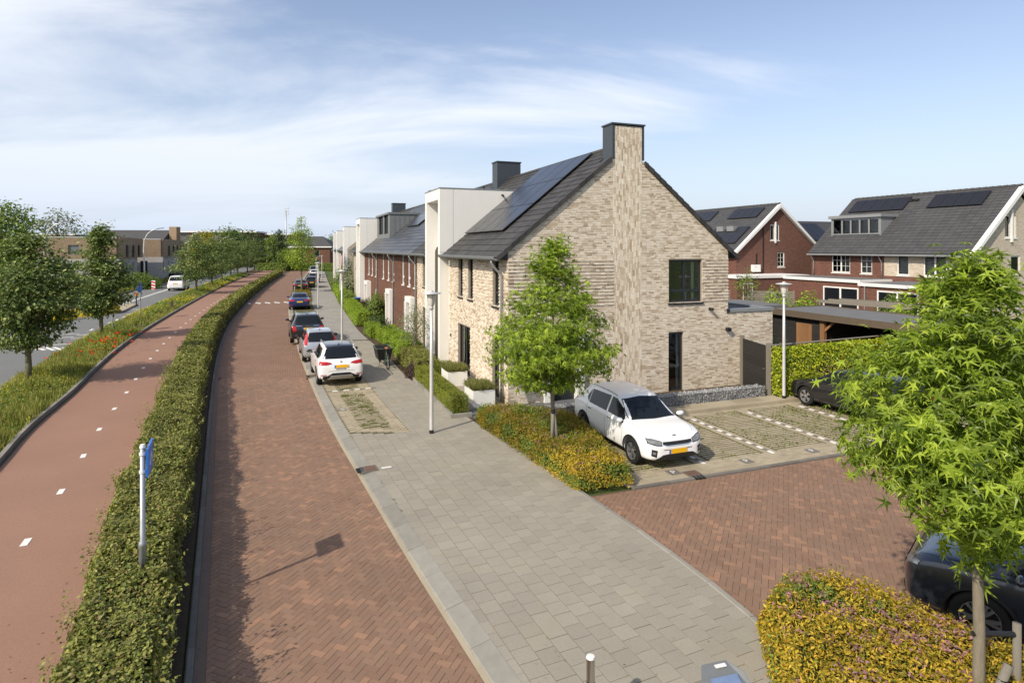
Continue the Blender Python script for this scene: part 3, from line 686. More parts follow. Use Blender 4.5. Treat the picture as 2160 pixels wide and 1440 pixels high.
for x in (1.65, 3.88, 6.1, 8.35): p_tile(cpk, *H2W(x, -7.15), 0.032, HA)
# kerb along the foot of the gabion and the strip behind it
def kerb_line(parent, name, a, b, w, z0, z1, mat, length=1.0):
    a = Vector(a); b = Vector(b); d = b - a; n = max(1, int(round(d.length / length))); h = math.atan2(d.y, d.x); L = d.length / n
    me = MB().box(-L / 2 + 0.004, L / 2 - 0.004, -w / 2, w / 2, z0, z1).mesh(name); me.materials.append(mat)
    for k in range(n): link(name, me, None, parent, (*(a + d * ((k + 0.5) / n)), random.uniform(-0.002, 0.002)), h)
kerb_line(cpk, 'kerb_stone', H2W(0.2, -2.86), H2W(22, -2.86), 0.14, -0.02, 0.13, m_paver)
kerb_line(cpk, 'back_slab', H2W(0.2, -2.50), H2W(22, -2.50), 0.56, -0.02, 0.125, m_paver, 0.6)
kerb_line(cpk, 'front_kerb', H2W(0.2, -7.62), H2W(22, -7.62), 0.12, -0.03, 0.035, m_kerbd)
sheet('garden_ground', Hpoly([(-2.6, -1.95), (0.2, -2.22), (22, -2.22), (40, 6), (40, 45), (-2.4, 45)]), 0.02, m_soil)

# bluestone path to the front door, terrace in front of the house
m_blue_stone = M_pieces('bluestone', [(0.10, 0.105, 0.11), (0.13, 0.135, 0.14), (0.115, 0.12, 0.13)], 0.7, 0.1, 1.0, 0.12, 60, 0.15)
pth = sheet('garden_path', Hpoly([(-2.1, -1.75), (-0.2, -1.75), (3.2, -1.75), (3.2, -0.02), (-0.2, -0.05), (-2.1, -0.75)]), 0.07, m_soil)
pos = []
for i in range(9):
    for j in range(3): pos.append((*H2W(-1.85 + 0.61 * i, -1.5 + 0.61 * j - (0.1 if i < 3 and j else 0)), 0.086))
pos = np.array(pos[3:]); pos = np.array([p for p in pos])
pieces(pth, 'path_slab', *BOX5, pos, flat_pose(len(pos), HA, 0.595, 0.595, 0.03, 0.0), m_blue_stone, 'path_slabs')
ter = sheet('terrace', Hpoly([(-2.1, -0.1), (-0.02, -0.1), (-0.02, 7.7), (-2.1, 7.7)]), 0.075, m_gritgreen)
pos = []
for i in range(2):
    for j in range(9): pos.append((*H2W(-0.48 - 0.81 * i, 0.35 + 0.81 * j), 0.10))
pos = np.array(pos); pieces(ter, 'terrace_slab', *BOX5, pos, flat_pose(len(pos), HA, 0.8, 0.8, 0.04, 0.0), m_slab, 'terrace_slabs')
sheet('front_gardens', Hpoly([(-2.2, 7.72), (-0.02, 7.72), (-0.02, 47.5), (-4.5, 47.5), (-3.2, 20)]), 0.06, m_soil)
# far bits: pavement and grass on the other side of the main road
strip('left_pavement', lambda Y: RL(Y) - 14, lambda Y: RL(Y) - 0.12, 0.06, 30, 58, m_slabfar)
strip('left_verge', lambda Y: RL(Y) - 6, lambda Y: RL(Y) - 0.13, 0.09, 60, 150, m_ground)
# ------------------------------------------------------------ the corner house and the row behind it
SLOPE = 0.82; EAVE = 5.5; RX = 4.69; GW = 9.37          # local frame: x along the gable, y along the street away, z up
SA = math.atan(SLOPE)

def wall_cells(a0, a1, c0, c1, openings):
    xs = sorted({a0, a1, *[min(max(v, a0), a1) for o in openings for v in (o[0], o[1])]})
    zs = sorted({c0, c1, *[min(max(v, c0), c1) for o in openings for v in (o[2], o[3])]})
    for i in range(len(xs) - 1):
        run = None
        for k in range(len(zs) - 1):
            xm, zm = (xs[i] + xs[i + 1]) / 2, (zs[k] + zs[k + 1]) / 2
            inside = any(o[0] < xm < o[1] and o[2] < zm < o[3] for o in openings)
            if not inside:
                if run is None: run = [zs[k], zs[k + 1]]
                else: run[1] = zs[k + 1]
            if inside or k == len(zs) - 2:
                if run: yield xs[i], xs[i + 1], run[0], run[1]
                run = None
# wall frames: coordinates (a along the wall, b outwards, c up)
F_GABLE = Matrix(((1, 0, 0, 0), (0, -1, 0, 0), (0, 0, 1, 0), (0, 0, 0, 1)))      # faces -y
F_FRONT = Matrix(((0, -1, 0, 0), (1, 0, 0, 0), (0, 0, 1, 0), (0, 0, 0, 1)))      # a = y, outwards = -x
def wall(parent, name, F, a0, a1, c0, c1, openings, mat, thick=0.3, face=0.0):
    mb = MB(F)
    for x0, x1, z0, z1 in wall_cells(a0, a1, c0, c1, openings): mb.box(x0, x1, -thick, face, z0, z1)
    return mb.build(name, mat, parent)

def window(parent, F, a0, a1, c0, c1, frame, glass, recess=0.10, fw=0.06, cols=1, rows=(), sill=None, name='window', fd=0.06, back=None, outlook=0.0, glaz=None, drapes=None):
    """frame with mullions and transoms; panes and sill are its sub-parts"""
    mb = MB(F); b1 = outlook - recess; b0 = b1 - fd
    mb.box(a0, a0 + fw, b0, b1, c0, c1); mb.box(a1 - fw, a1, b0, b1, c0, c1); mb.box(a0 + fw, a1 - fw, b0, b1, c1 - fw, c1); mb.box(a0 + fw, a1 - fw, b0, b1, c0, c0 + fw)
    w = (a1 - a0 - 2 * fw) / cols; zs = [c0 + fw] + [c0 + (c1 - c0) * r for r in rows] + [c1 - fw]
    for k in range(1, cols): x = a0 + fw + w * k; mb.box(x - fw * 0.7, x + fw * 0.7, b0, b1 - 0.002, c0 + fw, c1 - fw)
    for z in zs[1:-1]:
        for k in range(cols): mb.box(a0 + fw + w * k + (fw * 0.7 if k else 0), a0 + fw + w * (k + 1) - (fw * 0.7 if k < cols - 1 else 0), b0, b1 - 0.004, z - fw * 0.6, z + fw * 0.6)
    o = mb.build(name, frame, parent)
    for k in range(cols):
        for i in range(len(zs) - 1):
            x0 = a0 + fw + w * k; x1 = x0 + w; bb = b0 + fd * 0.4
            p = MB(F).box(x0 + 0.004, x1 - 0.004, bb - 0.012, bb, zs[i] + 0.004, zs[i + 1] - 0.004).build('pane', glass, o)
            if glaz:       # glazing bars inside a pane
                nx, nz = glaz; gb = MB(F)
                for q in range(1, nx): xx = x0 + (x1 - x0) * q / nx; gb.box(xx - 0.012, xx + 0.012, bb + 0.002, bb + 0.02, zs[i], zs[i + 1])
                for q in range(1, nz): zz = zs[i] + (zs[i + 1] - zs[i]) * q / nz; gb.box(x0, x1, bb + 0.003, bb + 0.021, zz - 0.012, zz + 0.012)
                gb.build('glazing_bars', frame, o)
    if sill: MB(F).prism([(a0 - 0.04, b0, c0 - 0.09), (a0 - 0.04, outlook + 0.05, c0 - 0.09), (a0 - 0.04, outlook + 0.05, c0 - 0.03), (a0 - 0.04, b0, c0 - 0.002)], (a1 - a0 + 0.08, 0, 0)).build('sill', sill, o)
    if drapes:
        for a, b in drapes: MB(F).box(a0 + (a1 - a0) * a, a0 + (a1 - a0) * b, b0 - 0.16, b0 - 0.12, c0 + 0.03, c1 - 0.03).build('curtain', m_curtain, o)
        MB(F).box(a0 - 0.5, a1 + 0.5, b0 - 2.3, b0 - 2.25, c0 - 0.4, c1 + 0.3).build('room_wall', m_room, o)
    if back is not None: MB(F).box(a0 + 0.02, a1 - 0.02, b0 - 0.12, b0 - 0.10, c0 + 0.02, c1 - 0.02).build('curtain' if back is m_curtain or back is m_lilac else 'blind', back, o)
    return o

def lay_bricks(parent, F, spans, z0, z1, relief, mat, limit=300, base_b=0.0, ch=0.062):
    """wild-bond courses; spans(z0,z1) -> free intervals along the wall; relief(a,z,course) -> how far the brick stands out"""
    pos, Rs = [], []; FR = np.array(F)[:3, :3]; n = 0; z = z0
    while z + ch <= z1 + 1e-6:
        for (s0, s1) in spans(z, z + ch):
            a = s0
            while a < s1 - 0.02:
                l = random.choice((0.21, 0.21, 0.21, 0.10, 0.21, 0.155)); e = min(a + l, s1)
                if s1 - e < 0.06: e = s1
                pr = relief(0.5 * (a + e), z, n) + random.uniform(-0.002, 0.003)
                w = e - a - 0.010
                if w > 0.02:
                    pos.append(FR @ np.array([a + w / 2 + 0.005, base_b + pr, z + ch / 2])); Rs.append((w, ch - 0.011, 0.02 + pr))
                a = e
        z += ch; n += 1
    pos = np.array(pos); S = np.array(Rs)
    # local piece axes: x along the wall, y up, z outwards (BOX5 front at z=0)
    B = np.stack([FR[:, 0], FR[:, 2], FR[:, 1]], 1)
    Rm = B[None] * S[:, None, :]
    pieces(parent, 'brick', *BOX5, pos, Rm, mat, 'bricks_further_on', limit)
def minus(spans, cuts):
    for c0, c1 in cuts:
        out = []
        for a, b in spans:
            if c1 <= a or c0 >= b: out.append((a, b)); continue
            if c0 - a > 0.03: out.append((a, c0))
            if b - c1 > 0.03: out.append((c1, b))
        spans = out
    return spans

def roof_pt(lx, up=0.0): return lx - up * math.sin(SA), EAVE + lx * SLOPE + up * math.cos(SA)     # front slope, local x and z
def roof_shell(parent, y0, y1, mat, x_front=-0.38, cut=None, name='roof'):
    """closed roof body, two slopes, underside included"""
    t = 0.12; pts = []
    f = lambda x: EAVE + x * SLOPE; g = lambda x: EAVE + (GW - x) * SLOPE
    xb = -0.38
    prof = [(x_front, f(x_front) - 0.02), (x_front, f(x_front) - 0.02 - t * 0.6), (max(0.02, x_front + 0.2), f(max(0.02, x_front + 0.2)) - t), (RX, f(RX) - t * 1.3), (GW - 0.02, g(GW - 0.02) - t), (GW - xb, g(GW - xb) - 0.02 - t * 0.6), (GW - xb, g(GW - xb) - 0.02), (RX, f(RX) - 0.02)]
    return MB().prism([(x, y0, z) for x, z in prof], (0, y1 - y0, 0)).build(name, mat, parent)
def lay_tiles(parent, y0, y1, skip=None, tw=0.33, tl=0.34, mat=m_tile, limit=300, x_front=-0.42, x_top=RX, back=True, ridge0=None):
    pos, Rs = [], []; n = int(round((x_top - x_front) / math.cos(SA) / tl)); tl = (x_top - x_front) / math.cos(SA) / n
    ca, sa = math.cos(SA), math.sin(SA); tilt = 0.06
    k = int(round((y1 - y0) / tw)); w = (y1 - y0) / k
    for i in range(n):
        for j in range(k):
            yc = y0 + (j + 0.5) * w; xc = x_front + (i + 0.5) * tl * ca
            if skip and skip(xc, yc): continue
            pos.append((xc, yc, EAVE + xc * SLOPE + 0.03)); Rs.append(1)
    pos = np.array(pos); th = SA - tilt
    B = np.array([[0, math.cos(th), -math.sin(th)], [1, 0, 0], [0, math.sin(th), math.cos(th)]])       # x = along y, y = up the slope, z = normal
    Rm = np.repeat((B * np.array([w - 0.012, tl + 0.02, 0.03]))[None], len(pos), 0)
    pieces(parent, 'roof_tile', *BOX5, pos, Rm, mat, 'roof_tiles_further_on', limit)
    if back:
        p2 = []
        for i in range(n):
            xc = GW - (x_front + (i + 0.5) * tl * ca); p2.append((xc, (y0 + y1) / 2, EAVE + (GW - xc) * SLOPE + 0.03))
        B2 = np.array([[0, -math.cos(th), math.sin(th)], [1, 0, 0], [0, math.sin(th), math.cos(th)]]); B2[:, 0] *= -1
        p2 = [(a, b + (0.37 if ridge0 and a < 5.6 else 0.0), c) for a, b, c in p2]
        R2 = np.stack([B2 * np.array([y1 - y0 - (0.74 if ridge0 and a < 5.6 else 0.0), tl + 0.02, 0.03]) for a, b, c in p2])
        o = link('rear_tile_courses', scatter('rear_tile_courses', *BOX5, np.array(p2), R2), mat, parent); tag(o, kind='stuff')
    MB().tube([(x_top, y0 if ridge0 is None else ridge0, EAVE + x_top * SLOPE + 0.0), (x_top, y1, EAVE + x_top * SLOPE + 0.0)], 0.11, 10).build('ridge', mat, parent, smooth=True)
def gutter(parent, y0, y1, x=-0.46, z=None):
    z = (EAVE - 0.42) if z is None else z
    prof = [(x - 0.075, z + 0.11), (x - 0.085, z + 0.125), (x - 0.095, z + 0.11), (x - 0.085, z + 0.03), (x - 0.03, z - 0.02), (x + 0.05, z - 0.02), (x + 0.09, z + 0.02), (x + 0.10, z + 0.11), (x + 0.08, z + 0.11), (x + 0.07, z + 0.03), (x + 0.03, z), (x - 0.02, z), (x - 0.06, z + 0.04)]
    MB().prism([(a, y0, c) for a, c in prof], (0, y1 - y0, 0)).build('gutter', m_zincd, parent)
def downpipe(parent, y, x=-0.46, z=None, zb=0.05, mat=m_zinc):
    z = (EAVE - 0.44) if z is None else z
    o = MB().tube([(x, y, z), (x, y, z - 0.07), (x + 0.12, y, z - 0.25), (-0.10, y, z - 0.50), (-0.09, y, z - 0.62), (-0.09, y, zb)], 0.042, 10).build('downpipe', mat, parent, smooth=True)
    for k in range(3): MB().tube([(-0.09, y, 0.6 + 1.6 * k), (-0.09, y, 0.66 + 1.6 * k)], 0.05, 10).build('pipe_collar', mat, o)

# ---- the corner house
H = thing('corner_house', 'cream brick corner house with dark tiled gable roof, brick chimney and solar panels', 'house', tuple(HO), HA)
GO = [(6.57, 8.11, 3.41, 5.05), (6.56, 7.24, 0.0, 2.26), (1.32, 2.87, 0.0, 2.55)]
FO = [(0.90, 1.60, 3.40, 5.10), (4.05, 4.75, 3.40, 5.10), (5.54, 6.24, 3.40, 5.10), (0.90, 1.67, 0.05, 2.30), (4.47, 6.32, 0.05, 2.20),
      (12.7, 13.4, 3.40, 5.10), (12.5, 13.5, 0.05, 2.25), (7.77, 10.79, 0, 5.6)]
gw = wall(H, 'gable_wall', F_GABLE, 0.30, GW - 0.02, 0, EAVE, GO + [(4.13, 5.37, 0, EAVE)], m_mortar, 0.3, -0.012)
MB(F_GABLE).box(4.13, 5.37, -0.3, -0.012, 0, EAVE).build('gable_band', m_mortar, gw)
MB(F_GABLE).prism([(0.0, -0.012, EAVE), (GW, -0.012, EAVE), (RX, -0.012, EAVE + RX * SLOPE - 0.03)], (0, -0.29, 0)).build('gable_peak', m_mortar, gw)
def gspan(z, z2):
    m = 0 if z2 < EAVE else (z2 - EAVE) / SLOPE + 0.02
    sp = [(m, GW - m)] if GW - 2 * m > 0.1 else []
    return minus(sp, [(4.13, 5.37)] + [(o[0], o[1]) for o in GO if z2 > o[2] + 0.01 and z < o[3] - 0.01])
def grelief(a, z, n):
    if (a < 4.13 or a > 8.16) and 3.40 < z < 5.08 and n % 2: return 0.028
    return 0.0
lay_bricks(gw, F_GABLE, gspan, 0.0, 9.3, grelief, m_cream)
# vertical brick band that runs up into the chimney
pos, Rs = [], []
k = 0; a = 4.13
while a < 5.36:
    z = -random.uniform(0, 0.2); lim = 9.0 if not (4.19 < a < 5.31) else 10.02
    zt = min(lim, 10.02)
    while z < zt:
        e = min(z + 0.221, zt); z0 = max(z, 0)
        if e - z0 > 0.04: pos.append((a + 0.026, -random.uniform(-0.002, 0.004), (z0 + e) / 2)); Rs.append((0.052, e - z0 - 0.008, 0.03))
        z = e
    a += 0.062
pos = np.array(pos); S = np.array(Rs); B = np.array([[1, 0, 0], [0, 0, -1], [0, 1, 0]], float)
pieces(gw, 'band_brick', *BOX5, pos, B[None] * S[:, None, :], m_cream, 'band_bricks_further_on')
# chimney: brick towards the street, anthracite cladding on the corners and sides
ch = MB().box(4.20, 5.36, 0.012, 0.70, 8.6, 10.03).build('chimney', m_mortar, H)
MB().box(4.10, 4.195, -0.015, 0.72, 8.78, 10.06).build('cladding', m_anth, ch); MB().box(5.365, 5.46, -0.015, 0.72, 8.78, 10.06).build('cladding', m_anth, ch)
MB().box(4.06, 5.50, -0.05, 0.76, 10.065, 10.12).build('cap', m_anth, ch)
# front wall
fw_ = wall(H, 'front_wall', F_FRONT, 0.0, 14.9, 0, EAVE, FO, m_mortar, 0.3, -0.012)
fspan = lambda z, z2: minus([(-0.0, 14.9)], [(o[0], o[1]) for o in FO if z2 > o[2] + 0.01 and z < o[3] - 0.01])
def frelief(a, z, n):
    if 3.38 < z < 5.06 and n % 2: return 0.026
    if 0.1 < z < 2.15 and 1.7 < a < 4.4 and n % 2: return 0.022
    if 2.25 < z < 3.38: return 0.018 if (int(a * 9) + n) % 3 == 0 else 0.0
    return 0.0
lay_bricks(fw_, F_FRONT, fspan, 0.0, 5.12, frelief, m_cream)
MB().box(GW - 0.31, GW - 0.012, 0.31, 14.9, 0, EAVE).build('rear_wall', m_cream_far, H)
roof = roof_shell(H, 0.02, 7.77, m_anth); roof_shell(roof, 7.772, 10.788, m_anth, 3.3, name='roof_behind_bay'); roof_shell(roof, 10.79, 14.9, m_anth, name='roof_beyond_bay')
skip = lambda x, y: (7.70 < y < 10.85 and x < 3.2) or (y < 0.72 and x > 4.0)
lay_tiles(roof, -0.02, 14.9, skip, ridge0=0.72)
for s_, k in ((1, 0), (-1, 1)):           # verge tiles stepping up both slopes
    n = 18
    for i in range(n):
        x0 = -0.42 + (RX - 0.42 + 0.42) * i / n; x1 = -0.42 + (RX - 0.0) * (i + 1) / n + 0.03
        zz = lambda x: EAVE + x * SLOPE
        xm = 4.10 if s_ > 0 else 3.90
        if x1 > xm: x1 = xm
        if x0 > xm - 0.1: continue
        q = [(x0, zz(x0) + 0.085), (x1, zz(x1) + 0.05), (x1, zz(x1) - 0.13), (x0, zz(x0) - 0.12)]
        if s_ < 0: q = [(GW - x, z) for x, z in q]
        MB().prism([(x, -0.09, z) for x, z in q], (0, 0.07, 0)).build('verge_tile', m_tile, roof)
MB().prism([(-0.42, 0.0, 5.12), (0.0, 0.0, 5.12), (0.0, 0.0, 5.43), (-0.30, 0.0, 5.25)], (0, 0.02, 0)).build('eave_end_board', m_antframe, H)
gutter(H, -0.06, 7.77); gutter(H, 10.80, 14.9)
downpipe(H, 0.42)
# windows: anthracite frames
wmat = dict(frame=m_antframe, glass=m_darkglass, sill=m_antframe)
window(H, F_GABLE, 6.57, 8.11, 3.41, 5.05, cols=2, rows=(0.27,), fw=0.08, frame=m_antframe, glass=m_winglass, sill=m_antframe, drapes=((0.02, 0.12), (0.80, 0.88)))
window(H, F_GABLE, 6.56, 7.24, 0.02, 2.26, fw=0.08, frame=m_antframe, glass=m_winglass, drapes=((0.78, 0.98),))
for a0, a1 in ((0.90, 1.60), (4.05, 4.75), (5.54, 6.24), (12.7, 13.4)): window(H, F_FRONT, a0, a1, 3.40, 5.10, rows=(0.27,), fw=0.07, **wmat)
window(H, F_FRONT, 0.90, 1.67, 0.05, 2.30, fw=0.07, frame=m_antframe, glass=m_darkglass, name='glazed_door')
window(H, F_FRONT, 4.47, 6.32, 0.05, 2.20, cols=2, fw=0.08, frame=m_antframe, glass=m_winglass, name='glazed_door', drapes=((0.25, 0.42), (0.9, 0.98)))
window(H, F_FRONT, 12.5, 13.5, 0.05, 2.25, fw=0.07, frame=m_antframe, glass=m_darkglass, name='glazed_door')
# front door in its white surround
d = MB(F_GABLE)
d.box(1.32, 1.62, -0.10, 0.16, 0.0, 2.55); d.box(2.57, 2.87, -0.10, 0.16, 0.0, 2.55); d.box(1.62, 2.57, -0.10, 0.16, 2.25, 2.55)
sur = d.build('door_surround', m_white, H)
dr = MB(F_GABLE).box(1.62, 2.57, -0.13, -0.07, 0.02, 2.25).build('front_door', m_antframe, H)
MB(F_GABLE).box(1.74, 1.94, -0.068, -0.055, 1.2, 2.0).build('pane', m_darkglass, dr); MB(F_GABLE).box(2.42, 2.45, -0.068, -0.02, 0.8, 1.5).build('handle', m_steel, dr)
# white box bay that frames the front, from the ground to above the eaves
def portal(parent, y0, y1, p=0.463, top=8.25):
    xb = (top - EAVE) / SLOPE
    side = lambda y, t: MB().prism([(-p, y, 0.0), (-0.03, y, 0.0), (-0.03, y, 5.35), (0.05, y, EAVE + 0.02), (xb + 0.05, y, top), (-p, y, top)], (0, t, 0))
    o = side(y0, 0.33).build('white_bay', m_white, parent)
    side(y1 - 0.33, 0.33).build('bay_side', m_white, o)
    MB().box(-p, xb + 0.02, y0 + 0.33, y1 - 0.33, top - 0.50, top - 0.003).build('bay_top', m_white, o)
    MB().box(-p - 0.02, xb + 0.1, y0 - 0.02, y1 + 0.02, top, top + 0.045).build('bay_coping', m_zinc, o)
    MB().box(0.45, 0.50, y0 + 0.33, y1 - 0.33, 0.0, top - 0.5).build('bay_back', m_white, o)
    for z0, z1 in ((0.3, 2.3), (3.3, 5.0), (6.2, 7.5)): window(parent, F_FRONT, y0 + 0.6, y1 - 0.6, z0, z1, m_antframe, m_darkglass, recess=-0.02, outlook=-0.45, cols=2)
    for x in (0.18,): MB().box(x - 0.004, x + 0.004, y0 - 0.002, y0 + 0.01, 5.6, top - 0.01).build('panel_joint', m_antframe, o)
    MB().box(-p - 0.003, -0.02, y0 - 0.002, y0 + 0.01, 5.30, 5.308).build('panel_joint', m_antframe, o)
portal(H, 7.77, 10.79)
# solar array on the front slope
def solar(parent, y0, y1, x0, x1, nc, nr, up=0.13, cell=m_solar, name='solar_panel', e=EAVE, slope=SLOPE, fx=lambda x: x):
    sa = math.atan(slope); L = (x1 - x0) / math.cos(sa) / nr; w = (y1 - y0) / nc
    me = MB().box(0, w - 0.02, 0, L - 0.02, -0.035, 0).mesh(name); me.materials.append(m_solarf)
    pm = MB().box(0.014, w - 0.034, 0.014, L - 0.034, 0.0005, 0.003).mesh('cells'); pm.materials.append(cell)
    for j in range(nc):
        for i in range(nr):
            x = x0 + i * L * math.cos(sa)
            m = Matrix(((0, math.cos(sa), -math.sin(sa), x - up * math.sin(sa)), (1, 0, 0, y0 + j * w), (0, math.sin(sa), math.cos(sa), e + x * slope + up * math.cos(sa)), (0, 0, 0, 1)))
            o = link(name, me, None, parent); o.matrix_basis = m; link('cells', pm, None, o)
solar(H, 2.35, 7.45, 0.72, 4.62, 4, 3)
# chimney on the party wall, vent pipes
def stack_box(parent, y, x0=4.0, x1=5.4, z1=10.3, d=0.85):
    c = MB().box(x0, x1, y, y + d, 8.4, z1).build('chimney', m_anth, parent); MB().box(x0 - 0.04, x1 + 0.04, y - 0.04, y + d + 0.04, z1 + 0.002, z1 + 0.06).build('cap', m_anth, c)
stack_box(H, 12.45)
def vent(parent, y, x, h=0.55, r=0.07):
    z = EAVE + x * SLOPE; MB().tube([(x, y, z - 0.1), (x, y, z + h)], r, 10).build('vent_pipe', m_black, parent, smooth=True)
vent(H, 14.0, 3.7); vent(H, 17.3 - 3.2, 2.9, 0.45); 
# small fittings: wall lamps, doorbell, parapet extension
def wall_lamp(parent, F, a, c, ln=0.16):
    o = MB(F).box(a - 0.09, a + 0.09, 0.006, 0.02, c - 0.06, c + 0.06).build('wall_lamp', m_black, parent); MB(F).box(a - 0.085, a + 0.085, 0.021, ln, c - 0.075, c + 0.055).build('lamp_box', m_black, o)
wall_lamp(H, F_GABLE, 9.32, 2.28)
o = MB(F_GABLE).box(8.42, 8.52, 0.006, 0.05, 3.06, 3.16).build('camera_bracket', m_black, H); MB(F_GABLE).lathe([(0.001, 0.051), (0.055, 0.055), (0.06, 0.16), (0.05, 0.20), (0.001, 0.21)], 12, (8.47, 0, 3.10), 'y').build('camera_housing', m_black, o, smooth=True)
o = MB().box(2.55, 2.62, 7.69, 7.765, 8.0, 8.06).build('camera_bracket', m_black, H); MB().tube([(2.58, 7.69, 8.02), (2.58, 7.55, 7.98)], 0.045, 10).build('camera_housing', m_black, o)
MB(F_FRONT).box(7.45, 7.55, 0.005, 0.03, 1.45, 1.58).build('letter_slot', m_black, H)
ext = MB().box(GW + 0.01, 11.62, 0.014, 3.1, 0, 2.93).build('extension_wall', m_mortar, H)
lay_bricks(ext, F_GABLE, lambda z, z2: [(GW + 0.012, 11.64)], 0.0, 2.93, lambda a, z, n: 0.0, m_cream, 200)
MB().box(GW + 0.03, 11.68, -0.04, 0.24, 2.935, 3.06).build('parapet_trim', m_zinc, H); MB().box(11.40, 11.68, 0.245, 3.1, 2.935, 3.055).build('parapet_trim', m_zinc, H)
MB().box(GW + 0.02, 11.40, 0.25, 3.1, 2.85, 2.95).build('flat_roof', m_felt, H); MB(F_GABLE).box(9.30, 9.42, 0.0, 0.05, 2.92, 3.08).build('rain_head', m_antframe, H)

# ---- the rest of the row: one thing for each house
def terr(name, label, y0): return thing(name, label, 'house', (*H2W(0, y0), 0), HA)
def brown_house(y0, y1, door, win, label, wins, pipe):
    t = terr('row_house', label, y0); W = y1 - y0; sh = lambda v: v - y0
    dO = (sh(door[0]) + 0.22, sh(door[1]) - 0.22, 0, 2.38); wO = (sh(win[0]), sh(win[1]), 0.1, 2.15)
    uO = [(sh(w) - 0.34, sh(w) + 0.34, 3.2, 5.08) for w in wins]
    wall(t, 'front_wall', F_FRONT, 0, W - 0.006, 0, EAVE, [dO, wO] + uO, m_brown, 0.3, 0)
    bands = MB(F_FRONT)           # courses that stand out between the upper windows
    cuts = [(o[0] - 0.10, o[1] + 0.10) for o in uO]
    for a0, a1 in minus([(0.02, W - 0.03)], cuts):
        z = 3.3
        while z < 5.0: bands.box(a0, a1, 0.001, 0.024, z, z + 0.055); z += 0.125
    tag(bands.build('relief_courses', m_brown, t), kind='stuff')
    for o in uO: window(t, F_FRONT, *o, m_whitep, m_darkglass, sill=m_whitep, fw=0.10, recess=0.03, rows=(0.25,))
    window(t, F_FRONT, *wO, m_whitep, m_winglass, fw=0.09, recess=0.05, back=m_lilac)
    d = MB(F_FRONT); a0, a1 = sh(door[0]), sh(door[1])
    d.box(a0, a0 + 0.30, -0.12, 0.34, 0, 2.62); d.box(a1 - 0.30, a1, -0.12, 0.34, 0, 2.62); d.box(a0 + 0.30, a1 - 0.30, -0.12, 0.34, 2.30, 2.62)
    d.build('door_surround', m_white, t); dd = MB(F_FRONT).box(a0 + 0.3, a1 - 0.3, -0.14, -0.08, 0.05, 2.3).build('front_door', m_wooddoor, t)
    MB(F_FRONT).box(a0 + 0.4, a0 + 0.6, -0.078, -0.06, 0.9, 2.1).build('pane', m_darkglass, dd)
    MB(F_FRONT).box(a0, a1, -0.1, 0.9, 0, 0.12).build('step', m_kerb, t)
    rf = roof_shell(t, 0, W - 0.004, m_anth); lay_tiles(rf, 0, W - 0.004, None, 1.30, 0.34, m_tile_shiny, 120)
    MB().box(GW - 0.31, GW, 0.0, W - 0.006, 0, EAVE).build('rear_wall', m_brown, t)
    gutter(t, 0.0, W - 0.004); downpipe(t, sh(pipe)); return t
m_tile_shiny = M_pieces('solar_slate', [(0.04, 0.042, 0.048), (0.055, 0.057, 0.063), (0.075, 0.075, 0.08)], 0.34, 0.1, 0.5, 0.08, 20, 0.05)
hA = brown_house(14.9, 22.3, (15.2, 16.9), (17.75, 19.2), 'red brown brick row house next to the cream corner house, olive tree in front', (15.5, 17.2, 19.15), 14.98)
hB = brown_house(22.3, 29.9, (22.4, 24.2), (25.7, 27.1), 'middle red brown brick row house with a white door surround, round chair in front', (22.8, 24.85, 27.2), 20.9 + 1.5)
hC = brown_house(29.9, 38.0, (34.0, 36.0), (29.9 + 0.3, 31.6), 'red brown brick row house with a grey zinc dormer on its roof', (31.0, 33.2, 35.3), 30.0)
stack_box(hB, 29.5 - 22.3 - 0.9, z1=10.1)
for y in (15.6, 17.6): vent(hA, y - 14.9, 3.2, 0.4, 0.05)
solar(hA, 0.4, 3.4, 2.6, 4.3, 3, 1); solar(hB, 1.0, 5.2, 1.9, 4.4, 4, 2)
# zinc dormer with standing seams
def dormer(parent, y0, y1, x0=0.97, z1=8.25, mat=m_zincd):
    z0 = EAVE + x0 * SLOPE; xb = (z1 - EAVE) / SLOPE
    s = lambda y, t: MB().prism([(x0, y, z0 - 0.05), (xb, y, z1), (x0, y, z1)], (0, t, 0))
    o = s(y0, 0.12).build('dormer', mat, parent); s(y1 - 0.12, 0.12).build('dormer_side', mat, o)
    MB().box(x0 - 0.12, xb + 0.1, y0 - 0.08, y1 + 0.08, z1 + 0.002, z1 + 0.16).build('dormer_roof', mat, o)
    MB().box(x0 - 0.02, x0 + 0.08, y0 + 0.12, y1 - 0.12, z0 - 0.02, z0 + 0.38).build('dormer_sill', mat, o)
    for k in range(1, 6): MB().box(x0 + (xb - x0) * k / 6 - 0.012, x0 + (xb - x0) * k / 6 + 0.012, y0 - 0.02, y0 + 0.0, z0 + (z1 - z0) * k / 6 + 0.0, z1).build('seam', mat, o)
    for a0, a1 in ((y0 + 0.9, y0 + 3.0), (y0 + 3.6, y0 + 6.0)):
        w = window(parent, F_FRONT, a0, a1, z0 + 0.4, z1 - 0.12, m_antframe, m_darkglass, recess=0.12, outlook=-x0, cols=2)
    mb = MB(F_FRONT)
    for a0, a1 in ((y0 + 0.12, y0 + 0.9), (y0 + 3.0, y0 + 3.6), (y0 + 6.0, y1 - 0.12)): mb.box(a0, a1, -x0 - 0.10, -x0 - 0.0, z0 + 0.38, z1 - 0.001)
    mb.build('dormer_posts', mat, o)
dormer(hC, 0.2, 7.2)
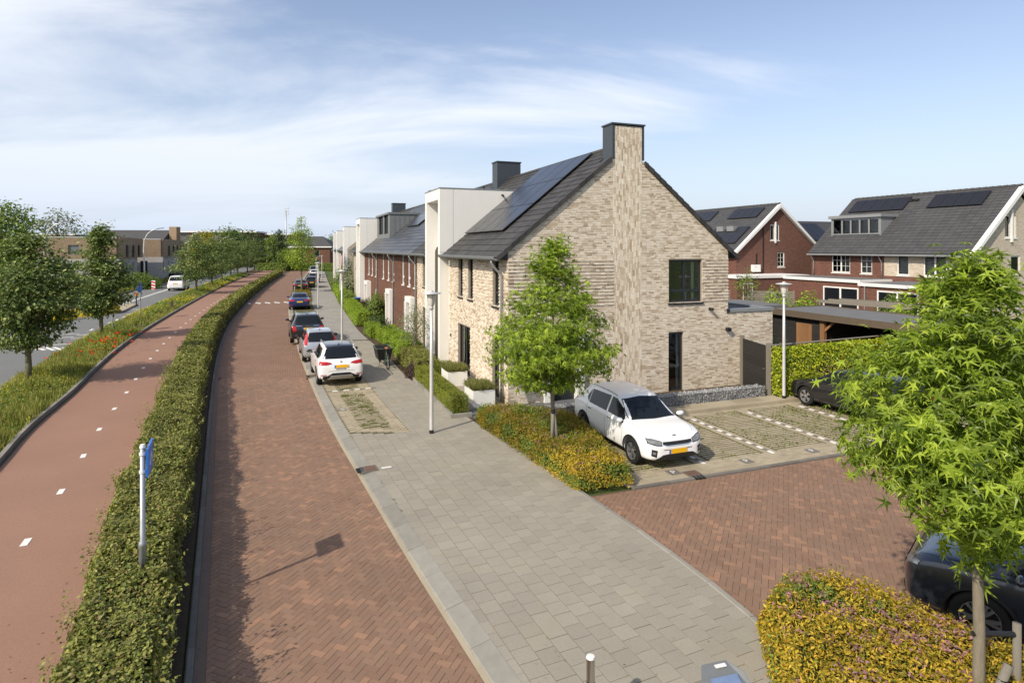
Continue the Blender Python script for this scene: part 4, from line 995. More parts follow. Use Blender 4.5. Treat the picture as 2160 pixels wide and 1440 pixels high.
def cream_end(y0, y1, label):
    t = terr('row_house', label, y0); W = y1 - y0
    O = [(3.02 + 1.0, 3.02 + 1.7, 3.4, 5.1), (3.02 + 3.6, 3.02 + 4.3, 3.4, 5.1), (3.02 + 1.0, 3.02 + 2.0, 0.05, 2.3), (3.02 + 3.4, 3.02 + 4.4, 0.05, 2.3), (0, 3.02, 0, 5.6)]
    wall(t, 'front_wall', F_FRONT, 0, W, 0, EAVE, O, m_cream_far)
    for o in O[:4]: window(t, F_FRONT, *o, m_antframe, m_darkglass, sill=m_antframe)
    portal(t, 0.005, 3.02); rf = roof_shell(t, 3.02, W, m_anth); roof_shell(rf, 0, 3.018, m_anth, 3.3, name='roof_behind_bay'); lay_tiles(rf, 0, W, lambda x, y: y < 3.1 and x < 3.2, 1.3, 0.34, m_tile, 40)
    MB().prism([(0, W - 0.3, 0), (GW, W - 0.3, 0), (GW, W - 0.3, EAVE), (RX, W - 0.3, EAVE + RX * SLOPE - 0.1), (0, W - 0.3, EAVE)], (0, 0.29, 0)).build('end_wall', m_cream_far, t)
    gutter(t, 3.03, W); downpipe(t, W - 0.4); stack_box(t, W - 1.2, z1=10.3); solar(t, 3.6, 6.6, 0.8, 2.9, 3, 2); return t
cream_end(38.0, 47.6, 'cream brick house with the second white bay, at the far end of the near row')

# second row further up the street, turned a little
def far_row(org, ang):
    def tt(name, label, y0): return thing(name, label, 'house', (org[0] - math.sin(ang) * y0, org[1] + math.cos(ang) * y0, 0), ang)
    specs = [(0, 8, 'cream', True, 'pale brick house with a white bay at the near end of the far row'), (8, 20, 'brown', False, 'brown brick row house with a white door frame in the far row'),
             (20, 33, 'brown', True, 'brown brick row house with a white bay further up the street'), (33, 44, 'brown', True, 'last brick row house with a white bay at the end of the street')]
    for y0, y1, kd, bay_, lab in specs:
        t = tt('row_house', lab, y0); W = y1 - y0 - 0.01; m = m_cream_far if kd == 'cream' else m_brown; wm_ = m_antframe if kd == 'cream' else m_whitep
        b = 3.0 if bay_ else 0.0; us = [b + 0.9 + 1.9 * k for k in range(int((W - b - 0.8) / 1.9))]
        O = [(a, a + 0.7, 3.3, 5.1) for a in us] + [(a, a + 0.9, 0.1, 2.3) for a in us[::2]]; bo = [(0, 3.0, 0, 5.6)] if bay_ else []
        wall(t, 'front_wall', F_FRONT, 0, W, 0, EAVE, O + bo, m)
        for o in O: window(t, F_FRONT, *o, wm_, m_darkglass, recess=0.04, fw=0.1)
        if bay_: portal(t, 0.005, 3.0)
        else:
            d = MB(F_FRONT); d.box(W - 2.2, W - 1.9, 0.002, 0.35, 0, 2.6); d.box(W - 0.8, W - 0.5, 0.002, 0.35, 0, 2.6); d.box(W - 1.9, W - 0.8, 0.002, 0.35, 2.3, 2.6); d.build('door_surround', m_white, t)
        rf = roof_shell(t, b, W, m_anth)
        if bay_: roof_shell(rf, 0, b - 0.002, m_anth, 3.3, name='roof_behind_bay')
        lay_tiles(rf, 0, W, (lambda x, y: y < 3.1 and x < 3.2) if bay_ else None, 1.6, 0.5, m_tile_shiny, 20)
        MB().prism([(0, 0.002, 0), (GW, 0.002, 0), (GW, 0.002, EAVE), (RX, 0.002, EAVE + RX * SLOPE - 0.1), (0, 0.002, EAVE)], (0, 0.28, 0)).build('end_wall', m, t)
        gutter(t, b, W); downpipe(t, W - 0.3)
        if kd == 'brown' and not bay_: solar(t, 4, 8, 1.0, 3.2, 4, 2)
        if y0 == 20: dormer(t, 4.0, 11.0)
far_row((-21.3, 79.0), math.atan(0.335))
# ------------------------------------------------------------ planting
LEAFN = ([(0, 0, 0), (0.4, 0.21, 0.06), (1, 0, -0.08), (0.4, -0.21, 0.06)], [(0, 1, 2), (0, 2, 3)])
def leaf_mesh(name, pts, nrm, size, shape=LEAF4, jitter=0.35, seed=0, droop=0.0, var=0.35):
    rng = np.random.default_rng(seed); n = len(pts)
    nn = nrm + rng.normal(0, jitter, (n, 3)); sc = size * (1 + rng.uniform(-var, var, n))
    return scatter(name, *shape, pts, frames(nn, sc, None, rng))

def hedge(name, label, line, width, height, mat, dens=900, leaf=0.05, seed=0, z0=0.05, cat='hedge', group=None, rough=0.06, dens_fn=None, taper=0.9, shape=LEAF4, thin=None, bot=0.1):
    """a clipped hedge along a polyline: a dark core and leaves over its sides and top"""
    L = np.array([(p[0], p[1]) for p in line], float); seg = np.linalg.norm(np.diff(L, axis=0), axis=1); cum = np.r_[0, np.cumsum(seg)]; tot = cum[-1]
    wid = width if callable(width) else (lambda s: np.full(np.shape(s), width)); hei = height if callable(height) else (lambda s: np.full(np.shape(s), height))
    def at(s):
        x = np.interp(s, cum, L[:, 0]); y = np.interp(s, cum, L[:, 1]); e = 0.05 + tot * 1e-4
        dx = np.interp(np.clip(s + e, 0, tot), cum, L[:, 0]) - np.interp(np.clip(s - e, 0, tot), cum, L[:, 0]); dy = np.interp(np.clip(s + e, 0, tot), cum, L[:, 1]) - np.interp(np.clip(s - e, 0, tot), cum, L[:, 1])
        l = np.hypot(dx, dy); return np.stack([x, y], -1), np.stack([-dy / l, dx / l], -1), np.stack([dx / l, dy / l], -1)
    t = thing(name, label, cat, (0, 0, 0), 0, group); rng = np.random.default_rng(seed)
    # core
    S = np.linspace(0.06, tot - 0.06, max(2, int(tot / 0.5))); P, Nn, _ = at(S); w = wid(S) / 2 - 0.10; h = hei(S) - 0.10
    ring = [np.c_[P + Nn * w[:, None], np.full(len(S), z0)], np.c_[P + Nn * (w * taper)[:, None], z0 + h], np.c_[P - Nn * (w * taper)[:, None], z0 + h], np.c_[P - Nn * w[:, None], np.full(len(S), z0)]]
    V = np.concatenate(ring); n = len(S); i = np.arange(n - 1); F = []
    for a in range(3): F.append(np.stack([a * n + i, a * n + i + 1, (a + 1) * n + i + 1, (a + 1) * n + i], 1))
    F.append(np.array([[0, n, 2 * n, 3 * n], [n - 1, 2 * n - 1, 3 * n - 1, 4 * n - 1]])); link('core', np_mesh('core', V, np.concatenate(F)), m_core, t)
    per = wid(S).mean() + 2 * hei(S).mean(); N = int(dens * per * tot)
    s = rng.uniform(0, tot, N)
    if dens_fn is not None: s = s[rng.uniform(0, 1, N) < dens_fn(s)]; N = len(s)
    q = rng.uniform(0, 1, N); P, Nn, T = at(s); W = wid(s) / 2; Hh = hei(s); fr = Hh / (2 * Hh + 2 * W)
    side = np.where(q < fr, 1, np.where(q > 1 - fr, -1, 0)); r = rng.uniform(0, 1, N)
    xo = np.where(side == 0, (r * 2 - 1) * W * taper, side * W * (1 - (1 - taper) * r)); zo = np.where(side == 0, Hh, bot + r * (Hh - bot))
    nn = np.where((side == 0)[:, None], np.c_[np.zeros((N, 2)), np.ones(N)], np.c_[Nn * side[:, None], np.full(N, 0.45)])
    p3 = np.c_[P + Nn * xo[:, None], z0 + zo]
    corner = np.clip((np.abs(xo) / W - 0.75) * 4, 0, 1) * np.clip((zo / Hh - 0.8) * 5, 0, 1); p3[:, 2] -= 0.07 * corner
    p3 += nn * (vnoise(p3, seed + 3, 2.2) * rough + vnoise(p3, seed + 5, 7.0) * rough * 0.5)[:, None] + rng.normal(0, leaf * 0.5, (N, 3))
    ends = rng.uniform(0, 1, int(dens * wid(0.0) * hei(0.0)) * 2); m = len(ends)     # both end faces
    se = np.where(np.arange(m) % 2 == 0, 0.0, tot); Pe, Ne, Te = at(se); sg = np.where(se == 0, -1.0, 1.0)
    pe = np.c_[Pe + Ne * ((rng.uniform(-1, 1, m)) * wid(se) / 2)[:, None], z0 + rng.uniform(bot, 1, m) * hei(se)] + rng.normal(0, leaf * 0.5, (m, 3)); ne = np.c_[Te * sg[:, None], np.full(m, 0.4)]
    p3 = np.concatenate([p3, pe]); nn = np.concatenate([nn, ne])
    if thin is not None: k = rng.uniform(0, 1, len(p3)) < thin(p3); p3 = p3[k]; nn = nn[k]
    sz = leaf * np.clip(np.linalg.norm(p3 - CAMP, axis=1) / 22, 1, 4) if dens_fn is not None else leaf
    o = link('foliage', leaf_mesh('foliage', p3, nn, sz, shape, 0.45, seed), mat, t); tag(o, kind='stuff'); return t, p3

def mound(name, label, poly, height, mat, n, leaf, seed=0, z0=0.05, flowers=0, fmat=None, fsize=0.05, cat='shrub', zones=None, edge=0.45):
    """a low spreading shrub bed with an uneven top; optional flower heads"""
    rng = np.random.default_rng(seed); P = np.array(poly); lo, hi = P.min(0), P.max(0)
    t = thing(name, label, cat, (0, 0, 0))
    def edge_d(xy):
        d = np.full(len(xy), 1e9)
        for i in range(len(P)):
            a, b = P[i], P[(i + 1) % len(P)]; ab = b - a; k = np.clip(((xy - a) @ ab) / (ab @ ab), 0, 1); d = np.minimum(d, np.linalg.norm(xy - a - k[:, None] * ab, axis=1))
        return d
    def top(xy):
        e = np.clip(edge_d(xy) / edge, 0, 1); q = np.c_[xy, np.zeros(len(xy))]
        return (height * (1 + 0.16 * vnoise(q, seed + 1, 1.6) + 0.09 * vnoise(q, seed + 2, 4.5))) * np.sqrt(np.clip(1 - (1 - e) ** 2.2, 0.02, 1)) ** 0.9
    xy = rng.uniform(lo, hi, (int(n * 2.2), 2)); xy = xy[poly_inside(xy, poly)][:n]
    h = top(xy); eps = 0.06; gx = (top(xy + [eps, 0]) - top(xy - [eps, 0])) / (2 * eps); gy = (top(xy + [0, eps]) - top(xy - [0, eps])) / (2 * eps)
    nn = np.c_[-gx, -gy, np.ones(len(xy))]; nn /= np.linalg.norm(nn, axis=1, keepdims=True)
    p3 = np.c_[xy, z0 + h * (1 - np.abs(rng.normal(0, 0.16, len(xy)))) + np.where(rng.uniform(0, 1, len(xy)) < 0.12, rng.uniform(0, 0.14, len(xy)), 0)] + rng.normal(0, 0.025, (len(xy), 3))
    # skirt of leaves on the outer face
    m = n // 3; k = rng.integers(0, len(P), m); f = rng.uniform(0, 1, m); a = P[k]; b = P[(k + 1) % len(P)]; c = P.mean(0)
    e = a + (b - a) * f[:, None]; inw = (c - e); inw /= np.linalg.norm(inw, axis=1, keepdims=True); off = rng.uniform(-0.04, 0.22, m)
    ps = np.c_[e + inw * off[:, None], z0 + 0.04 + rng.uniform(0, 1, m) * height * np.clip((off + 0.1) / 0.3, 0.15, 0.9)]; ns = np.c_[-inw, np.full(m, 0.6)]
    p3 = np.concatenate([p3, ps]); nn = np.concatenate([nn, ns])
    # core
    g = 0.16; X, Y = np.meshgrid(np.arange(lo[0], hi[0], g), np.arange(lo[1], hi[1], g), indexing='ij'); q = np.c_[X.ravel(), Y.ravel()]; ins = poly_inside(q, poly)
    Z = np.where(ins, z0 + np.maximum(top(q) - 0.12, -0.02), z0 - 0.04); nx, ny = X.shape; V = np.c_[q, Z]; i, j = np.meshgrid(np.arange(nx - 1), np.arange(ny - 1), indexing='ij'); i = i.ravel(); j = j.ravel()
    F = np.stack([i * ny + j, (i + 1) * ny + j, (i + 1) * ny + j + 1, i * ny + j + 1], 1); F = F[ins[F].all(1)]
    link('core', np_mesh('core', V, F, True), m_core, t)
    if zones is None: tag(link('foliage', leaf_mesh('foliage', p3, nn, leaf, LEAFN, 0.75, seed), mat, t), kind='stuff')
    else:
        z = zones(p3)
        for zi, zm in enumerate(mat): tag(link('foliage', leaf_mesh('foliage', p3[z == zi], nn[z == zi], leaf, LEAFN, 0.75, seed + zi), zm, t), kind='stuff')
    if flowers:
        w = vnoise(np.c_[xy, np.zeros(len(xy))], seed + 9, 1.6) * 0.5 + rng.normal(0, 1.0, len(xy)); idx = np.argsort(-w)[:int(flowers * 1.6)]; idx = rng.permutation(idx)[:flowers]
        base = np.c_[xy[idx], z0 + h[idx] + 0.02]; per = 14
        fp = np.repeat(base, per, 0) + rng.normal(0, 1, (len(base) * per, 3)) * np.array([fsize * 0.55, fsize * 0.55, fsize * 0.22])
        tag(link('flower_heads', leaf_mesh('flower_heads', fp, np.tile([0, 0, 1.0], (len(fp), 1)), fsize * 0.55, LEAF4, 0.5, seed), fmat, t), kind='stuff')
    return t

def limb_tree(tree, trunk_h, r0, crown, seed, mat, top_z, lean=(0, 0)):
    """tapered trunk with limbs reaching into the crown; returns branch points"""
    rng = np.random.default_rng(seed); mb = MB(); z = np.linspace(0, top_z * 0.97, 9)
    pts = [(lean[0] * q + 0.02 * math.sin(q * 2.1), lean[1] * q + 0.02 * math.cos(q * 1.7), q) for q in z]; rad = [r0 * (1.12 if q < 0.05 else 1) * (1 - 0.92 * (q / top_z) ** 1.2) + 0.004 for q in z]
    mb.tube(pts, rad, 10); tips = []
    return mb, pts, rng
def crown_points(prof, n_cl, rng, tips_bias=0.55, seed=0, droop=0.0):
    """cluster centres inside a crown outline given as (z, radius) pairs, pushed towards its surface, uneven"""
    zs = np.array([p[0] for p in prof]); rs = np.array([p[1] for p in prof]); out = []
    zz = np.linspace(zs[0], zs[-1], 200); rr = np.interp(zz, zs, rs); w = rr + 0.12; cdf = np.cumsum(w) / w.sum()
    z = np.interp(rng.uniform(0, 1, n_cl), cdf, zz); a = rng.uniform(0, 2 * math.pi, n_cl); R_ = np.interp(z, zs, rs)
    q = np.c_[np.cos(a), np.sin(a), z * 0.9]; lob = 1 + 0.20 * vnoise(q, seed + 21, 2.0) + 0.12 * vnoise(q, seed + 22, 4.2)
    r = R_ * lob * (rng.uniform(0, 1, n_cl) ** tips_bias)
    return np.c_[r * np.cos(a), r * np.sin(a), z - droop * r], r / (R_ + 1e-6)

def make_tree(name, label, loc, prof, r0, n_cl, per, leaf, shape, mat, seed, cr=0.20, bark=m_bark, cat='tree', group=None, flat=0.55, parts=0, up=0.5, droop=0.0, limbs=26, bias=0.5, lean=(0, 0), tip=0.7):
    t = thing(name, label, cat, loc, 0, group); rng = np.random.default_rng(seed); top = prof[-1][0]
    mb, tp, _ = limb_tree(t, prof[0][0], r0, prof, seed, bark, top, lean)
    C, rel = crown_points(prof, n_cl, rng, bias, seed, droop); C[:, :2] += np.array([lean]) * C[:, 2:3]
    idx = rng.permutation(n_cl)[:limbs]
    for i in idx:
        c = C[i]; z0 = max(prof[0][0] * 0.92, c[2] - 0.75 * np.hypot(c[0] - lean[0] * c[2], c[1] - lean[1] * c[2]) - 0.1); z0 = min(z0, top * 0.9)
        b = np.array([lean[0] * z0, lean[1] * z0, z0]); k = r0 * 0.38 * (1 - 0.75 * z0 / top); mid = b + (c - b) * 0.5 + np.array([0, 0, 0.10 * np.linalg.norm(c - b)])
        mb.tube([b, mid, c], [k + 0.004, k * 0.6 + 0.003, 0.004], 6)
    mb.build('trunk', bark, t, smooth=True)
    pts = np.repeat(C, per, 0) + rng.normal(0, 1, (n_cl * per, 3)) * np.array([cr, cr, cr * flat]); out = pts - np.array([0, 0, prof[0][0] + 0.3 * (top - prof[0][0])])
    out /= np.linalg.norm(out, axis=1, keepdims=True); nn = out * (1 - up) + np.array([0, 0, 1.0]) * up
    hang = out.copy(); hang[:, 2] -= tip          # leaf tips point outwards and down
    hang += rng.normal(0, 0.45, hang.shape); sc = leaf * (1 + rng.uniform(-0.35, 0.3, len(pts)))
    Rm = frames(nn + rng.normal(0, 0.45, nn.shape), sc, hang, rng)
    if parts:
        cr_o = bpy.data.objects.new('crown', None); COL.objects.link(cr_o); cr_o.parent = t
        w = pts + np.array(loc); vis = in_frame(w); toward = ((CAMP - w) * (out)).sum(1) > 0
        d = np.where(vis & toward, np.linalg.norm(w - CAMP, axis=1), 1e9); sel = np.argsort(d)[:parts]; rest = np.setdiff1d(np.arange(len(pts)), sel)
        me = np_mesh('leaf', *shape); me.materials.append(mat)
        for i in sel:
            o = bpy.data.objects.new('leaf', me); COL.objects.link(o); o.parent = cr_o; m4 = np.eye(4); m4[:3, :3] = Rm[i]; m4[:3, 3] = pts[i]; o.matrix_basis = Matrix(m4.tolist())
        tag(link('leaves_further_in', scatter('leaves', *shape, pts[rest], Rm[rest]), mat, cr_o), kind='stuff')
    else: tag(link('crown', scatter('crown', *shape, pts, Rm), mat, t), kind='stuff')
    return t

# ---- long hedge between the cycle path and the street
hy = np.concatenate([np.arange(3.0, 40, 1.0), np.arange(40, 128, 4.0)]); wfun = lambda Y: np.interp(Y, [0, 8, 11, 30, 80, 130], [0.95, 1.05, 1.22, 1.28, 1.1, 1.0])
hl = [(float(SL(y)) - 0.30 - float(wfun(y)) / 2 / math.cos(0.43), float(y)) for y in hy]
cumy = np.r_[0, np.cumsum(np.hypot(*np.diff(np.array(hl), axis=0).T))]
dens_h = lambda s: np.clip((11.0 / np.maximum(np.interp(s, cumy, hy), 7.0)) ** 1.25, 0.05, 1.0)
lh, _ = hedge('long_hedge', 'long leafy hedge between the red cycle path and the brick street', hl, lambda s: np.interp(np.interp(s, cumy, hy), [0, 8, 11, 30, 80, 130], [0.9, 1.0, 1.18, 1.22, 1.05, 0.95]), lambda s: np.interp(np.interp(s, cumy, hy), [0, 8, 11, 40, 130], [0.88, 0.90, 0.94, 0.92, 0.85]), l_hedge, 1750, 0.050, 3, 0.02, rough=0.10, dens_fn=dens_h, taper=0.86, shape=LEAF_FOLD)
# loose shoots standing out of the hedge
rng = np.random.default_rng(5); sp = []
for k in range(110):
    y = 6.5 + 22 * rng.uniform() ** 1.5; x = float(SL(y)) - 0.30 - float(wfun(y)) * 1.06 * (0.0 if rng.uniform() < 0.25 else 1.0) + rng.normal(0, 0.04); h0 = 0.55 + 0.45 * rng.uniform(); dx = -0.16 if x < float(SL(y)) - 0.8 else 0.14
    for q in range(16): f = q / 16; sp.append((x + dx * f * rng.uniform(0.8, 1.2), y + rng.normal(0, 0.03), h0 + 0.30 * f))
sp = np.array(sp); tag(link('loose_shoots', leaf_mesh('loose_shoots', sp, np.tile([-0.3, -0.2, 1.0], (len(sp), 1)), 0.05, LEAF4, 0.6, 8), l_hedge, lh), kind='stuff')

# ---- wild verge: grass, herbs, yellow flowers, poppies
def verge_cloud(n, a, b, rng, pw=1.6):
    Y = a + (b - a) * rng.uniform(0, 1, n) ** pw; f = rng.uniform(0.0, 1, n); x = (RR(Y) + 0.02) * (1 - f) + (CL(Y) - 0.08) * f; return np.c_[x, Y], f
rng = np.random.default_rng(31); N = 95000; xy, f = verge_cloud(N, 9, 125, rng, 1.9); q = np.c_[xy, np.zeros(N)]
hh = np.clip(0.30 + 0.20 * vnoise(q, 41, 0.9) + 0.10 * vnoise(q, 42, 3.0), 0.06, 0.75) * (0.45 + 0.55 * np.sin(np.clip(f, 0.03, 0.97) * math.pi) ** 0.6)
gap = (xy[:, 1] > 41.3) & (xy[:, 1] < 43.0) & (f > 0.6); xy = xy[~gap]; hh = hh[~gap]; N = len(xy)
BL = ([(-0.035, 0, 0), (0.035, 0, 0), (0.03, 0.10, 0.55), (0.0, 0.30, 1.0)], [(0, 1, 2), (0, 2, 3)])
far = np.clip(xy[:, 1] / 26, 1, 4); ang = rng.uniform(0, 6.28, N); c, s_ = np.cos(ang), np.sin(ang); Z = np.zeros(N); ln = hh * rng.uniform(0.5, 1.25, N); wd = 0.55 * far * rng.uniform(0.4, 1, N)
Rm = np.stack([np.stack([c * wd, -s_ * ln * 0.8, Z], 1), np.stack([s_ * wd, c * ln * 0.8, Z], 1), np.stack([Z, Z, ln], 1)], 1)
o = link('verge_grass', scatter('verge_grass', *BL, np.c_[xy, np.full(N, 0.07)], Rm), l_grass); tag(o, 'tall wild grass of the verge beside the cycle path', 'grass', kind='stuff')
xy2, f2 = verge_cloud(42000, 10, 120, rng, 1.7); q = np.c_[xy2, np.zeros(len(xy2))]; k = vnoise(q, 47, 1.0) > -0.15; xy2 = xy2[k]; f2 = f2[k]; h2 = (0.10 + 0.44 * rng.uniform(0, 1, len(xy2))) * np.sin(np.clip(f2, 0.08, 0.92) * math.pi)
o = link('verge_herbs', leaf_mesh('verge_herbs', np.c_[xy2, 0.07 + h2], np.tile([0, 0, 1.0], (len(xy2), 1)), 0.06 * np.clip(xy2[:, 1] / 30, 1, 3), LEAF4, 0.7, 5), l_mid); tag(o, 'leafy herbs between the grass of the verge', 'herbs', kind='stuff')
xy3, f3 = verge_cloud(9000, 12, 110, rng, 1.3); q = np.c_[xy3, np.zeros(len(xy3))]; k = vnoise(q, 53, 0.55) > 0.15; xy3 = xy3[k]; f3 = f3[k]
o = link('yellow_flowers', leaf_mesh('yellow_flowers', np.c_[xy3, 0.30 + 0.35 * rng.uniform(0, 1, len(xy3)) * np.sin(np.clip(f3, 0.1, 0.9) * math.pi)], np.tile([-0.3, -0.4, 1.0], (len(xy3), 1)), 0.042 * np.clip(xy3[:, 1] / 28, 1, 2.6), LEAF4, 0.5, 6), l_yellow); tag(o, 'small yellow wild flowers scattered over the verge', 'flowers', kind='stuff')
pm = MB(); 
for k in range(4):
    a = k * math.pi / 2; pm.poly([(0, 0, 0), (0.05 * math.cos(a - 0.7), 0.05 * math.sin(a - 0.7), 0.03), (0.062 * math.cos(a), 0.062 * math.sin(a), 0.035), (0.05 * math.cos(a + 0.7), 0.05 * math.sin(a + 0.7), 0.03)])
pme = pm.mesh('poppy'); pme.materials.append(l_poppy)
rng = np.random.default_rng(12)
for k in range(46):
    c = ((-22.2, 31.6), (-21.6, 33.0), (-20.0, 29.4), (-22.6, 34.2))[k % 4]; x = c[0] + rng.normal(0, 0.55); y = c[1] + rng.normal(0, 1.1)
    o = link('poppy', pme, None, None, (x, y, 0.52 + rng.uniform(-0.08, 0.2)), (rng.uniform(-0.5, 0.2), rng.uniform(-0.4, 0.4), rng.uniform(0, 6))); o.scale = (1.35,) * 3
    tag(o, 'red poppy flower in the wild verge near the second tree', 'poppy', 'red poppies in the verge')

# ---- grass in the joints of the parking bays
rng = np.random.default_rng(77); pts = []
for y0, y1 in ((18.2, 22.8), (23.0, 28), (45, 52)):
    n = 2600; Y = rng.uniform(y0, y1, n); Y = np.round((Y - y0) / 0.122 - 0.5) * 0.122 + y0 + 0.061 + rng.normal(0, 0.012, n); x = SR(Y) + 0.42 + rng.uniform(0.45, 1.42, n); q = np.c_[x, Y, np.zeros(n)]
    k = vnoise(q, 61, 1.5) + rng.normal(0, 0.4, n) > 0.1; pts.append(q[k] + np.array([0, 0, 0.08]))
for b in range(6):
    n = 4200; lx = 0.50 + 2.25 * b + rng.uniform(0.30, 1.95, n); ly = rng.uniform(-6.8, -3.15, n); ly = np.round((ly + 6.75) / 0.138 - 0.5) * 0.138 - 6.75 + 0.069 + rng.normal(0, 0.011, n)
    q = np.c_[HO.x + lx * HU[0] + ly * HV[0], HO.y + lx * HU[1] + ly * HV[1], np.zeros(n)]; k = vnoise(q, 67, 1.1) + rng.normal(0, 0.35, n) > -0.05; pts.append(q[k] + np.array([0, 0, 0.022]))
pts = np.concatenate(pts); n = len(pts); nn = rng.normal(0, 0.5, (n, 3)) + np.array([0, 0, 1.0]); l_joint = M_leaf('joint_grass_blade', [(0.10, 0.13, 0.02), (0.16, 0.19, 0.03), (0.22, 0.24, 0.05)], 0.3, 0.6, 0.15)
o = link('joint_grass', scatter('joint_grass', *LEAF4, pts, frames(nn, 0.055 * rng.uniform(0.5, 1.3, n), None, rng)), l_joint); tag(o, 'low grass growing in the joints of the parking bays', 'grass', kind='stuff')
# weeds and leaf litter along kerbs
pts = []
for k in range(900):
    y = 5 + 30 * rng.uniform() ** 1.3; x = float(SR(y)) + 0.40 + rng.normal(0, 0.012); pts.append((x, y, 0.088))
for k in range(500):
    y = 5 + 24 * rng.uniform() ** 1.3; x = float(SL(y)) + 0.045 + rng.normal(0, 0.012); pts.append((x, y, 0.01))
pts = np.array(pts); pts = pts[vnoise(pts, 71, 2.4) > 0.45]; o = link('kerb_weeds', leaf_mesh('kerb_weeds', pts, np.tile([0, 0, 1.0], (len(pts), 1)), 0.028, LEAF4, 0.5, 3), l_joint); tag(o, 'small weeds along the kerbs of the brick street', 'weeds', kind='stuff')

# ---- box hedge and edging in front of the corner house, planters with grasses
def Hl(L): return [H2W(*p) for p in L]
hedge('box_hedge', 'low clipped box hedge on a concrete edging beside the white planters', Hl([(-1.86, -0.55), (-1.88, 2), (-1.92, 5.0)]), 0.55, 0.62, l_box, 2600, 0.034, 11, 0.08, rough=0.03, taper=0.95)
hedge('box_hedge', 'short piece of clipped box hedge against the white bay', Hl([(-1.5, 5.35), (-0.55, 5.35)]), 0.5, 0.62, l_box, 2400, 0.034, 12, 0.08, rough=0.03, taper=0.95)
eg = thing('hedge_edging', 'grey concrete edging around the foot of the low box hedge', 'edging', (*H2W(-2.2, -0.85), 0), HA)
for k in range(6): MB().box(-0.05, 0.05, 0.02 + k, 0.99 + k, 0, 0.2).build('edging_stone', m_kerb, eg)
for k in range(1): MB().box(0.06, 0.65, -0.02, 0.08, 0, 0.2).build('edging_stone', m_kerb, eg)
def planter(y0, label):
    t = thing('planter', label, 'planter', (*H2W(-1.22, y0), 0.10), HA); w, d, h = 0.78, 1.05, 0.55
    b = MB().box(0, w, 0, 0.05, 0, h).box(0, w, d - 0.05, d, 0, h).box(0, 0.05, 0.05, d - 0.05, 0, h).box(w - 0.05, w, 0.05, d - 0.05, 0, h); b.build('tub', m_white, t); MB().box(0.05, w - 0.05, 0.05, d - 0.05, 0, h - 0.06).build('earth', m_soil, t)
    rng = np.random.default_rng(int(y0 * 10) + 3); n = 2600; p = np.c_[rng.uniform(0.03, w - 0.03, n), rng.uniform(0.03, d - 0.03, n), np.full(n, h - 0.05)]; out = np.c_[(p[:, 0] - w / 2) * 0.9, (p[:, 1] - d / 2) * 0.7, np.zeros(n)]
    ln = rng.uniform(0.15, 0.36, n); dirv = out * 0.9 + rng.normal(0, 0.28, (n, 3)); dirv[:, 2] = 1; dirv /= np.linalg.norm(dirv, axis=1, keepdims=True); sd = np.cross(dirv, rng.normal(size=(n, 3))); sd /= np.linalg.norm(sd, axis=1, keepdims=True); nr = np.cross(sd, dirv)
    tag(link('grass_tuft', scatter('grass_tuft', *BL, p, np.stack([sd * 0.17, nr * ln[:, None] * 0.7, dirv * ln[:, None]], 2)), M_leaf('planter_grass_%d' % int(y0), [(0.13, 0.15, 0.04), (0.20, 0.21, 0.07), (0.28, 0.25, 0.10)], 0.3), t), kind='stuff')
planter(0.08, 'white planter with grass nearest the corner of the house'); planter(3.4, 'white planter with grass in front of the wide glazed door')

# ---- spirea beds
b1 = [(-1.12, 19.25), (-0.25, 19.1), (0.9, 18.9), (2.0, 18.3), (2.42, 16.4), (2.62, 14.6), (2.75, 13.95), (1.5, 13.6), (1.28, 13.85), (0.1, 16.3), (-0.9, 18.3)]
zone1 = lambda p: np.where(vnoise(p, 95, 2.2) + RNG.normal(0, 0.25, len(p)) > 0.5, 2, ((p[:, 1] + 0.35 * p[:, 0] + 0.25 * vnoise(p, 91, 2.5)) < 15.35).astype(int))
mound('spirea_bed', 'low orange green spirea bed between the sidewalk and the white hatchback', b1, 0.62, (l_spir, l_spir2, l_mid), 34000, 0.054, 51, 0.05, 110, l_pink, 0.055, zones=zone1)
b2 = [(3.5, 8.6), (4.0, 9.15), (4.8, 9.3), (5.35, 8.9), (5.75, 8.2), (6.25, 7.4), (7.2, 6.2), (7.4, 4.6), (4.0, 4.4), (3.0, 6.2), (3.25, 7.6)]
mound('spirea_bed', 'golden flowering spirea bed with pink heads in the lower right foreground', b2, 0.72, (l_spir2, l_spir, l_mid), 46000, 0.058, 57, 0.05, 210, l_pink, 0.075, zones=lambda p: np.where(vnoise(p, 97, 1.7) + 0.5 * vnoise(p, 98, 5.0) + RNG.normal(0, 0.22, len(p)) > 0.55, 2, np.where(RNG.uniform(0, 1, len(p)) < 0.3, 1, 0)))

# ---- trees
PROF = [(1.75, 0.25), (2.1, 0.95), (2.5, 1.55), (3.0, 1.68), (3.5, 1.5), (4.1, 1.12), (4.7, 0.72), (5.2, 0.42), (5.68, 0.06)]
make_tree('sweetgum_tree', 'young sweetgum tree with star leaves in front of the cream gable', (1.06, 16.0, 0.05), PROF, 0.062, 370, 26, 0.15, STAR, l_star, 101, 0.15, parts=0, droop=0.10, up=0.4, tip=0.9)
make_tree('sweetgum_tree', 'large sweetgum tree with star shaped leaves in the right foreground', (5.12, 6.7, 0.05), [(2.05, 0.10), (2.4, 0.20), (2.65, 0.58), (2.85, 1.0), (3.15, 1.22), (3.55, 1.30), (3.95, 1.2), (4.3, 0.9), (4.65, 0.58), (4.98, 0.32), (5.3, 0.05)], 0.064, 340, 26, 0.15, STAR, l_star, 211, 0.15, parts=300, droop=0.03, up=0.4, tip=0.9)
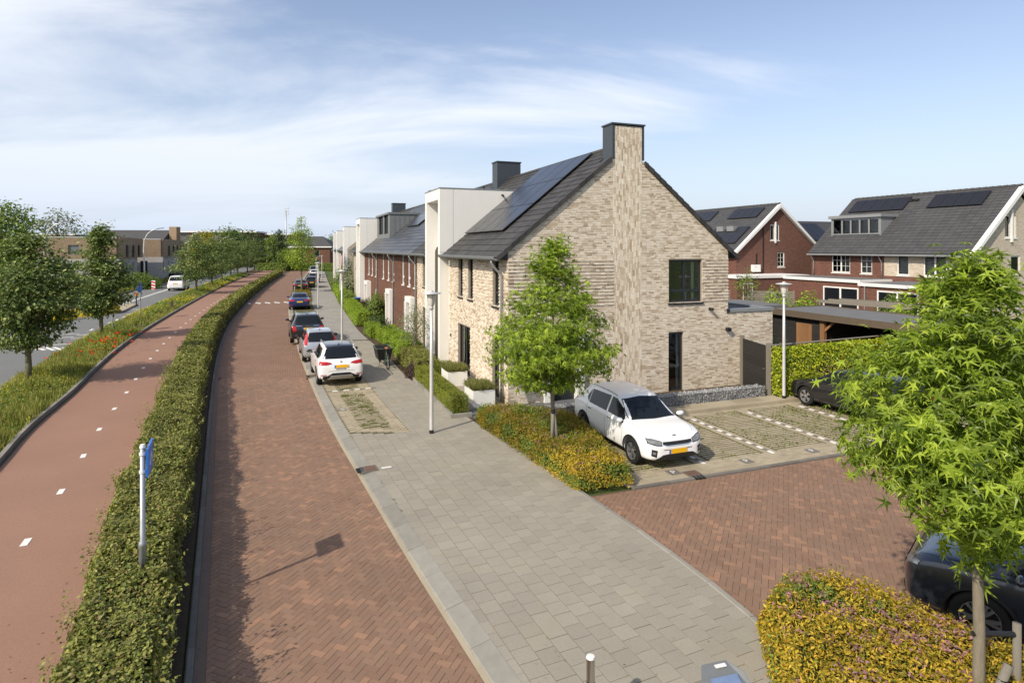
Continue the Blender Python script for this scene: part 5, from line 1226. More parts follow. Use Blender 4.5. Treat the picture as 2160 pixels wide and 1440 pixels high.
# lime trees in the verge
LP = [(1.55, 0.5), (2.0, 0.95), (2.6, 1.3), (3.2, 1.65), (3.9, 1.9), (4.6, 1.6), (5.2, 1.15), (5.7, 0.55), (6.05, 0.1)]
make_tree('lime_tree', 'dark leaved lime tree nearest the camera in the left verge', (-19.3, 24.3, 0.05), LP, 0.115, 175, 80, 0.13, LEAF_FOLD, l_lime, 301, 0.27, m_barkg, group='lime trees along the main road', flat=0.42, up=0.65, droop=0.12, bias=0.6)
LP2 = [(1.5, 0.25), (1.9, 0.95), (2.6, 1.45), (3.4, 1.5), (4.4, 1.2), (5.2, 0.85), (6.1, 0.5), (6.9, 0.08)]
t2 = make_tree('lime_tree', 'lime tree behind the red poppies, second from the camera', (-24.5, 36.3, 0.05), LP2, 0.12, 175, 66, 0.15, LEAF_FOLD, l_lime, 307, 0.27, m_barkg, group='lime trees along the main road', flat=0.42, up=0.65, droop=0.12, bias=0.6)
LP3 = [(1.7, 0.4), (2.3, 2.0), (3.2, 2.6), (4.4, 2.3), (5.6, 1.5), (6.6, 0.8), (7.3, 0.1)]
t3 = make_tree('lime_tree', 'lime tree beside the white van on the main road', (-37.8, 72.9, 0.05), LP3, 0.13, 200, 34, 0.21, LEAF4, l_lime, 311, 0.36, m_barkg, group='lime trees along the main road', flat=0.45, up=0.65, droop=0.1)
labs = ['third lime tree of the far group along the main road', 'fourth lime tree of the far group along the main road', 'fifth lime tree of the far group along the main road', 'sixth lime tree of the far group along the main road', 'lime tree at the far end of the verge row', 'last lime tree before the road bends away']
for k, (x, y, s_) in enumerate([(-42.0, 85.2, 0.95), (-46.2, 97, 1.0), (-51.7, 112, 1.0), (-54.5, 121, 0.95), (-59.5, 137, 1.0), (-63.5, 150, 1.05)]):
    o = copy_tree(t3); o.location = (x, y, 0.05); o.rotation_euler = (0, 0, 1.1 + 1.9 * k); o.scale = (s_,) * 3; o['label'] = labs[k]

# fallen leaves and grit on the paving
rng = np.random.default_rng(19); pts = []
for k in range(420):
    y = 7.5 + 20 * rng.uniform() ** 1.6; q = rng.uniform()
    if q < 0.35: x = float(SR(y)) - abs(rng.normal(0, 0.35)); z = 0.006
    elif q < 0.6: x = float(SL(y)) + 0.1 + abs(rng.normal(0, 0.3)); z = 0.006
    elif q < 0.8: x = float(SR(y)) + 0.5 + rng.uniform(0, 3.0); z = 0.088
    else: x = float(CRt(y)) - abs(rng.normal(0, 0.5)); z = 0.018
    pts.append((x, y, z))
pts = np.array(pts); o = link('fallen_leaves', leaf_mesh('fallen_leaves', pts, np.tile([0, 0, 1.0], (len(pts), 1)), 0.030, LEAF4, 0.15, 21, var=0.5), M_leaf('fallen_leaf', [(0.16, 0.10, 0.03), (0.30, 0.21, 0.07), (0.10, 0.07, 0.03)], 0.1)); tag(o, 'dry fallen leaves on the paving', 'leaves', kind='stuff')
# ------------------------------------------------------------ vehicles (local frame: x forward, y left, z up, origin on the ground under the middle)
TMP = bpy.data.scenes.new('tmp_eval')
def ev_mesh(o):
    vl = TMP.view_layers[0]; vl.update(); dg = vl.depsgraph; return bpy.data.meshes.new_from_object(o.evaluated_get(dg), depsgraph=dg)
def car_body_mesh(st, wheels, wr, extra=0.045):
    """lofted body from stations (x, z_bottom, z_shoulder, z_top, half width, half width of the top), wheel arches cut out"""
    rings = []
    for x, zb, zs, zt, w, wt in st:
        crown = min(0.05, 0.35 * max(zt - zs, 0.01)); h = zs - zb
        half = [(0, zb), (0.78 * w, zb), (0.945 * w, zb + 0.05), (0.985 * w, zb + 0.22 * h), (w, zb + 0.52 * h), (0.992 * w, zb + 0.80 * h), (0.965 * w, zs - 0.012), (0.935 * w, zs + 0.012 if zt - zs > 0.1 else zs)]
        p6 = half[-1]; top = (wt, zt - crown)
        half += [(p6[0] + (top[0] - p6[0]) * 0.5, p6[1] + (top[1] - p6[1]) * 0.5), top, (wt * 0.90, zt - crown * 0.35), (wt * 0.5, zt - crown * 0.08), (0, zt)]
        ring = [(x, y, z) for y, z in half] + [(x, -y, z) for y, z in half[-2:0:-1]]; rings.append(ring)
    n = len(rings[0]); V = [p for r in rings for p in r]; F = [(i * n + k, i * n + (k + 1) % n, (i + 1) * n + (k + 1) % n, (i + 1) * n + k) for i in range(len(rings) - 1) for k in range(n)]
    F += [tuple(range(n))[::-1], tuple(range((len(rings) - 1) * n, len(rings) * n))]
    me = bpy.data.meshes.new('b'); me.from_pydata(V, [], F); bm = bmesh.new(); bm.from_mesh(me); bmesh.ops.recalc_face_normals(bm, faces=bm.faces[:]); bm.to_mesh(me); bm.free()
    o = bpy.data.objects.new('b', me); TMP.collection.objects.link(o); o.modifiers.new('s', 'SUBSURF').levels = 2
    smooth = ev_mesh(o)
    bvh = BVHTree.FromPolygons([v.co.copy() for v in smooth.vertices], [tuple(p.vertices) for p in smooth.polygons])
    o.modifiers.clear(); o.data = smooth; cut = MB()
    for wx in wheels:
        for s in (1, -1):
            yo = max(q[4] for q in st) + 0.1
            cut.lathe([(0.001, s * (yo - 0.55)), (wr + extra, s * (yo - 0.55)), (wr + extra, s * yo), (0.001, s * yo)], 28, (wx, 0, wr), 'y')
    cm = cut.mesh('c'); co = bpy.data.objects.new('c', cm); TMP.collection.objects.link(co)
    smooth.materials.append(None); smooth.materials.append(None); cm.materials.append(None); cm.materials.append(None)
    for p in cm.polygons: p.material_index = 1
    b = o.modifiers.new('x', 'BOOLEAN'); b.operation = 'DIFFERENCE'; b.object = co; b.solver = 'EXACT'; b.material_mode = 'INDEX'
    res = ev_mesh(o)
    for p in res.polygons: p.use_smooth = p.material_index == 0
    bpy.data.objects.remove(o); bpy.data.objects.remove(co); return res, bvh

def patch(bvh, mode, A, B, off=0.005, n=14, m=6):
    """a skin between polylines A and B (2-D, in side / front / rear / top view) laid on the body; sign says which side"""
    def res(L, k):
        L = np.array(L, float); d = np.r_[0, np.cumsum(np.linalg.norm(np.diff(L, axis=0), axis=1))]; s = np.linspace(0, d[-1], k); return np.stack([np.interp(s, d, L[:, i]) for i in (0, 1)], 1)
    a, b = res(A, n), res(B, n); V = []
    for j in range(m):
        f = j / (m - 1)
        for i in range(n):
            p = a[i] * (1 - f) + b[i] * f
            if mode == 'left': o, d = Vector((p[0], 3, p[1])), Vector((0, -1, 0))
            elif mode == 'right': o, d = Vector((p[0], -3, p[1])), Vector((0, 1, 0))
            elif mode == 'front': o, d = Vector((5, p[0], p[1])), Vector((-1, 0, 0))
            elif mode == 'rear': o, d = Vector((-5, p[0], p[1])), Vector((1, 0, 0))
            else: o, d = Vector((p[0], p[1], 4)), Vector((0, 0, -1))
            h, nn, _, _ = bvh.ray_cast(o, d)
            if h is None:
                hh, nn, _, _ = bvh.find_nearest(o + d * (3 if mode in ('left', 'right') else 4)); h = hh
            if nn.dot(d) > 0: nn = -nn
            V.append(tuple(h + nn * off))
    F = [(j * n + i, j * n + i + 1, (j + 1) * n + i + 1, (j + 1) * n + i) for j in range(m - 1) for i in range(n - 1)]
    me = bpy.data.meshes.new('p'); me.from_pydata(V, [], F); bm = bmesh.new(); bm.from_mesh(me); bmesh.ops.recalc_face_normals(bm, faces=bm.faces[:])
    ref = {'left': Vector((0, 1, 0)), 'right': Vector((0, -1, 0)), 'front': Vector((1, 0, 0)), 'rear': Vector((-1, 0, 0)), 'top': Vector((0, 0, 1))}[mode]
    if sum((f.normal.dot(ref) for f in bm.faces)) < 0: bmesh.ops.reverse_faces(bm, faces=bm.faces[:])
    bm.to_mesh(me); bm.free()
    for p in me.polygons: p.use_smooth = True
    return me

def wheel_meshes(wr, w=0.205, rim_r=None, spokes=5, dark=False):
    rr = rim_r or wr * 0.66
    ty = MB().lathe([(rr * 0.98, -w / 2 + 0.02), (rr * 1.03, -w / 2), (wr * 0.93, -w / 2), (wr * 0.985, -w / 2 + 0.03), (wr, -w / 2 + 0.06), (wr, w / 2 - 0.06), (wr * 0.985, w / 2 - 0.03), (wr * 0.93, w / 2), (rr * 1.03, w / 2), (rr * 0.98, w / 2 - 0.02)], 32, axis='y').mesh('tyre', True)
    ri = MB(); ri.lathe([(rr * 1.0, w / 2 - 0.022), (rr * 0.985, w / 2 - 0.006), (rr * 0.93, w / 2 - 0.012), (rr * 0.90, w / 2 - 0.06), (rr * 0.9, -w / 2 + 0.02)], 32, axis='y')
    for k in range(spokes):
        for dd in (-0.17, 0.17):
            a = 2 * math.pi * k / spokes; c, s = math.cos(a), math.sin(a); T = Matrix(((c, 0, -s, 0), (0, 1, 0, 0), (s, 0, c, 0), (0, 0, 0, 1))); ri.T = T
            ri.prism([(0.045, w / 2 - 0.055, -0.020), (rr * 0.93, w / 2 - 0.035, rr * dd - 0.022), (rr * 0.93, w / 2 - 0.035, rr * dd + 0.022), (0.045, w / 2 - 0.055, 0.020)], (0, 0.028, 0)); ri.T = None
    ri.lathe([(0.001, w / 2 - 0.02), (0.05, w / 2 - 0.022), (0.06, w / 2 - 0.05)], 16, axis='y')
    rm = ri.mesh('rim'); dk = MB().lathe([(0.001, w / 2 - 0.085), (rr * 0.9, w / 2 - 0.08)], 24, axis='y').mesh('brake'); return ty, rm, dk

WHEELS = {}
def make_car(name, label, st, L, wb, wr, pm, loc, head, glass, feats, cat='car', group=None, roof=None, spokes=5, rim=m_alloy, clad=True, wx0=0.0):
    """head: heading angle of the nose from +X. glass / feats: lists of (part name, material, mode, A, B, offset)"""
    t = thing(name, label, cat, loc, head, group); W = max(s[4] for s in st); wheels = (wx0 + wb / 2, wx0 - wb / 2)
    me, bvh = car_body_mesh(st, wheels, wr); me.materials.clear(); me.materials.append(pm); me.materials.append(m_black); me.name = 'body'
    link('body', me, None, t)
    def put(nm, mat, mode, A, B, off=0.006, n=14, m=6):
        if mode == 'both':
            put(nm, mat, 'left', A, B, off, n, m); return put(nm, mat, 'right', A, B, off, n, m)
        if mode in ('fronts', 'rears'):
            put(nm, mat, mode[:-1], A, B, off, n, m); return put(nm, mat, mode[:-1], [(-y, z) for y, z in A], [(-y, z) for y, z in B], off, n, m)
        q = patch(bvh, mode, A, B, off, n, m); q.name = nm; return link(nm, q, mat, t)
    for g in glass + feats: put(*g)
    if clad:
        for wx in wheels:
            for r0, r1, mt in ((wr + 0.03, wr + 0.085, m_black),):
                A = [(wx + r0 * math.cos(a), wr + r0 * math.sin(a)) for a in np.linspace(-0.25, math.pi + 0.25, 24)]; B = [(wx + r1 * math.cos(a), wr + r1 * math.sin(a)) for a in np.linspace(-0.25, math.pi + 0.25, 24)]
                put('arch_trim', mt, 'both', A, B, 0.008, 24, 3)
    key = (wr, spokes)
    if key not in WHEELS: WHEELS[key] = wheel_meshes(wr, 0.205, None, spokes)
    ty, rm, dk = WHEELS[key]
    for wx in wheels:
        for s in (1, -1):
            e = bpy.data.objects.new('wheel', None); COL.objects.link(e); e.parent = t; e.location = (wx, s * (W - 0.125), wr); e.rotation_euler = (0, 0, 0 if s > 0 else math.pi)
            link('tyre', ty, m_rubber, e); link('rim', rm, rim, e); link('brake_disc', dk, m_black, e)
    return t, bvh, put

def mirrors(t, x, y, z, mat):
    for s in (1, -1):
        mb = MB(); mb.lathe([(0.001, -0.11), (0.05, -0.095), (0.068, -0.04), (0.07, 0.04), (0.05, 0.10), (0.001, 0.115)], 12, (0, 0, 0), 'y')
        mm = mb.mesh('mirror', True); o = link('mirror', mm, mat, t, (x, s * (y + 0.08), z)); o.scale = (0.85, 1, 0.95)
        MB().box(-0.03, 0.03, -0.06, 0.04, -0.05, 0.0).build('mirror_foot', m_black, t, loc=(x, s * (y - 0.02), z - 0.03))
def plate(t, x, z, rear, tilt=0.0):
    o = MB().box(-0.006, 0.006, -0.26, 0.26, -0.056, 0.056).build('number_plate', m_plate, t, loc=(x, 0, z), rot=(0, tilt, 0)); s = -1 if rear else 1
    y0, y1 = (0.215, 0.26) if s < 0 else (-0.26, -0.215)
    MB().box(-0.008, 0.008, y0, y1, -0.055, 0.055).build('country_strip', m_blue, o)
def antenna(t, x, z, tall=0.22):
    o = MB().prism([(x - 0.07, -0.025, z - 0.01), (x + 0.07, -0.025, z - 0.01), (x + 0.02, -0.012, z + 0.03), (x - 0.05, -0.012, z + 0.035)], (0, 0.05, 0)).build('antenna_foot', m_black, t)
    if tall: MB().tube([(x - 0.03, 0, z + 0.02), (x - 0.03 - tall * 0.6, 0, z + tall)], 0.004, 6).build('antenna_rod', m_black, o)
def rails(t, x0, x1, y, z, mat=m_alloy, dz=0.05):
    for s in (1, -1): MB().tube([(x0, s * y, z - 0.02), (x0 + 0.12, s * y, z + dz), ((x0 + x1) / 2, s * (y + 0.012), z + dz + 0.03), (x1 - 0.15, s * y, z + dz), (x1, s * y, z - 0.04)], 0.018, 8).build('roof_rail', mat, t, smooth=True)

def hatch(L, W, H, ws=1.0, zs=0.96, nose=0.86, rear=1.0, tail=0.30, zb=0.20):
    """stations of a hatchback / crossover. tail: length over which the tailgate rises to the roof"""
    h = L / 2; w = W / 2; k = H / 1.52
    return [(-h, zb + 0.25, zs - 0.30, zs - 0.25, w * 0.70, w * 0.58), (-h + 0.03, zb + 0.14, zs - 0.10, zs - 0.04, w * 0.88, w * 0.70), (-h + 0.10, zb + 0.06, zs - 0.01, zs + 0.06, w * 0.95, w * 0.74),
            (-h + 0.10 + tail * 0.5, zb + 0.03, zs + 0.01, zs + 0.30 * k, w * 0.98, w * 0.70), (-h + 0.12 + tail, zb + 0.02, zs + 0.01, H - 0.05, w * 0.99, w * 0.665), (-h + 0.75, zb, zs, H - 0.008, w, w * 0.67),
            (-0.55, zb, zs - 0.015, H, w, w * 0.685), (0.0, zb, zs - 0.03, H - 0.015, w, w * 0.69), (0.30, zb, zs - 0.035, H - 0.07, w, w * 0.685), (0.62, zb, zs - 0.04, H - 0.25, w, w * 0.70), (h - 1.08, zb, zs - 0.05, zs + 0.055, w, w * 0.78),
            (h - 0.95, zb, zs - 0.06, zs + 0.015, w, w * 0.80), (h - 0.55, zb + 0.01, nose + 0.0, nose + 0.05, w * 0.99, w * 0.80), (h - 0.24, zb + 0.02, nose - 0.09, nose - 0.03, w * 0.95, w * 0.74), (h - 0.09, zb + 0.04, nose - 0.18, nose - 0.13, w * 0.86, w * 0.64), (h - 0.01, zb + 0.10, nose - 0.30, nose - 0.26, w * 0.66, w * 0.50), (h, zb + 0.16, nose - 0.36, nose - 0.33, w * 0.5, w * 0.4)]

def std_glass(L, W, H, zs, rear_top, rear_bot, hb=0.80, xb=None, split=None, qx=None):
    """windscreen, side windows (front door, rear door, quarter), rear window"""
    w = W / 2; h = L / 2; g = []
    ws0 = zs + 0.045; wt = H - 0.075
    g.append(('windscreen', m_carglass, 'front', [(-w * 0.80, ws0 + 0.01), (0, ws0 - 0.005), (w * 0.80, ws0 + 0.01)], [(-w * 0.64, wt - 0.055), (0, wt - 0.02), (w * 0.64, wt - 0.055)], 0.007))
    xc = h - 1.12; x2 = -0.02 if split is None else split
    g.append(('side_window', m_carglass, 'both', [(x2 + 0.03, zs + 0.035), (xc - 0.12, zs + 0.005)], [(x2 + 0.03, H - 0.115), (0.22, H - 0.14), (xc - 0.36, zs + 0.24), (xc - 0.16, zs + 0.07)], 0.006))
    xr = -h + 0.78 if xb is None else xb
    g.append(('side_window', m_carglass, 'both', [(xr, zs + 0.05), (x2 - 0.05, zs + 0.035)], [(xr - 0.02, H - 0.14), (x2 - 0.05, H - 0.115)], 0.006))
    q = xr - 0.30 if qx is None else qx
    g.append(('quarter_window', m_carglass, 'both', [(q + 0.05, zs + 0.15), (xr - 0.04, zs + 0.055)], [(q + 0.04, zs + 0.22), (xr - 0.06, H - 0.15)], 0.006, 8, 4))
    g.append(('rear_window', m_carglass, 'rear', [(-w * 0.76, rear_bot + 0.015), (0, rear_bot), (w * 0.76, rear_bot + 0.015)], [(-w * 0.60, rear_top - 0.01), (0, rear_top), (w * 0.60, rear_top - 0.01)], 0.007))
    return g
def seams(L, W, zs, H, zb, x2=-0.02, nose=0.86):
    h = L / 2; s = []
    def v(x, z0, z1, dx=0.0): s.append(('door_gap', m_black, 'both', [(x, z0), (x + dx, z1)], [(x + 0.007, z0), (x + dx + 0.007, z1)], 0.003, 8, 2))
    v(h - 1.22, zb + 0.1, zs - 0.02, 0.02); v(x2 - 0.03, zb + 0.1, zs + 0.02); v(-h + 0.98, zb + 0.42, zs + 0.03, -0.02)
    s.append(('sill_trim', m_black, 'both', [(-h + 0.95, zb + 0.015), (h - 1.2, zb + 0.015)], [(-h + 0.95, zb + 0.10), (h - 1.2, zb + 0.10)], 0.006, 10, 3))
    for x in (x2 + 0.12, -h + 1.08): s.append(('door_handle', m_black, 'both', [(x, zs - 0.10), (x + 0.16, zs - 0.10)], [(x, zs - 0.075), (x + 0.16, zs - 0.075)], 0.02, 5, 2))
    w = W / 2
    s.append(('bonnet_gap', m_black, 'top', [(h - 1.0, -w * 0.80), (h - 0.50, -w * 0.80), (h - 0.22, -w * 0.66)], [(h - 1.0, -w * 0.808), (h - 0.50, -w * 0.808), (h - 0.22, -w * 0.668)], 0.003, 10, 2))
    s.append(('bonnet_gap', m_black, 'top', [(h - 1.0, w * 0.80), (h - 0.50, w * 0.80), (h - 0.22, w * 0.66)], [(h - 1.0, w * 0.808), (h - 0.50, w * 0.808), (h - 0.22, w * 0.668)], 0.003, 10, 2))
    s.append(('wiper_tray', m_black, 'top', [(h - 1.06, -w * 0.74), (h - 0.99, 0), (h - 1.06, w * 0.74)], [(h - 1.12, -w * 0.74), (h - 1.07, 0), (h - 1.12, w * 0.74)], 0.008, 14, 3))
    return s

p_white = paint('white_car_paint', (0.86, 0.86, 0.85)); p_silver = paint('silver_car_paint', (0.50, 0.52, 0.55), 0.55, 0.3); p_black = paint('black_car_paint', (0.012, 0.012, 0.014)); p_blue = paint('blue_car_paint', (0.018, 0.035, 0.13), 0.3)
p_navy = paint('dark_blue_grey_car_paint', (0.028, 0.034, 0.046), 0.4); p_grey = paint('dark_grey_car_paint', (0.06, 0.062, 0.066), 0.4); p_lgrey = paint('light_blue_grey_car_paint', (0.26, 0.29, 0.33), 0.4)

# ---- white crossover hatchback in the first bay of the car park
L, W, H_, zs = 4.14, 1.76, 1.52, 0.97
st = hatch(L, W, H_, zs=zs, nose=0.90, tail=0.56, zb=0.21); h = L / 2; w = W / 2
fe = seams(L, W, zs, H_, 0.21)
fe += [('grille', m_black, 'front', [(-0.42, 0.655), (-0.30, 0.625), (0.30, 0.625), (0.42, 0.655)], [(-0.42, 0.71), (-0.2, 0.705), (0.2, 0.705), (0.42, 0.71)], 0.006), ('grille_chrome', m_chrome, 'front', [(-0.43, 0.648), (-0.30, 0.605), (0.30, 0.605), (0.43, 0.648)], [(-0.42, 0.655), (-0.30, 0.625), (0.30, 0.625), (0.42, 0.655)], 0.012, 14, 2),
       ('headlight', m_headl, 'fronts', [(0.46, 0.64), (0.60, 0.655), (0.76, 0.71)], [(0.45, 0.715), (0.62, 0.765), (0.775, 0.79)], 0.008), ('headlight_rim', m_black, 'fronts', [(0.445, 0.62), (0.60, 0.635), (0.78, 0.69)], [(0.435, 0.725), (0.62, 0.78), (0.79, 0.80)], 0.004),
       ('fog_lamp_housing', m_black, 'fronts', [(0.60, 0.36), (0.72, 0.40)], [(0.58, 0.53), (0.71, 0.56)], 0.007), ('fog_lamp', m_headl, 'fronts', [(0.62, 0.43), (0.69, 0.44)], [(0.62, 0.49), (0.69, 0.50)], 0.013, 6, 4),
       ('lower_grille', m_black, 'front', [(-0.62, 0.30), (-0.5, 0.285), (0.5, 0.285), (0.62, 0.30)], [(-0.44, 0.41), (-0.3, 0.42), (0.3, 0.42), (0.44, 0.41)], 0.007), ('skid_plate', m_alloy, 'front', [(-0.52, 0.24), (0.52, 0.24)], [(-0.60, 0.285), (-0.5, 0.275), (0.5, 0.275), (0.60, 0.285)], 0.012, 14, 3), ('plate_recess', m_black, 'front', [(-0.40, 0.52), (0.40, 0.52)], [(-0.42, 0.535), (0.42, 0.535)], 0.006, 12, 2),
       ('taillight', m_tail, 'rears', [(0.56, 0.84), (0.80, 0.86)], [(0.54, 0.98), (0.79, 1.0)], 0.008), ('bumper_trim', m_black, 'rear', [(-0.8, 0.30), (0.8, 0.30)], [(-0.82, 0.46), (0.82, 0.46)], 0.008)]
fe += [('roof_channel', m_black, 'top', [(-1.45, 0.535), (-0.6, 0.555), (0.15, 0.56)], [(-1.45, 0.55), (-0.6, 0.57), (0.15, 0.575)], 0.004, 14, 2), ('roof_channel', m_black, 'top', [(-1.45, -0.535), (-0.6, -0.555), (0.15, -0.56)], [(-1.45, -0.55), (-0.6, -0.57), (0.15, -0.575)], 0.004, 14, 2)]
x, y = H2W(1.86, -4.98)
t, bv, put = make_car('white_hatchback', 'white crossover hatchback parked beside the orange green shrubs', st, L, 2.58, 0.325, p_white, (x, y, 0.03), HA - math.pi / 2, std_glass(L, W, H_, zs, H_ - 0.10, zs + 0.10, xb=-h + 1.02, qx=-h + 0.80), fe, spokes=5)
mirrors(t, 0.83, w, 1.00, p_white); plate(t, h + 0.005, 0.475, False, 0.08); plate(t, -h - 0.005, 0.72, True); antenna(t, -1.35, 1.50)
MB().lathe([(0.001, 0.012), (0.06, 0.01), (0.065, 0.0)], 16).build('badge', m_black, t, loc=(h - 0.16, 0, 0.80), rot=(0, R(62), 0)).scale = (0.5, 1, 1)
# steering wheel seen behind the windscreen
# ---- cars parked along the street, seen from behind
def rear_fe(W, zs, lamp, plate_z, bump, extra=()):
    w = W / 2; return [('taillight', m_tail, 'rears', *lamp, 0.010), ('bumper_trim', m_black, 'rear', [(-w * 0.86, bump[0]), (w * 0.86, bump[0])], [(-w * 0.9, bump[1]), (-w * 0.55, bump[1]), (-w * 0.42, bump[2]), (w * 0.42, bump[2]), (w * 0.55, bump[1]), (w * 0.9, bump[1])], 0.008), *extra]
def street_pos(Y, off): hd = heading(SR, Y); return (float(SR(Y)) + off, Y, 0.08), hd + math.pi / 2
# white crossover with black roof, nearest
L, W, H_, zs = 4.14, 1.78, 1.55, 0.98; st = hatch(L, W, H_, zs=zs, nose=0.90, tail=0.42, zb=0.22); w = W / 2; h = L / 2
fe = seams(L, W, zs, H_, 0.22) + rear_fe(W, zs, ([(0.34, 0.90), (0.56, 0.86), (0.83, 0.88)], [(0.40, 0.95), (0.56, 0.99), (0.80, 1.0)]), 0.8, (0.30, 0.44, 0.55), [('skid_plate', m_alloy, 'rear', [(-0.50, 0.30), (0.50, 0.30)], [(-0.40, 0.46), (0.40, 0.46)], 0.014), ('reflector', m_tail, 'rears', [(0.56, 0.47), (0.78, 0.47)], [(0.56, 0.50), (0.78, 0.50)], 0.014, 6, 2), ('tailgate_gap', m_black, 'rear', [(-0.50, 0.62), (0.50, 0.62)], [(-0.50, 0.628), (0.50, 0.628)], 0.004, 12, 2),
     ('exhaust', m_chrome, 'rears', [(0.36, 0.33), (0.52, 0.33)], [(0.36, 0.36), (0.52, 0.36)], 0.02, 5, 2)])
fe += [('black_roof', p_black, 'top', [(-1.66, -0.50), (-1.0, -0.54), (0.12, -0.57)], [(-1.66, 0.50), (-1.0, 0.54), (0.12, 0.57)], 0.004, 16, 12), ('roof_spoiler', p_black, 'rear', [(-0.53, H_ - 0.10), (0.53, H_ - 0.10)], [(-0.50, H_ - 0.03), (0.50, H_ - 0.03)], 0.01)]
pos, hd = street_pos(26.0, 1.42)
pos = (-7.48, 25.75, 0.08)
t, bv, put = make_car('white_crossover', 'white crossover with a black roof, nearest of the cars parked along the street', st, L, 2.57, 0.33, p_white, pos, hd, std_glass(L, W, H_, zs, H_ - 0.12, zs + 0.09), fe, group='cars parked along the street')
mirrors(t, 0.83, w, 1.02, p_black); plate(t, -h - 0.012, 0.80, True); rails(t, -1.5, 0.25, 0.56, H_ - 0.03); antenna(t, -1.25, H_ - 0.01, 0.2)
link('badge', MB().lathe([(0.001, 0.012), (0.05, 0.01), (0.055, 0)], 14).mesh('badge'), m_steel, t, (-h + 0.055, 0, 0.95), (0, -R(80), 0))
link('lettering', text_mesh('lettering', 'ARONA', 0.075, m_steel, 0.003), None, t, (-h - 0.004, 0, 0.685), (R(90), 0, R(-90))).scale = (1.5, 1, 1)
# silver small hatchback with tall red lamps
L, W, H_, zs = 3.85, 1.69, 1.47, 0.92; st = hatch(L, W, H_, zs=zs, nose=0.82, tail=0.40, zb=0.19); w = W / 2; h = L / 2
fe = seams(L, W, zs, H_, 0.19) + rear_fe(W, zs, ([(0.62, 0.84), (0.78, 0.86)], [(0.56, 1.34), (0.63, 1.34)]), 0.7, (0.22, 0.30, 0.34))
t, bv, put = make_car('silver_hatchback', 'small silver hatchback with tall red lamps between the white and the black cars', st, L, 2.46, 0.30, p_silver, (-9.75, 30.6, 0.08), heading(SR, 30.8) + math.pi / 2, std_glass(L, W, H_, zs, H_ - 0.09, zs + 0.05), fe, group='cars parked along the street', clad=False)
mirrors(t, 0.72, w, 0.96, m_black); plate(t, -h - 0.008, 0.60, True); antenna(t, -1.1, H_ - 0.01, 0.0)
# black SUV
L, W, H_, zs = 4.50, 1.86, 1.66, 1.06; st = hatch(L, W, H_, zs=zs, nose=1.0, tail=0.36, zb=0.26); w = W / 2; h = L / 2
fe = seams(L, W, zs, H_, 0.26) + rear_fe(W, zs, ([(0.60, 0.78), (0.78, 0.74)], [(0.62, 1.02), (0.84, 1.04)]), 0.8, (0.34, 0.50, 0.62), [('chrome_strip', m_chrome, 'rears', [(0.30, 1.03), (0.62, 1.03)], [(0.30, 1.06), (0.62, 1.07)], 0.012, 8, 2), ('exhaust', m_chrome, 'rears', [(0.42, 0.42), (0.60, 0.42)], [(0.42, 0.47), (0.60, 0.47)], 0.02, 5, 2)])
t, bv, put = make_car('black_suv', 'black sport utility car with silver roof rails behind the silver hatchback', st, L, 2.68, 0.36, p_black, (-12.3, 36.3, 0.08), heading(SR, 36.9) + math.pi / 2, std_glass(L, W, H_, zs, H_ - 0.12, zs + 0.08), fe, group='cars parked along the street')
mirrors(t, 0.9, w, 1.1, p_black); plate(t, -h - 0.012, 0.90, True); rails(t, -1.7, 0.3, 0.58, H_ - 0.02); antenna(t, -1.5, H_ - 0.01, 0.0)
link('lettering', text_mesh('lettering', 'LYNK&CO', 0.06, m_steel, 0.003), None, t, (-h + 0.02, 0, 1.045), (R(90), 0, R(-90)))

def sedan(L, W, H, zs, nose=0.84, zb=0.17):
    h = L / 2; w = W / 2
    return [(-h, zb + 0.28, zs - 0.20, zs - 0.17, w * 0.70, w * 0.55), (-h + 0.04, zb + 0.14, zs - 0.04, zs + 0.02, w * 0.88, w * 0.70), (-h + 0.14, zb + 0.06, zs - 0.0, zs + 0.06, w * 0.95, w * 0.76), (-h + 0.50, zb + 0.02, zs, zs + 0.08, w * 0.98, w * 0.74), (-h + 0.72, zb, zs, zs + 0.12, w, w * 0.70), (-h + 1.05, zb, zs, H - 0.18, w, w * 0.64),
            (-h + 1.40, zb, zs, H - 0.05, w, w * 0.63), (-0.5, zb, zs - 0.01, H, w, w * 0.65), (0.05, zb, zs - 0.02, H - 0.02, w, w * 0.66), (0.35, zb, zs - 0.03, H - 0.10, w, w * 0.66), (0.70, zb, zs - 0.03, H - 0.30, w, w * 0.69), (h - 1.35, zb, zs - 0.04, zs + 0.05, w, w * 0.77), (h - 1.15, zb, zs - 0.05, zs + 0.0, w, w * 0.79),
            (h - 0.60, zb + 0.01, nose - 0.03, nose + 0.02, w * 0.98, w * 0.78), (h - 0.22, zb + 0.03, nose - 0.13, nose - 0.08, w * 0.92, w * 0.70), (h - 0.03, zb + 0.08, nose - 0.28, nose - 0.24, w * 0.72, w * 0.55), (h, zb + 0.14, nose - 0.36, nose - 0.33, w * 0.5, w * 0.4)]
def sedan_glass(L, W, H, zs):
    w = W / 2; h = L / 2; g = std_glass(L, W, H, zs, H - 0.10, zs + 0.13, xb=-h + 1.55, qx=-h + 1.15); return g
L, W, H_, zs = 4.70, 1.83, 1.44, 0.93
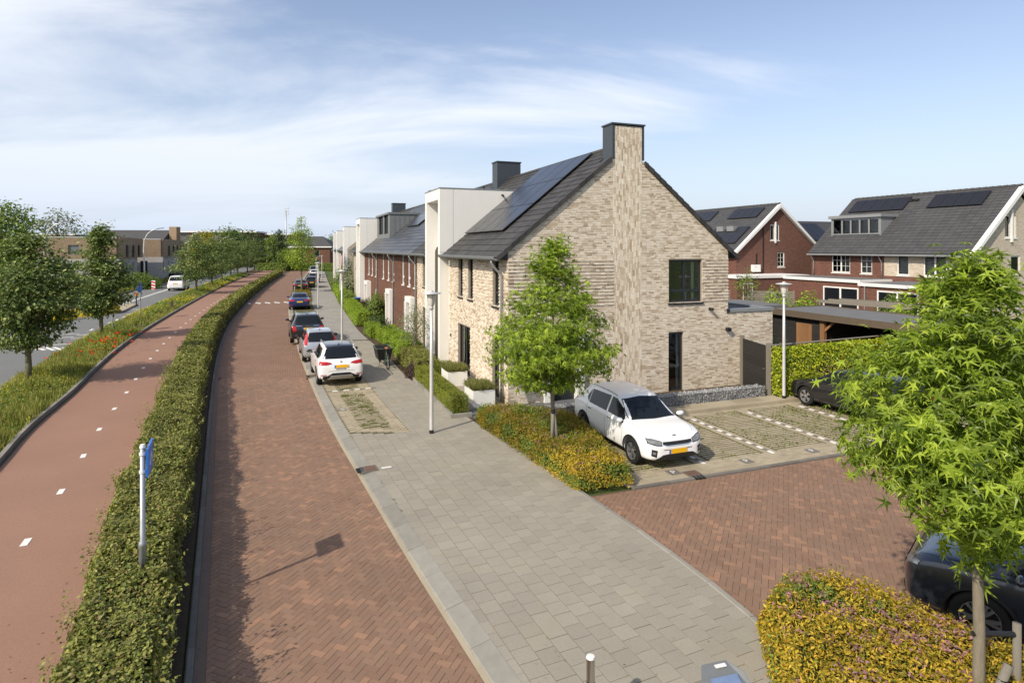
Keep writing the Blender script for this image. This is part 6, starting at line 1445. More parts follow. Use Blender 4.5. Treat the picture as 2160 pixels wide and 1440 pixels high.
def sed(name, label, loc, pm, lampc=m_tail):
    st = sedan(L, W, H_, zs); fe = seams(L, W, zs, H_, 0.17) + rear_fe(W, zs, ([(0.38, 0.80), (0.60, 0.77), (0.84, 0.79)], [(0.38, 0.87), (0.60, 0.90), (0.84, 0.91)]), 0.7, (0.18, 0.30, 0.34), [('reflector', m_tail, 'rears', [(0.60, 0.40), (0.78, 0.41)], [(0.60, 0.45), (0.78, 0.46)], 0.012, 5, 2)])
    t, bv, put = make_car(name, label, st, L, 2.85, 0.325, pm, loc, heading(SR, loc[1]) + math.pi / 2, sedan_glass(L, W, H_, zs), fe, group='cars parked along the street', clad=False)
    mirrors(t, 0.72, W / 2, 0.98, pm); plate(t, -L / 2 - 0.01, 0.72, True); return t
sed('blue_sedan', 'dark blue sedan parked before the white block marking', (-19.35, 55.4, 0.08), p_blue)
sed('black_sedan', 'black sedan behind the slender street tree', (-27.2, 78.4, 0.08), p_black)
# further cars
def plain(name, label, loc, pm, L, W, H_, zs, lamp, turn=0.0):
    st = hatch(L, W, H_, zs=zs, nose=zs - 0.07, tail=0.40, zb=0.22)
    t, bv, put = make_car(name, label, st, L, L * 0.62, 0.33, pm, loc, heading(SR, loc[1]) + math.pi / 2 + turn, std_glass(L, W, H_, zs, H_ - 0.10, zs + 0.08), rear_fe(W, zs, lamp, 0.7, (0.28, 0.36, 0.40)), group='cars parked along the street', clad=False)
    mirrors(t, 0.8, W / 2, zs + 0.05, pm); plate(t, -L / 2 - 0.01, 0.75, True); return t
lamp = ([(0.46, 0.84), (0.82, 0.84)], [(0.50, 0.96), (0.80, 0.97)])
plain('black_estate', 'black estate car standing ahead of the black sedan', (-27.8, 84.6, 0.08), p_black, 4.5, 1.82, 1.56, 1.0, lamp)
plain('grey_hatchback', 'dark grey hatchback with a yellow plate further up the street', (-31.4, 96.5, 0.08), p_grey, 4.3, 1.80, 1.50, 0.96, lamp)
plain('white_small_car', 'small white hatchback near the end of the parked cars', (-36.5, 112.5, 0.08), p_white, 4.0, 1.75, 1.5, 0.96, lamp)
plain('grey_van', 'light grey van at the far end of the parked cars', (-40.0, 123, 0.08), p_lgrey, 4.6, 1.85, 1.85, 1.1, lamp)
# white van on the main road
L, W, H_, zs = 4.9, 1.95, 1.95, 1.12; st = hatch(L, W, H_, zs=zs, nose=1.05, tail=0.16, zb=0.25)
fe = rear_fe(W, zs, ([(0.80, 0.90), (0.90, 0.90)], [(0.80, 1.30), (0.88, 1.30)]), 0.8, (0.30, 0.38, 0.42))
Yv = 80.0; t, bv, put = make_car('white_van', 'white delivery van driving away on the main road', st, L, 3.0, 0.34, p_white, (float(RR(Yv)) - 1.9, Yv, 0.0), heading(RR, Yv) + math.pi / 2, std_glass(L, W, H_, zs, H_ - 0.12, zs + 0.18), fe, 'van', clad=False)
mirrors(t, 1.2, W / 2, 1.2, p_white); plate(t, -L / 2 - 0.01, 0.95, True)
# black hatchback by the ivy, dark SUV in the right foreground
L, W, H_, zs = 4.28, 1.79, 1.46, 0.92; st = hatch(L, W, H_, zs=zs, nose=0.84, tail=0.40, zb=0.17)
x, y = H2W(10.63, -4.75)
t, bv, put = make_car('black_hatchback', 'black hatchback parked in front of the ivy hedge, half hidden by leaves', st, L, 2.62, 0.325, p_black, (x, y, 0.03), HA + math.pi / 2, std_glass(L, W, H_, zs, H_ - 0.10, zs + 0.07), seams(L, W, zs, H_, 0.17) + [('headlight', m_headl, 'fronts', [(0.46, 0.62), (0.80, 0.68)], [(0.45, 0.70), (0.80, 0.76)], 0.008)] + rear_fe(W, zs, lamp, 0.7, (0.28, 0.36, 0.40)), clad=False)
mirrors(t, 0.80, W / 2, 0.97, p_black)
L, W, H_, zs = 4.60, 1.86, 1.68, 1.06; st = hatch(L, W, H_, zs=zs, nose=1.02, tail=0.40, zb=0.24); h = L / 2
fe = seams(L, W, zs, H_, 0.24) + [('headlight', m_headl, 'fronts', [(0.50, 0.80), (0.66, 0.81), (0.84, 0.86)], [(0.50, 0.86), (0.66, 0.89), (0.83, 0.92)], 0.010), ('grille', m_black, 'front', [(-0.5, 0.62), (0.5, 0.62)], [(-0.46, 0.80), (0.46, 0.80)], 0.008), ('lower_grille', m_black, 'front', [(-0.6, 0.30), (0.6, 0.30)], [(-0.62, 0.46), (0.62, 0.46)], 0.008), ('chrome_line', m_chrome, 'both', [(-1.4, 1.085), (0.85, 1.045)], [(-1.4, 1.10), (0.85, 1.06)], 0.012, 12, 2)]
t, bv, put = make_car('dark_suv', 'dark blue grey sport utility car behind the golden shrubs on the right', st, L, 2.69, 0.37, p_navy, (8.05, 8.15, 0.0), math.atan2(0.678, -0.735), std_glass(L, W, H_, zs, H_ - 0.12, zs + 0.09), fe, spokes=6)
mirrors(t, 0.90, W / 2, 1.12, p_navy)
# ------------------------------------------------------------ street furniture
def lamp(label, loc, h=4.15):
    t = thing('street_lamp', label, 'street lamp', loc, 0, 'street lamps with disc caps')
    MB().tube([(0, 0, 0), (0, 0, 0.05), (0, 0, 2.0), (0, 0, h - 0.52)], [0.062, 0.058, 0.052, 0.036], 14).build('pole', m_lamp_pole, t, smooth=True)
    MB().tube([(0, 0, 0.0), (0, 0, 0.10)], 0.066, 14).build('foot_sleeve', m_black, t)
    MB().lathe([(0.036, h - 0.54), (0.06, h - 0.53), (0.062, h - 0.44), (0.05, h - 0.42)], 16).build('neck', m_lamp_pole, t, smooth=True)
    MB().lathe([(0.075, h - 0.415), (0.09, h - 0.38), (0.135, h - 0.09), (0.135, h - 0.07)], 20).build('lantern', m_lampglass, t, smooth=True)
    for k in range(4):
        a = k * math.pi / 2 + 0.4; MB().tube([(0.08 * math.cos(a), 0.08 * math.sin(a), h - 0.41), (0.138 * math.cos(a), 0.138 * math.sin(a), h - 0.07)], 0.007, 6).build('strut', m_galv, t)
    MB().lathe([(0.001, h + 0.03), (0.05, h + 0.028), (0.06, h - 0.01), (0.27, h - 0.045), (0.285, h - 0.06), (0.27, h - 0.07), (0.001, h - 0.068)], 28).build('disc_cap', m_lamp_pole, t, smooth=True)
lamp('nearest street lamp, standing on the sidewalk before the corner house', (-2.36, 17.85, 0.08)); lamp('street lamp in front of the ivy hedge by the car park', (*H2W(9.55, -2.70), 0.12))
lamp('second street lamp, behind the white crossover', (-9.72, 34.8, 0.08)); lamp('third street lamp, beside the blue sedan', (-17.25, 54.2, 0.08)); lamp('fourth street lamp up the street, before the black sedan', (-25.0, 77.8, 0.08)); lamp('farthest street lamp on the sidewalk', (-32.2, 103.2, 0.08))

# blue information sign in the hedge, seen nearly edge on
t = thing('sign_post', 'galvanised post with a blue sign panel in the long hedge', 'sign', (-5.36, 8.84, 0.02))
MB().tube([(0, 0, 0), (0, 0, 1.16), (0, 0, 1.17), (0, 0, 1.22), (0, 0, 1.24), (0, 0, 2.60)], [0.05, 0.05, 0.056, 0.05, 0.036, 0.034], 14).build('post', m_galv, t, smooth=True)
MB().lathe([(0.001, 2.64), (0.03, 2.635), (0.041, 2.60), (0.041, 2.58)], 14).build('cap', m_whitep, t)
for z in (2.24, 2.50): MB().lathe([(0.038, z - 0.02), (0.046, z - 0.02), (0.046, z + 0.02), (0.038, z + 0.02)], 14).build('clamp', m_whitep, t)
pn = MB().box(-0.012, 0.012, -0.06, 0.52, 2.17, 2.58).build('panel', m_blue, t, loc=(0.075, 0.0, 0), rot=R(24.5)); MB().tube([(0.0145, 0.10, 2.30), (0.0145, 0.22, 2.46), (0.0145, 0.38, 2.30)], 0.012, 6).build('symbol', m_mark, pn)
# bollard and charging post at the lower edge
t = thing('bollard', 'stainless steel bollard with a bright cap on the sidewalk', 'bollard', (0.885, 6.86, 0.08))
MB().tube([(0, 0, 0), (0, 0, 0.55)], 0.052, 20).build('shaft', m_steel, t, smooth=False); MB().tube([(0, 0, 0.56), (0, 0, 0.81)], 0.050, 20).build('upper_shaft', m_steel, t); MB().lathe([(0.051, 0.812), (0.046, 0.83), (0.001, 0.832)], 20).build('cap', m_mark, t)
t = thing('charging_post', 'grey charging post with a blue screen at the bottom edge', 'charger', (2.05, 5.95, 0.08), R(16))
MB().prism([(-0.22, -0.14, 0), (0.22, -0.14, 0), (0.22, 0.12, 0), (-0.22, 0.12, 0)], (0, 0, 1.14)).build('housing', m_zincd, t, bevel=0.012)
MB().prism([(-0.24, -0.18, 1.145), (0.24, -0.18, 1.145), (0.24, -0.02, 1.23), (0.14, 0.14, 1.26), (-0.14, 0.14, 1.26), (-0.24, -0.02, 1.23)], (0, 0, 0.03)).build('hood', m_zincd, t, bevel=0.008)
MB().prism([(-0.15, -0.15, 1.195), (0.15, -0.15, 1.195), (0.15, -0.03, 1.258), (-0.15, -0.03, 1.258)], (0, 0, 0.006)).build('screen', M('screen_glass', (0.16, 0.22, 0.36), 0.1, 0.6, namt=0.3, nscale=6), t); MB().prism([(-0.02, 0.06, 1.281), (0.10, 0.06, 1.281), (0.10, 0.10, 1.285), (-0.02, 0.10, 1.285)], (0, 0, 0.006)).build('card_reader', m_mark, t)
# gullies
def gully(loc, rz, label):
    t = thing('street_gully', label, 'gully', loc, rz); MB().box(-0.2, 0.2, -0.2, 0.2, -0.05, 0.01).build('frame', m_kerbd, t)
    MB().box(-0.16, 0.10, -0.17, 0.17, 0.0101, 0.016).build('lid', M('rusty_iron', (0.14, 0.085, 0.06), 0.8, 0.3, namt=0.3, nscale=9), t)
    for k in range(3): MB().box(0.12, 0.30, -0.13 + 0.1 * k, -0.07 + 0.1 * k, -0.02, 0.0125).build('slot', m_black, t)
gully((float(SR(14.95)) + 0.30, 14.95, 0.085), TH0 + math.pi, 'rusty gully lid in the kerb at the near end of the parking bay'); x, y = H2W(2.02, -7.42); gully((x, y, 0.035), HA - math.pi / 2, 'iron gully in front of the white hatchback'); gully((float(SR(25.9)) + 0.25, 25.9, 0.08), TH0 + math.pi, 'gully in the kerb beside the white crossover')
# tree stakes
def stake(name, label, pts, r, mat=m_woodgrey):
    t = thing(name, label, 'stake', pts[0]); b = Vector(pts[0]); MB().tube([Vector(p) - b for p in pts], r, 10).build('post', mat, t, smooth=True); return t
t = stake('tree_stake', 'upright round wooden stake to the right of the foreground tree', [(5.62, 6.78, 0.0), (5.62, 6.78, 1.33)], 0.042); MB().tube([(-0.05, -0.02, 1.22), (-0.30, -0.06, 1.25), (-0.56, -0.09, 1.27)], 0.028, 6).build('tie', m_black, t)
t = stake('tree_stake', 'slanting wooden stake crossing the trunk of the foreground tree', [(4.93, 6.45, 0.30), (5.30, 6.50, 1.06)], 0.045); MB().lathe([(0.05, -0.07), (0.052, 0.0)], 10, (0.30, 0.04, 0.62)).build('tie', m_black, t)
t = stake('tree_stake', 'stake with a dark tie at the tree before the gable', [(1.02, 15.78, 0.3), (1.08, 15.86, 1.35)], 0.042); MB().lathe([(0.047, 1.02), (0.05, 0.98), (0.05, 0.92), (0.047, 0.90)], 10, (0.055, 0.07, 0)).build('tie', m_black, t)
t = stake('tree_stake', 'pale stake leaning on the trunk before the gable', [(1.20, 15.85, 0.3), (1.09, 15.88, 1.25)], 0.042)

# ------------------------------------------------------------ gabion, gate, ivy hedge, carport
G = thing('gabion_wall', 'low gabion wall of grey stones along the back of the car park', 'gabion', (*H2W(0.35, -2.20), 0.0), HA); GL = 8.85; GH = 0.47; GD = 0.40
MB().box(0.03, GL - 0.03, 0.03, GD - 0.03, 0, GH - 0.03).build('core', m_kerbd, G)
ico = []
bm = bmesh.new(); bmesh.ops.create_icosphere(bm, subdivisions=1, radius=0.5); IV = np.array([v.co[:] for v in bm.verts]); IF = np.array([[v.index for v in f.verts] for f in bm.faces]); bm.free()
IV = IV * (1 + 0.25 * np.sin(IV * 9).sum(1, keepdims=True) * 0.5)
rng = np.random.default_rng(9); pos = []
for k in range(int(GL / 0.062)):
    for j in range(int(GH / 0.055) + 1): pos.append((0.03 + k * 0.062 + rng.normal(0, 0.012), rng.uniform(0.015, 0.04), 0.02 + j * 0.055 + rng.normal(0, 0.01)))
    for j in range(6): pos.append((0.03 + k * 0.062 + rng.normal(0, 0.012), 0.03 + j * 0.066, GH - 0.02 + rng.normal(0, 0.006)))
pos = np.array(pos); n = len(pos); Rm = frames(rng.normal(size=(n, 3)), 0.075 * rng.uniform(0.7, 1.35, n), None, rng) * np.array([1.25, 0.9, 0.8])[None, None, :]
pieces(G, 'stone', IV, IF, pos, Rm, m_stone, 'stones_further_on')
mb = MB()
for k in range(int(GL / 0.1) + 1): mb.box(k * 0.1 - 0.002, k * 0.1 + 0.002, -0.022, -0.018, 0, GH)
for k in range(6): mb.box(0, GL, -0.022, -0.018, 0.02 + k * 0.09 - 0.002, 0.02 + k * 0.09 + 0.002)
tag(mb.build('wire_mesh', m_galv, G), kind='stuff')
# dark wooden gate between the extension and the ivy
a = Vector((*H2W(9.95, -0.10), 0)); b = Vector((*H2W(9.38, -2.20), 0)); d = b - a
t = thing('garden_gate', 'black stained plank gate between grey wooden posts beside the extension', 'gate', tuple(a), math.atan2(d.y, d.x)); gl = d.length
MB().box(-0.02, 0.14, -0.06, 0.06, 0, 2.02).build('gate_post', m_woodgrey, t); MB().box(gl - 0.16, gl, -0.06, 0.06, 0, 2.0).build('gate_post', m_woodgrey, t)
for k in range(13): MB().box(0.16, gl - 0.18, -0.02, 0.02, 0.06 + k * 0.142, 0.06 + k * 0.142 + 0.138).build('plank', m_darkwood, t)
MB().box(gl - 0.42, gl - 0.26, -0.05, -0.03, 1.02, 1.045).build('handle', m_steel, t)
# ivy on a mesh fence
ivy_line = Hl([(9.50, -2.35), (12, -2.35), (15.2, -2.35), (19, -2.35)])
def thin_ivy(p): return np.clip(0.95 - 0.75 * np.exp(-(((p[:, 0] - 12.2) / 1.9) ** 2)) * np.exp(-(((p[:, 2] - 0.75) / 0.55) ** 2)) + 0.3 * vnoise(p, 88, 2.0), 0.08, 1)
iv, _ = hedge('ivy_hedge', 'ivy covered fence behind the parked black hatchback', ivy_line, 0.36, 1.80, l_ivy, 1500, 0.075, 71, 0.05, rough=0.05, taper=0.95, shape=LEAF_FOLD, thin=thin_ivy)
t = thing('mesh_fence', 'wooden posts and top rail of the ivy fence', 'fence', (*H2W(9.5, -2.20), 0), HA)
MB().tube([(0.0, 0.05, 1.93), (9.5, 0.05, 2.05)], 0.03, 8).build('rail', m_woodgrey, t)
for k in range(6): MB().box(0.0 + 1.85 * k, 0.09 + 1.85 * k, 0.0, 0.09, 0, 1.93).build('post', m_woodgrey, t)
tag(link('dry_stems', leaf_mesh('dry_stems', np.c_[RNG.uniform(0.5, 6, 2600), RNG.uniform(-0.33, -0.25, 2600), RNG.uniform(0.1, 1.5, 2600)], np.tile([0, -1.0, 0.2], (2600, 1)), 0.09, LEAF4, 0.4, 4), M_leaf('dry_stem', [(0.22, 0.17, 0.10), (0.30, 0.24, 0.13)], 0.1), t), kind='stuff')
# carport with shed
t = thing('carport', 'dark wooden carport with a flat felt roof and a brown shed door', 'carport', (*H2W(14.8, -9.5), 0), HA); Lc = 12.75; Wc = 3.0
MB().box(-0.20, Wc + 0.2, -0.2, Lc + 0.1, 2.46, 2.60).build('roof', m_felt, t); MB().box(-0.26, -0.205, -0.2, Lc + 0.1, 2.36, 2.64).build('fascia', m_wood, t); MB().box(-0.205, Wc + 0.2, Lc + 0.105, Lc + 0.16, 2.36, 2.64).build('fascia', m_wood, t); MB().box(Wc + 0.205, Wc + 0.26, -0.2, Lc + 0.1, 2.36, 2.64).build('fascia', m_wood, t)
sh = MB().box(0.0, 0.05, 10.05, Lc, 0, 2.44).build('shed_wall', m_darkwood, t)
for k in range(17): MB().box(-0.022, -0.001, 10.05, 10.43, 0.02 + k * 0.142, 0.155 + k * 0.142).build('plank', m_darkwood, sh); MB().box(-0.022, -0.001, 11.32, Lc, 0.02 + k * 0.142, 0.155 + k * 0.142).build('plank', m_darkwood, sh)
MB().box(Wc - 0.05, Wc, 0, Lc, 0, 2.44).build('rear_wall', m_darkwood, t); MB().box(0.05, Wc - 0.05, Lc - 0.05, Lc, 0, 2.44).build('side_wall', m_darkwood, t); MB().box(0.06, Wc - 0.06, 10.0, 10.04, 0, 2.44).build('partition', m_darkwood, t)
dr = MB().box(-0.03, -0.002, 10.45, 11.30, 0.05, 2.10).build('shed_door', m_wooddoor, t)
for k in range(6): MB().box(-0.045, -0.031, 10.46 + 0.14 * k, 10.595 + 0.14 * k, 0.06, 2.09).build('board', m_wooddoor, dr)
for y in (9.75, 5.6, 1.6):
    MB().box(-0.08, 0.08, y, y + 0.22, 0, 2.36).build('post', m_wooddoor, t); MB().prism([(-0.04, y, 1.85), (-0.04, y - 0.55, 2.36), (-0.04, y - 0.42, 2.36), (-0.04, y, 1.98)], (0.08, 0, 0)).build('brace', m_wooddoor, t)
MB().tube([(-0.15, Lc - 0.05, 0), (-0.15, Lc - 0.05, 2.4)], 0.045, 8).build('downpipe', m_zinc, t)
t = thing('garden_shed', 'low grey felt roof of a shed behind the extension', 'shed', (*H2W(12.1, 4.0), 0), HA); MB().box(0, 4.3, 0, 3.4, 2.55, 2.66).build('roof', m_felt, t); MB().box(0.2, 4.1, 0.2, 3.2, 0, 2.54).build('wall', m_darkwood, t); MB().box(-0.06, -0.005, 0, 3.4, 2.5, 2.68).build('fascia', m_wood, t)

# ------------------------------------------------------------ houses at the back right
m_ptile = M_pieces('pantile', [(0.060, 0.060, 0.062), (0.075, 0.075, 0.076), (0.068, 0.067, 0.068)], 0.6, 0.12, 0.5, 0.12, 25, 0.1)
def back_house(name, label, org, Ln, eave, ridge, half, front_mats, gable_mat, over=0.45):
    t = thing(name, label, 'house', (*org, 0), HA); s = (ridge - eave) / half; sa = math.atan(s)
    for y0, y1, m_, O in front_mats: wall(t, 'front_wall', F_FRONT, y0, y1, 0, eave, O, m_)
    wall(t, 'gable_wall', F_GABLE, 0.31, 2 * half, 0, eave, [], gable_mat) if not isinstance(gable_mat, tuple) else wall(t, 'gable_wall', F_GABLE, 0.31, 2 * half, 0, eave, gable_mat[1], gable_mat[0])
    gm = gable_mat[0] if isinstance(gable_mat, tuple) else gable_mat
    go = gable_mat[2] if isinstance(gable_mat, tuple) else None
    if go:     # gable top with one opening
        mb = MB(F_GABLE); x0, x1, z0, z1 = go; zt = lambda x: eave + s * min(x, 2 * half - x) - 0.02
        mb.prism([(0, 0, eave), (x0, 0, eave), (x0, 0, zt(x0))], (0, -0.3, 0)); mb.prism([(x1, 0, eave), (2 * half, 0, eave), (x1, 0, zt(x1))], (0, -0.3, 0)); mb.prism([(x0, 0, eave), (x1, 0, eave), (x1, 0, z0), (x0, 0, z0)], (0, -0.3, 0))
        top = [(x0, 0, z1), (x1, 0, z1), (x1, 0, zt(x1))] + ([(half, 0, ridge - 0.02)] if x0 < half < x1 else []) + [(x0, 0, zt(x0))]; mb.prism(top, (0, -0.3, 0)); mb.build('gable_top', gm, t)
    else: MB(F_GABLE).prism([(0, 0, eave), (2 * half, 0, eave), (half, 0, ridge - 0.02)], (0, -0.3, 0)).build('gable_top', gm, t)
    MB().prism([(-over, 0.0, eave - over * s - 0.01), (half, 0.0, ridge - 0.01), (2 * half + over, 0.0, eave - over * s - 0.01), (2 * half + over, 0.0, eave - over * s - 0.15), (half, 0.0, ridge - 0.2), (-over, 0.0, eave - over * s - 0.15)], (0, Ln, 0)).build('roof', m_anth, t)
    n = int((half + over) / math.cos(sa) / 0.32); p = []; q = []
    for i in range(n):
        xc = -over + (i + 0.5) * (half + over) / n; p.append((xc, Ln / 2 - 0.15, eave + xc * s + 0.05)); q.append((2 * half - xc, Ln / 2 - 0.15, eave + xc * s + 0.05))
    tl = (half + over) / n / math.cos(sa); th = sa - 0.07; B = np.array([[0, math.cos(th), -math.sin(th)], [1, 0, 0], [0, math.sin(th), math.cos(th)]]); k = int(Ln / 0.5); w = (Ln + 0.05) / k; PP = []
    for c in p:
        for j in range(k): PP.append((c[0], -0.05 + (j + 0.5) * w, c[2]))
    PP = np.array(PP); o = link('roof_tiles', scatter('roof_tiles', *BOX5, PP, np.repeat((B * np.array([w - 0.02, tl + 0.02, 0.05]))[None], len(PP), 0)), m_ptile, t); tag(o, kind='stuff')
    B2 = np.array([[0, -math.cos(th), math.sin(th)], [-1, 0, 0], [0, math.sin(th), math.cos(th)]]); tag(link('rear_roof_tiles', scatter('rear_roof_tiles', *BOX5, np.array(q), np.repeat((B2 * np.array([Ln + 0.3, tl + 0.02, 0.05]))[None], len(q), 0)), m_ptile, t), kind='stuff')
    for k in range(int(Ln / 0.45)): MB().lathe([(0.13, 0), (0.15, 0.02), (0.12, 0.44)], 10, (0, 0, 0), 'y').build('ridge_tile', m_ptile, t, loc=(half, -0.2 + 0.45 * k, ridge + 0.0))
    vb = lambda sx: MB().prism([(half, -0.36, ridge + 0.04), (half, -0.36, ridge - 0.30), (half + sx * (half + over), -0.36, eave - over * s - 0.22), (half + sx * (half + over), -0.36, eave - over * s + 0.06)], (0, 0.32, 0))
    vb(-1).build('barge_board', m_whitep, t); vb(1).build('barge_board', m_whitep, t)
    z = eave - over * s - 0.06; MB().box(-over - 0.14, -over + 0.01, -0.05, Ln, z - 0.08, z + 0.04).build('gutter', m_zinc, t)
    return t, s
def sash(t, F, a0, a1, c0, c1, cols=1, glaz=(2, 3), back=m_curtain): window(t, F, a0, a1, c0, c1, m_whitep, m_winglass, recess=0.05, fw=0.08, cols=cols, sill=m_whitep, back=back, glaz=glaz)
def strip_solar(t, y0, y1, x0, x1, n, e, s): solar(t, y0, y1, x0, x1, n, 1, up=0.16, e=e, slope=s)
WB = [(9.31, 11.06, 3.5, 5.02), (7.36, 8.37, 3.5, 5.02)]; WBc = [(4.39, 5.32, 3.5, 5.02), (1.70, 3.34, 3.5, 5.02)]
GB = (m_paleb, [(3.9, 4.9, 3.7, 4.97)], (3.26, 4.45, 6.2, 7.75))
hb, sB = back_house('back_house', 'semi detached house with red and pale brick fronts and a white dormer', (30.5, 40.3), 13.1, 5.45, 9.78, 4.8, [(0, 6.35, m_paleb, WBc + [(0, 6.35, 0, 3.4)]), (6.356, 13.1, m_red, WB)], GB)
wall(hb, 'lower_front', F_FRONT, 0, 6.35, 0, 3.4, [], m_red)
sash(hb, F_FRONT, *WB[0], 2, (2, 3)); sash(hb, F_FRONT, *WB[1], 1, (2, 3)); sash(hb, F_FRONT, *WBc[0], 1, None); sash(hb, F_FRONT, *WBc[1], 2, None); sash(hb, F_GABLE, 3.26, 4.45, 6.2, 7.75, 2, None); sash(hb, F_GABLE, 3.9, 4.9, 3.7, 4.97, 1, None)
MB(F_GABLE).box(3.8, 3.92, 0.01, 0.14, 5.9, 8.1).build('anchor_bar', m_whitep, hb)
strip_solar(hb, 7.3, 12.3, 3.35, 4.5, 5, 5.45, sB); strip_solar(hb, 1.5, 5.45, 3.35, 4.5, 4, 5.45, sB)
for y in (6.6, 7.05): MB().box(4.0, 4.25, y, y + 0.35, 5.45 + 4.1 * sB + 0.05, 5.45 + 4.1 * sB + 0.22).build('roof_vent', m_black, hb)
downpipe(hb, 6.5, -0.4, 4.9, 3.2); downpipe(hb, 12.8, -0.4, 4.9, 3.2); downpipe(hb, 0.35, -0.4, 4.9, 3.2)
def white_dormer(t, y0, y1, x0, z1, e, s, n, label=None):
    z0 = e + x0 * s; xb = (z1 - e) / s; sd = lambda y: MB().prism([(x0, y, z0 - 0.1), (xb, y, z1), (x0, y, z1)], (0, 0.12, 0)); o = sd(y0).build('dormer', m_zinc, t); sd(y1 - 0.12).build('dormer_side', m_zinc, o)
    MB().box(x0 - 0.18, xb + 0.4, y0 - 0.15, y1 + 0.15, z1 + 0.003, z1 + 0.24).build('dormer_roof', m_zinc, o)
    window(t, F_FRONT, y0 + 0.12, y1 - 0.12, z0 + 0.12, z1 - 0.002, m_zinc, m_winglass, recess=0.0, fw=0.10, cols=n, outlook=-x0, back=m_curtain)
white_dormer(hb, 7.5, 12.1, 1.13, 7.95, 5.45, sB, 5)
def extension(t, x0, y0, y1, h, m_, O, name='extension'):
    o = MB().box(x0 + 0.02, -0.02, y0, y1, 0, h - 0.22).build(name, m_, t); MB().box(x0 - 0.12, 0.0, y0 - 0.12, y1 + 0.12, h - 0.215, h).build('white_trim', m_whitep, t); MB().box(x0 + 0.1, -0.02, y0 + 0.1, y1 - 0.1, h + 0.002, h + 0.03).build('flat_roof', m_felt, t)
    for q in O:
        F = F_FRONT; window(t, F, *q, m_whitep, m_darkglass, recess=-0.02, fw=0.10, cols=2, outlook=-x0, fd=0.05)
extension(hb, -3.2, 5.8, 15.8, 3.15, m_red, [(5.9, 9.0, 0.3, 2.55), (12.6, 14.2, 0.6, 2.5)]); extension(hb, -4.6, -0.6, 4.6, 3.05, m_red, [(0.4, 3.3, 0.2, 2.6)])
MB().tube([(-4.68, 4.2, 0), (-4.68, 4.2, 2.9)], 0.045, 8).build('downpipe', m_zinc, hb)
GC = (m_red, [(4.65, 5.48, 3.8, 5.09)], (3.83, 4.86, 6.19, 7.6))
hc, sC = back_house('back_house', 'dark red brick house with white barge boards behind the corner house', (19.6, 53.3), 14.0, 5.4, 9.45, 4.75, [(0, 14.0, m_red, [])], GC)
sash(hc, F_GABLE, 4.65, 5.48, 3.8, 5.09, 1, (2, 3)); sash(hc, F_GABLE, 3.83, 4.86, 6.19, 7.6, 2, None); MB(F_GABLE).box(4.30, 4.40, 0.01, 0.14, 5.95, 7.85).build('anchor_bar', m_whitep, hc)
MB(F_GABLE).box(1.63, 2.42, 0.01, 0.34, 3.40, 4.02).build('air_conditioner', m_whitep, hc); MB(F_GABLE).box(2.95, 3.02, 0.005, 0.06, 3.3, 7.4).build('flue_pipe', m_black, hc); MB(F_GABLE).box(2.2, 2.27, 0.005, 0.06, 4.05, 5.0).build('flue_pipe', m_black, hc)
strip_solar(hc, 1.1, 5.0, 3.3, 4.4, 4, 5.4, sC); strip_solar(hc, 7.4, 11.0, 3.2, 4.4, 4, 5.4, sC); strip_solar(hc, 0.7, 5.2, 0.5, 2.3, 4, 5.4, sC)
for y in (2.2, 3.6): MB().box(1.6, 2.3, y, y + 0.9, 5.4 + 2.0 * sC - 0.05, 5.4 + 2.0 * sC + 0.42).build('roof_window', m_zinc, hc)
MB().box(-2.5, 5.0, -3.0, -0.02, 0, 3.0).build('low_annex', m_red, hc); MB().box(-2.6, 5.1, -3.1, -0.01, 3.002, 3.22).build('white_trim', m_whitep, hc); window(hc, Matrix(((1, 0, 0, 0), (0, -1, 0, 0), (0, 0, 1, 0), (0, 0, 0, 1))), -1.9, -0.9, 0.9, 2.6, m_whitep, m_darkglass, recess=-0.02, outlook=3.0, glaz=(2, 3), fd=0.05)
t = thing('back_house', 'dark roofed house with a brick chimney between the two back houses', 'house', (35.9, 74.0, 0), HA)
MB().box(0, 12, 0, 9, 0, 5.4).build('wall', m_red, t); MB().prism([(-0.3, -0.5, 5.2), (-0.3, 4.5, 9.0), (-0.3, 9.5, 5.2)], (12.6, 0, 0)).build('roof', m_tile_far, t); MB().box(-0.2, 0.7, 3.9, 4.9, 5.0, 10.1).build('chimney', m_red, t); MB().box(-0.28, 0.78, 3.82, 4.98, 10.1, 10.25).build('chimney_cap', m_red, t)
for k in range(4): MB().prism([(1.4 + 1.05 * k, 1.0, 6.42), (2.4 + 1.05 * k, 1.0, 6.42), (2.4 + 1.05 * k, 3.9, 8.62), (1.4 + 1.05 * k, 3.9, 8.62)], (0, -0.05, 0.07)).build('solar_panel', m_solar, t)

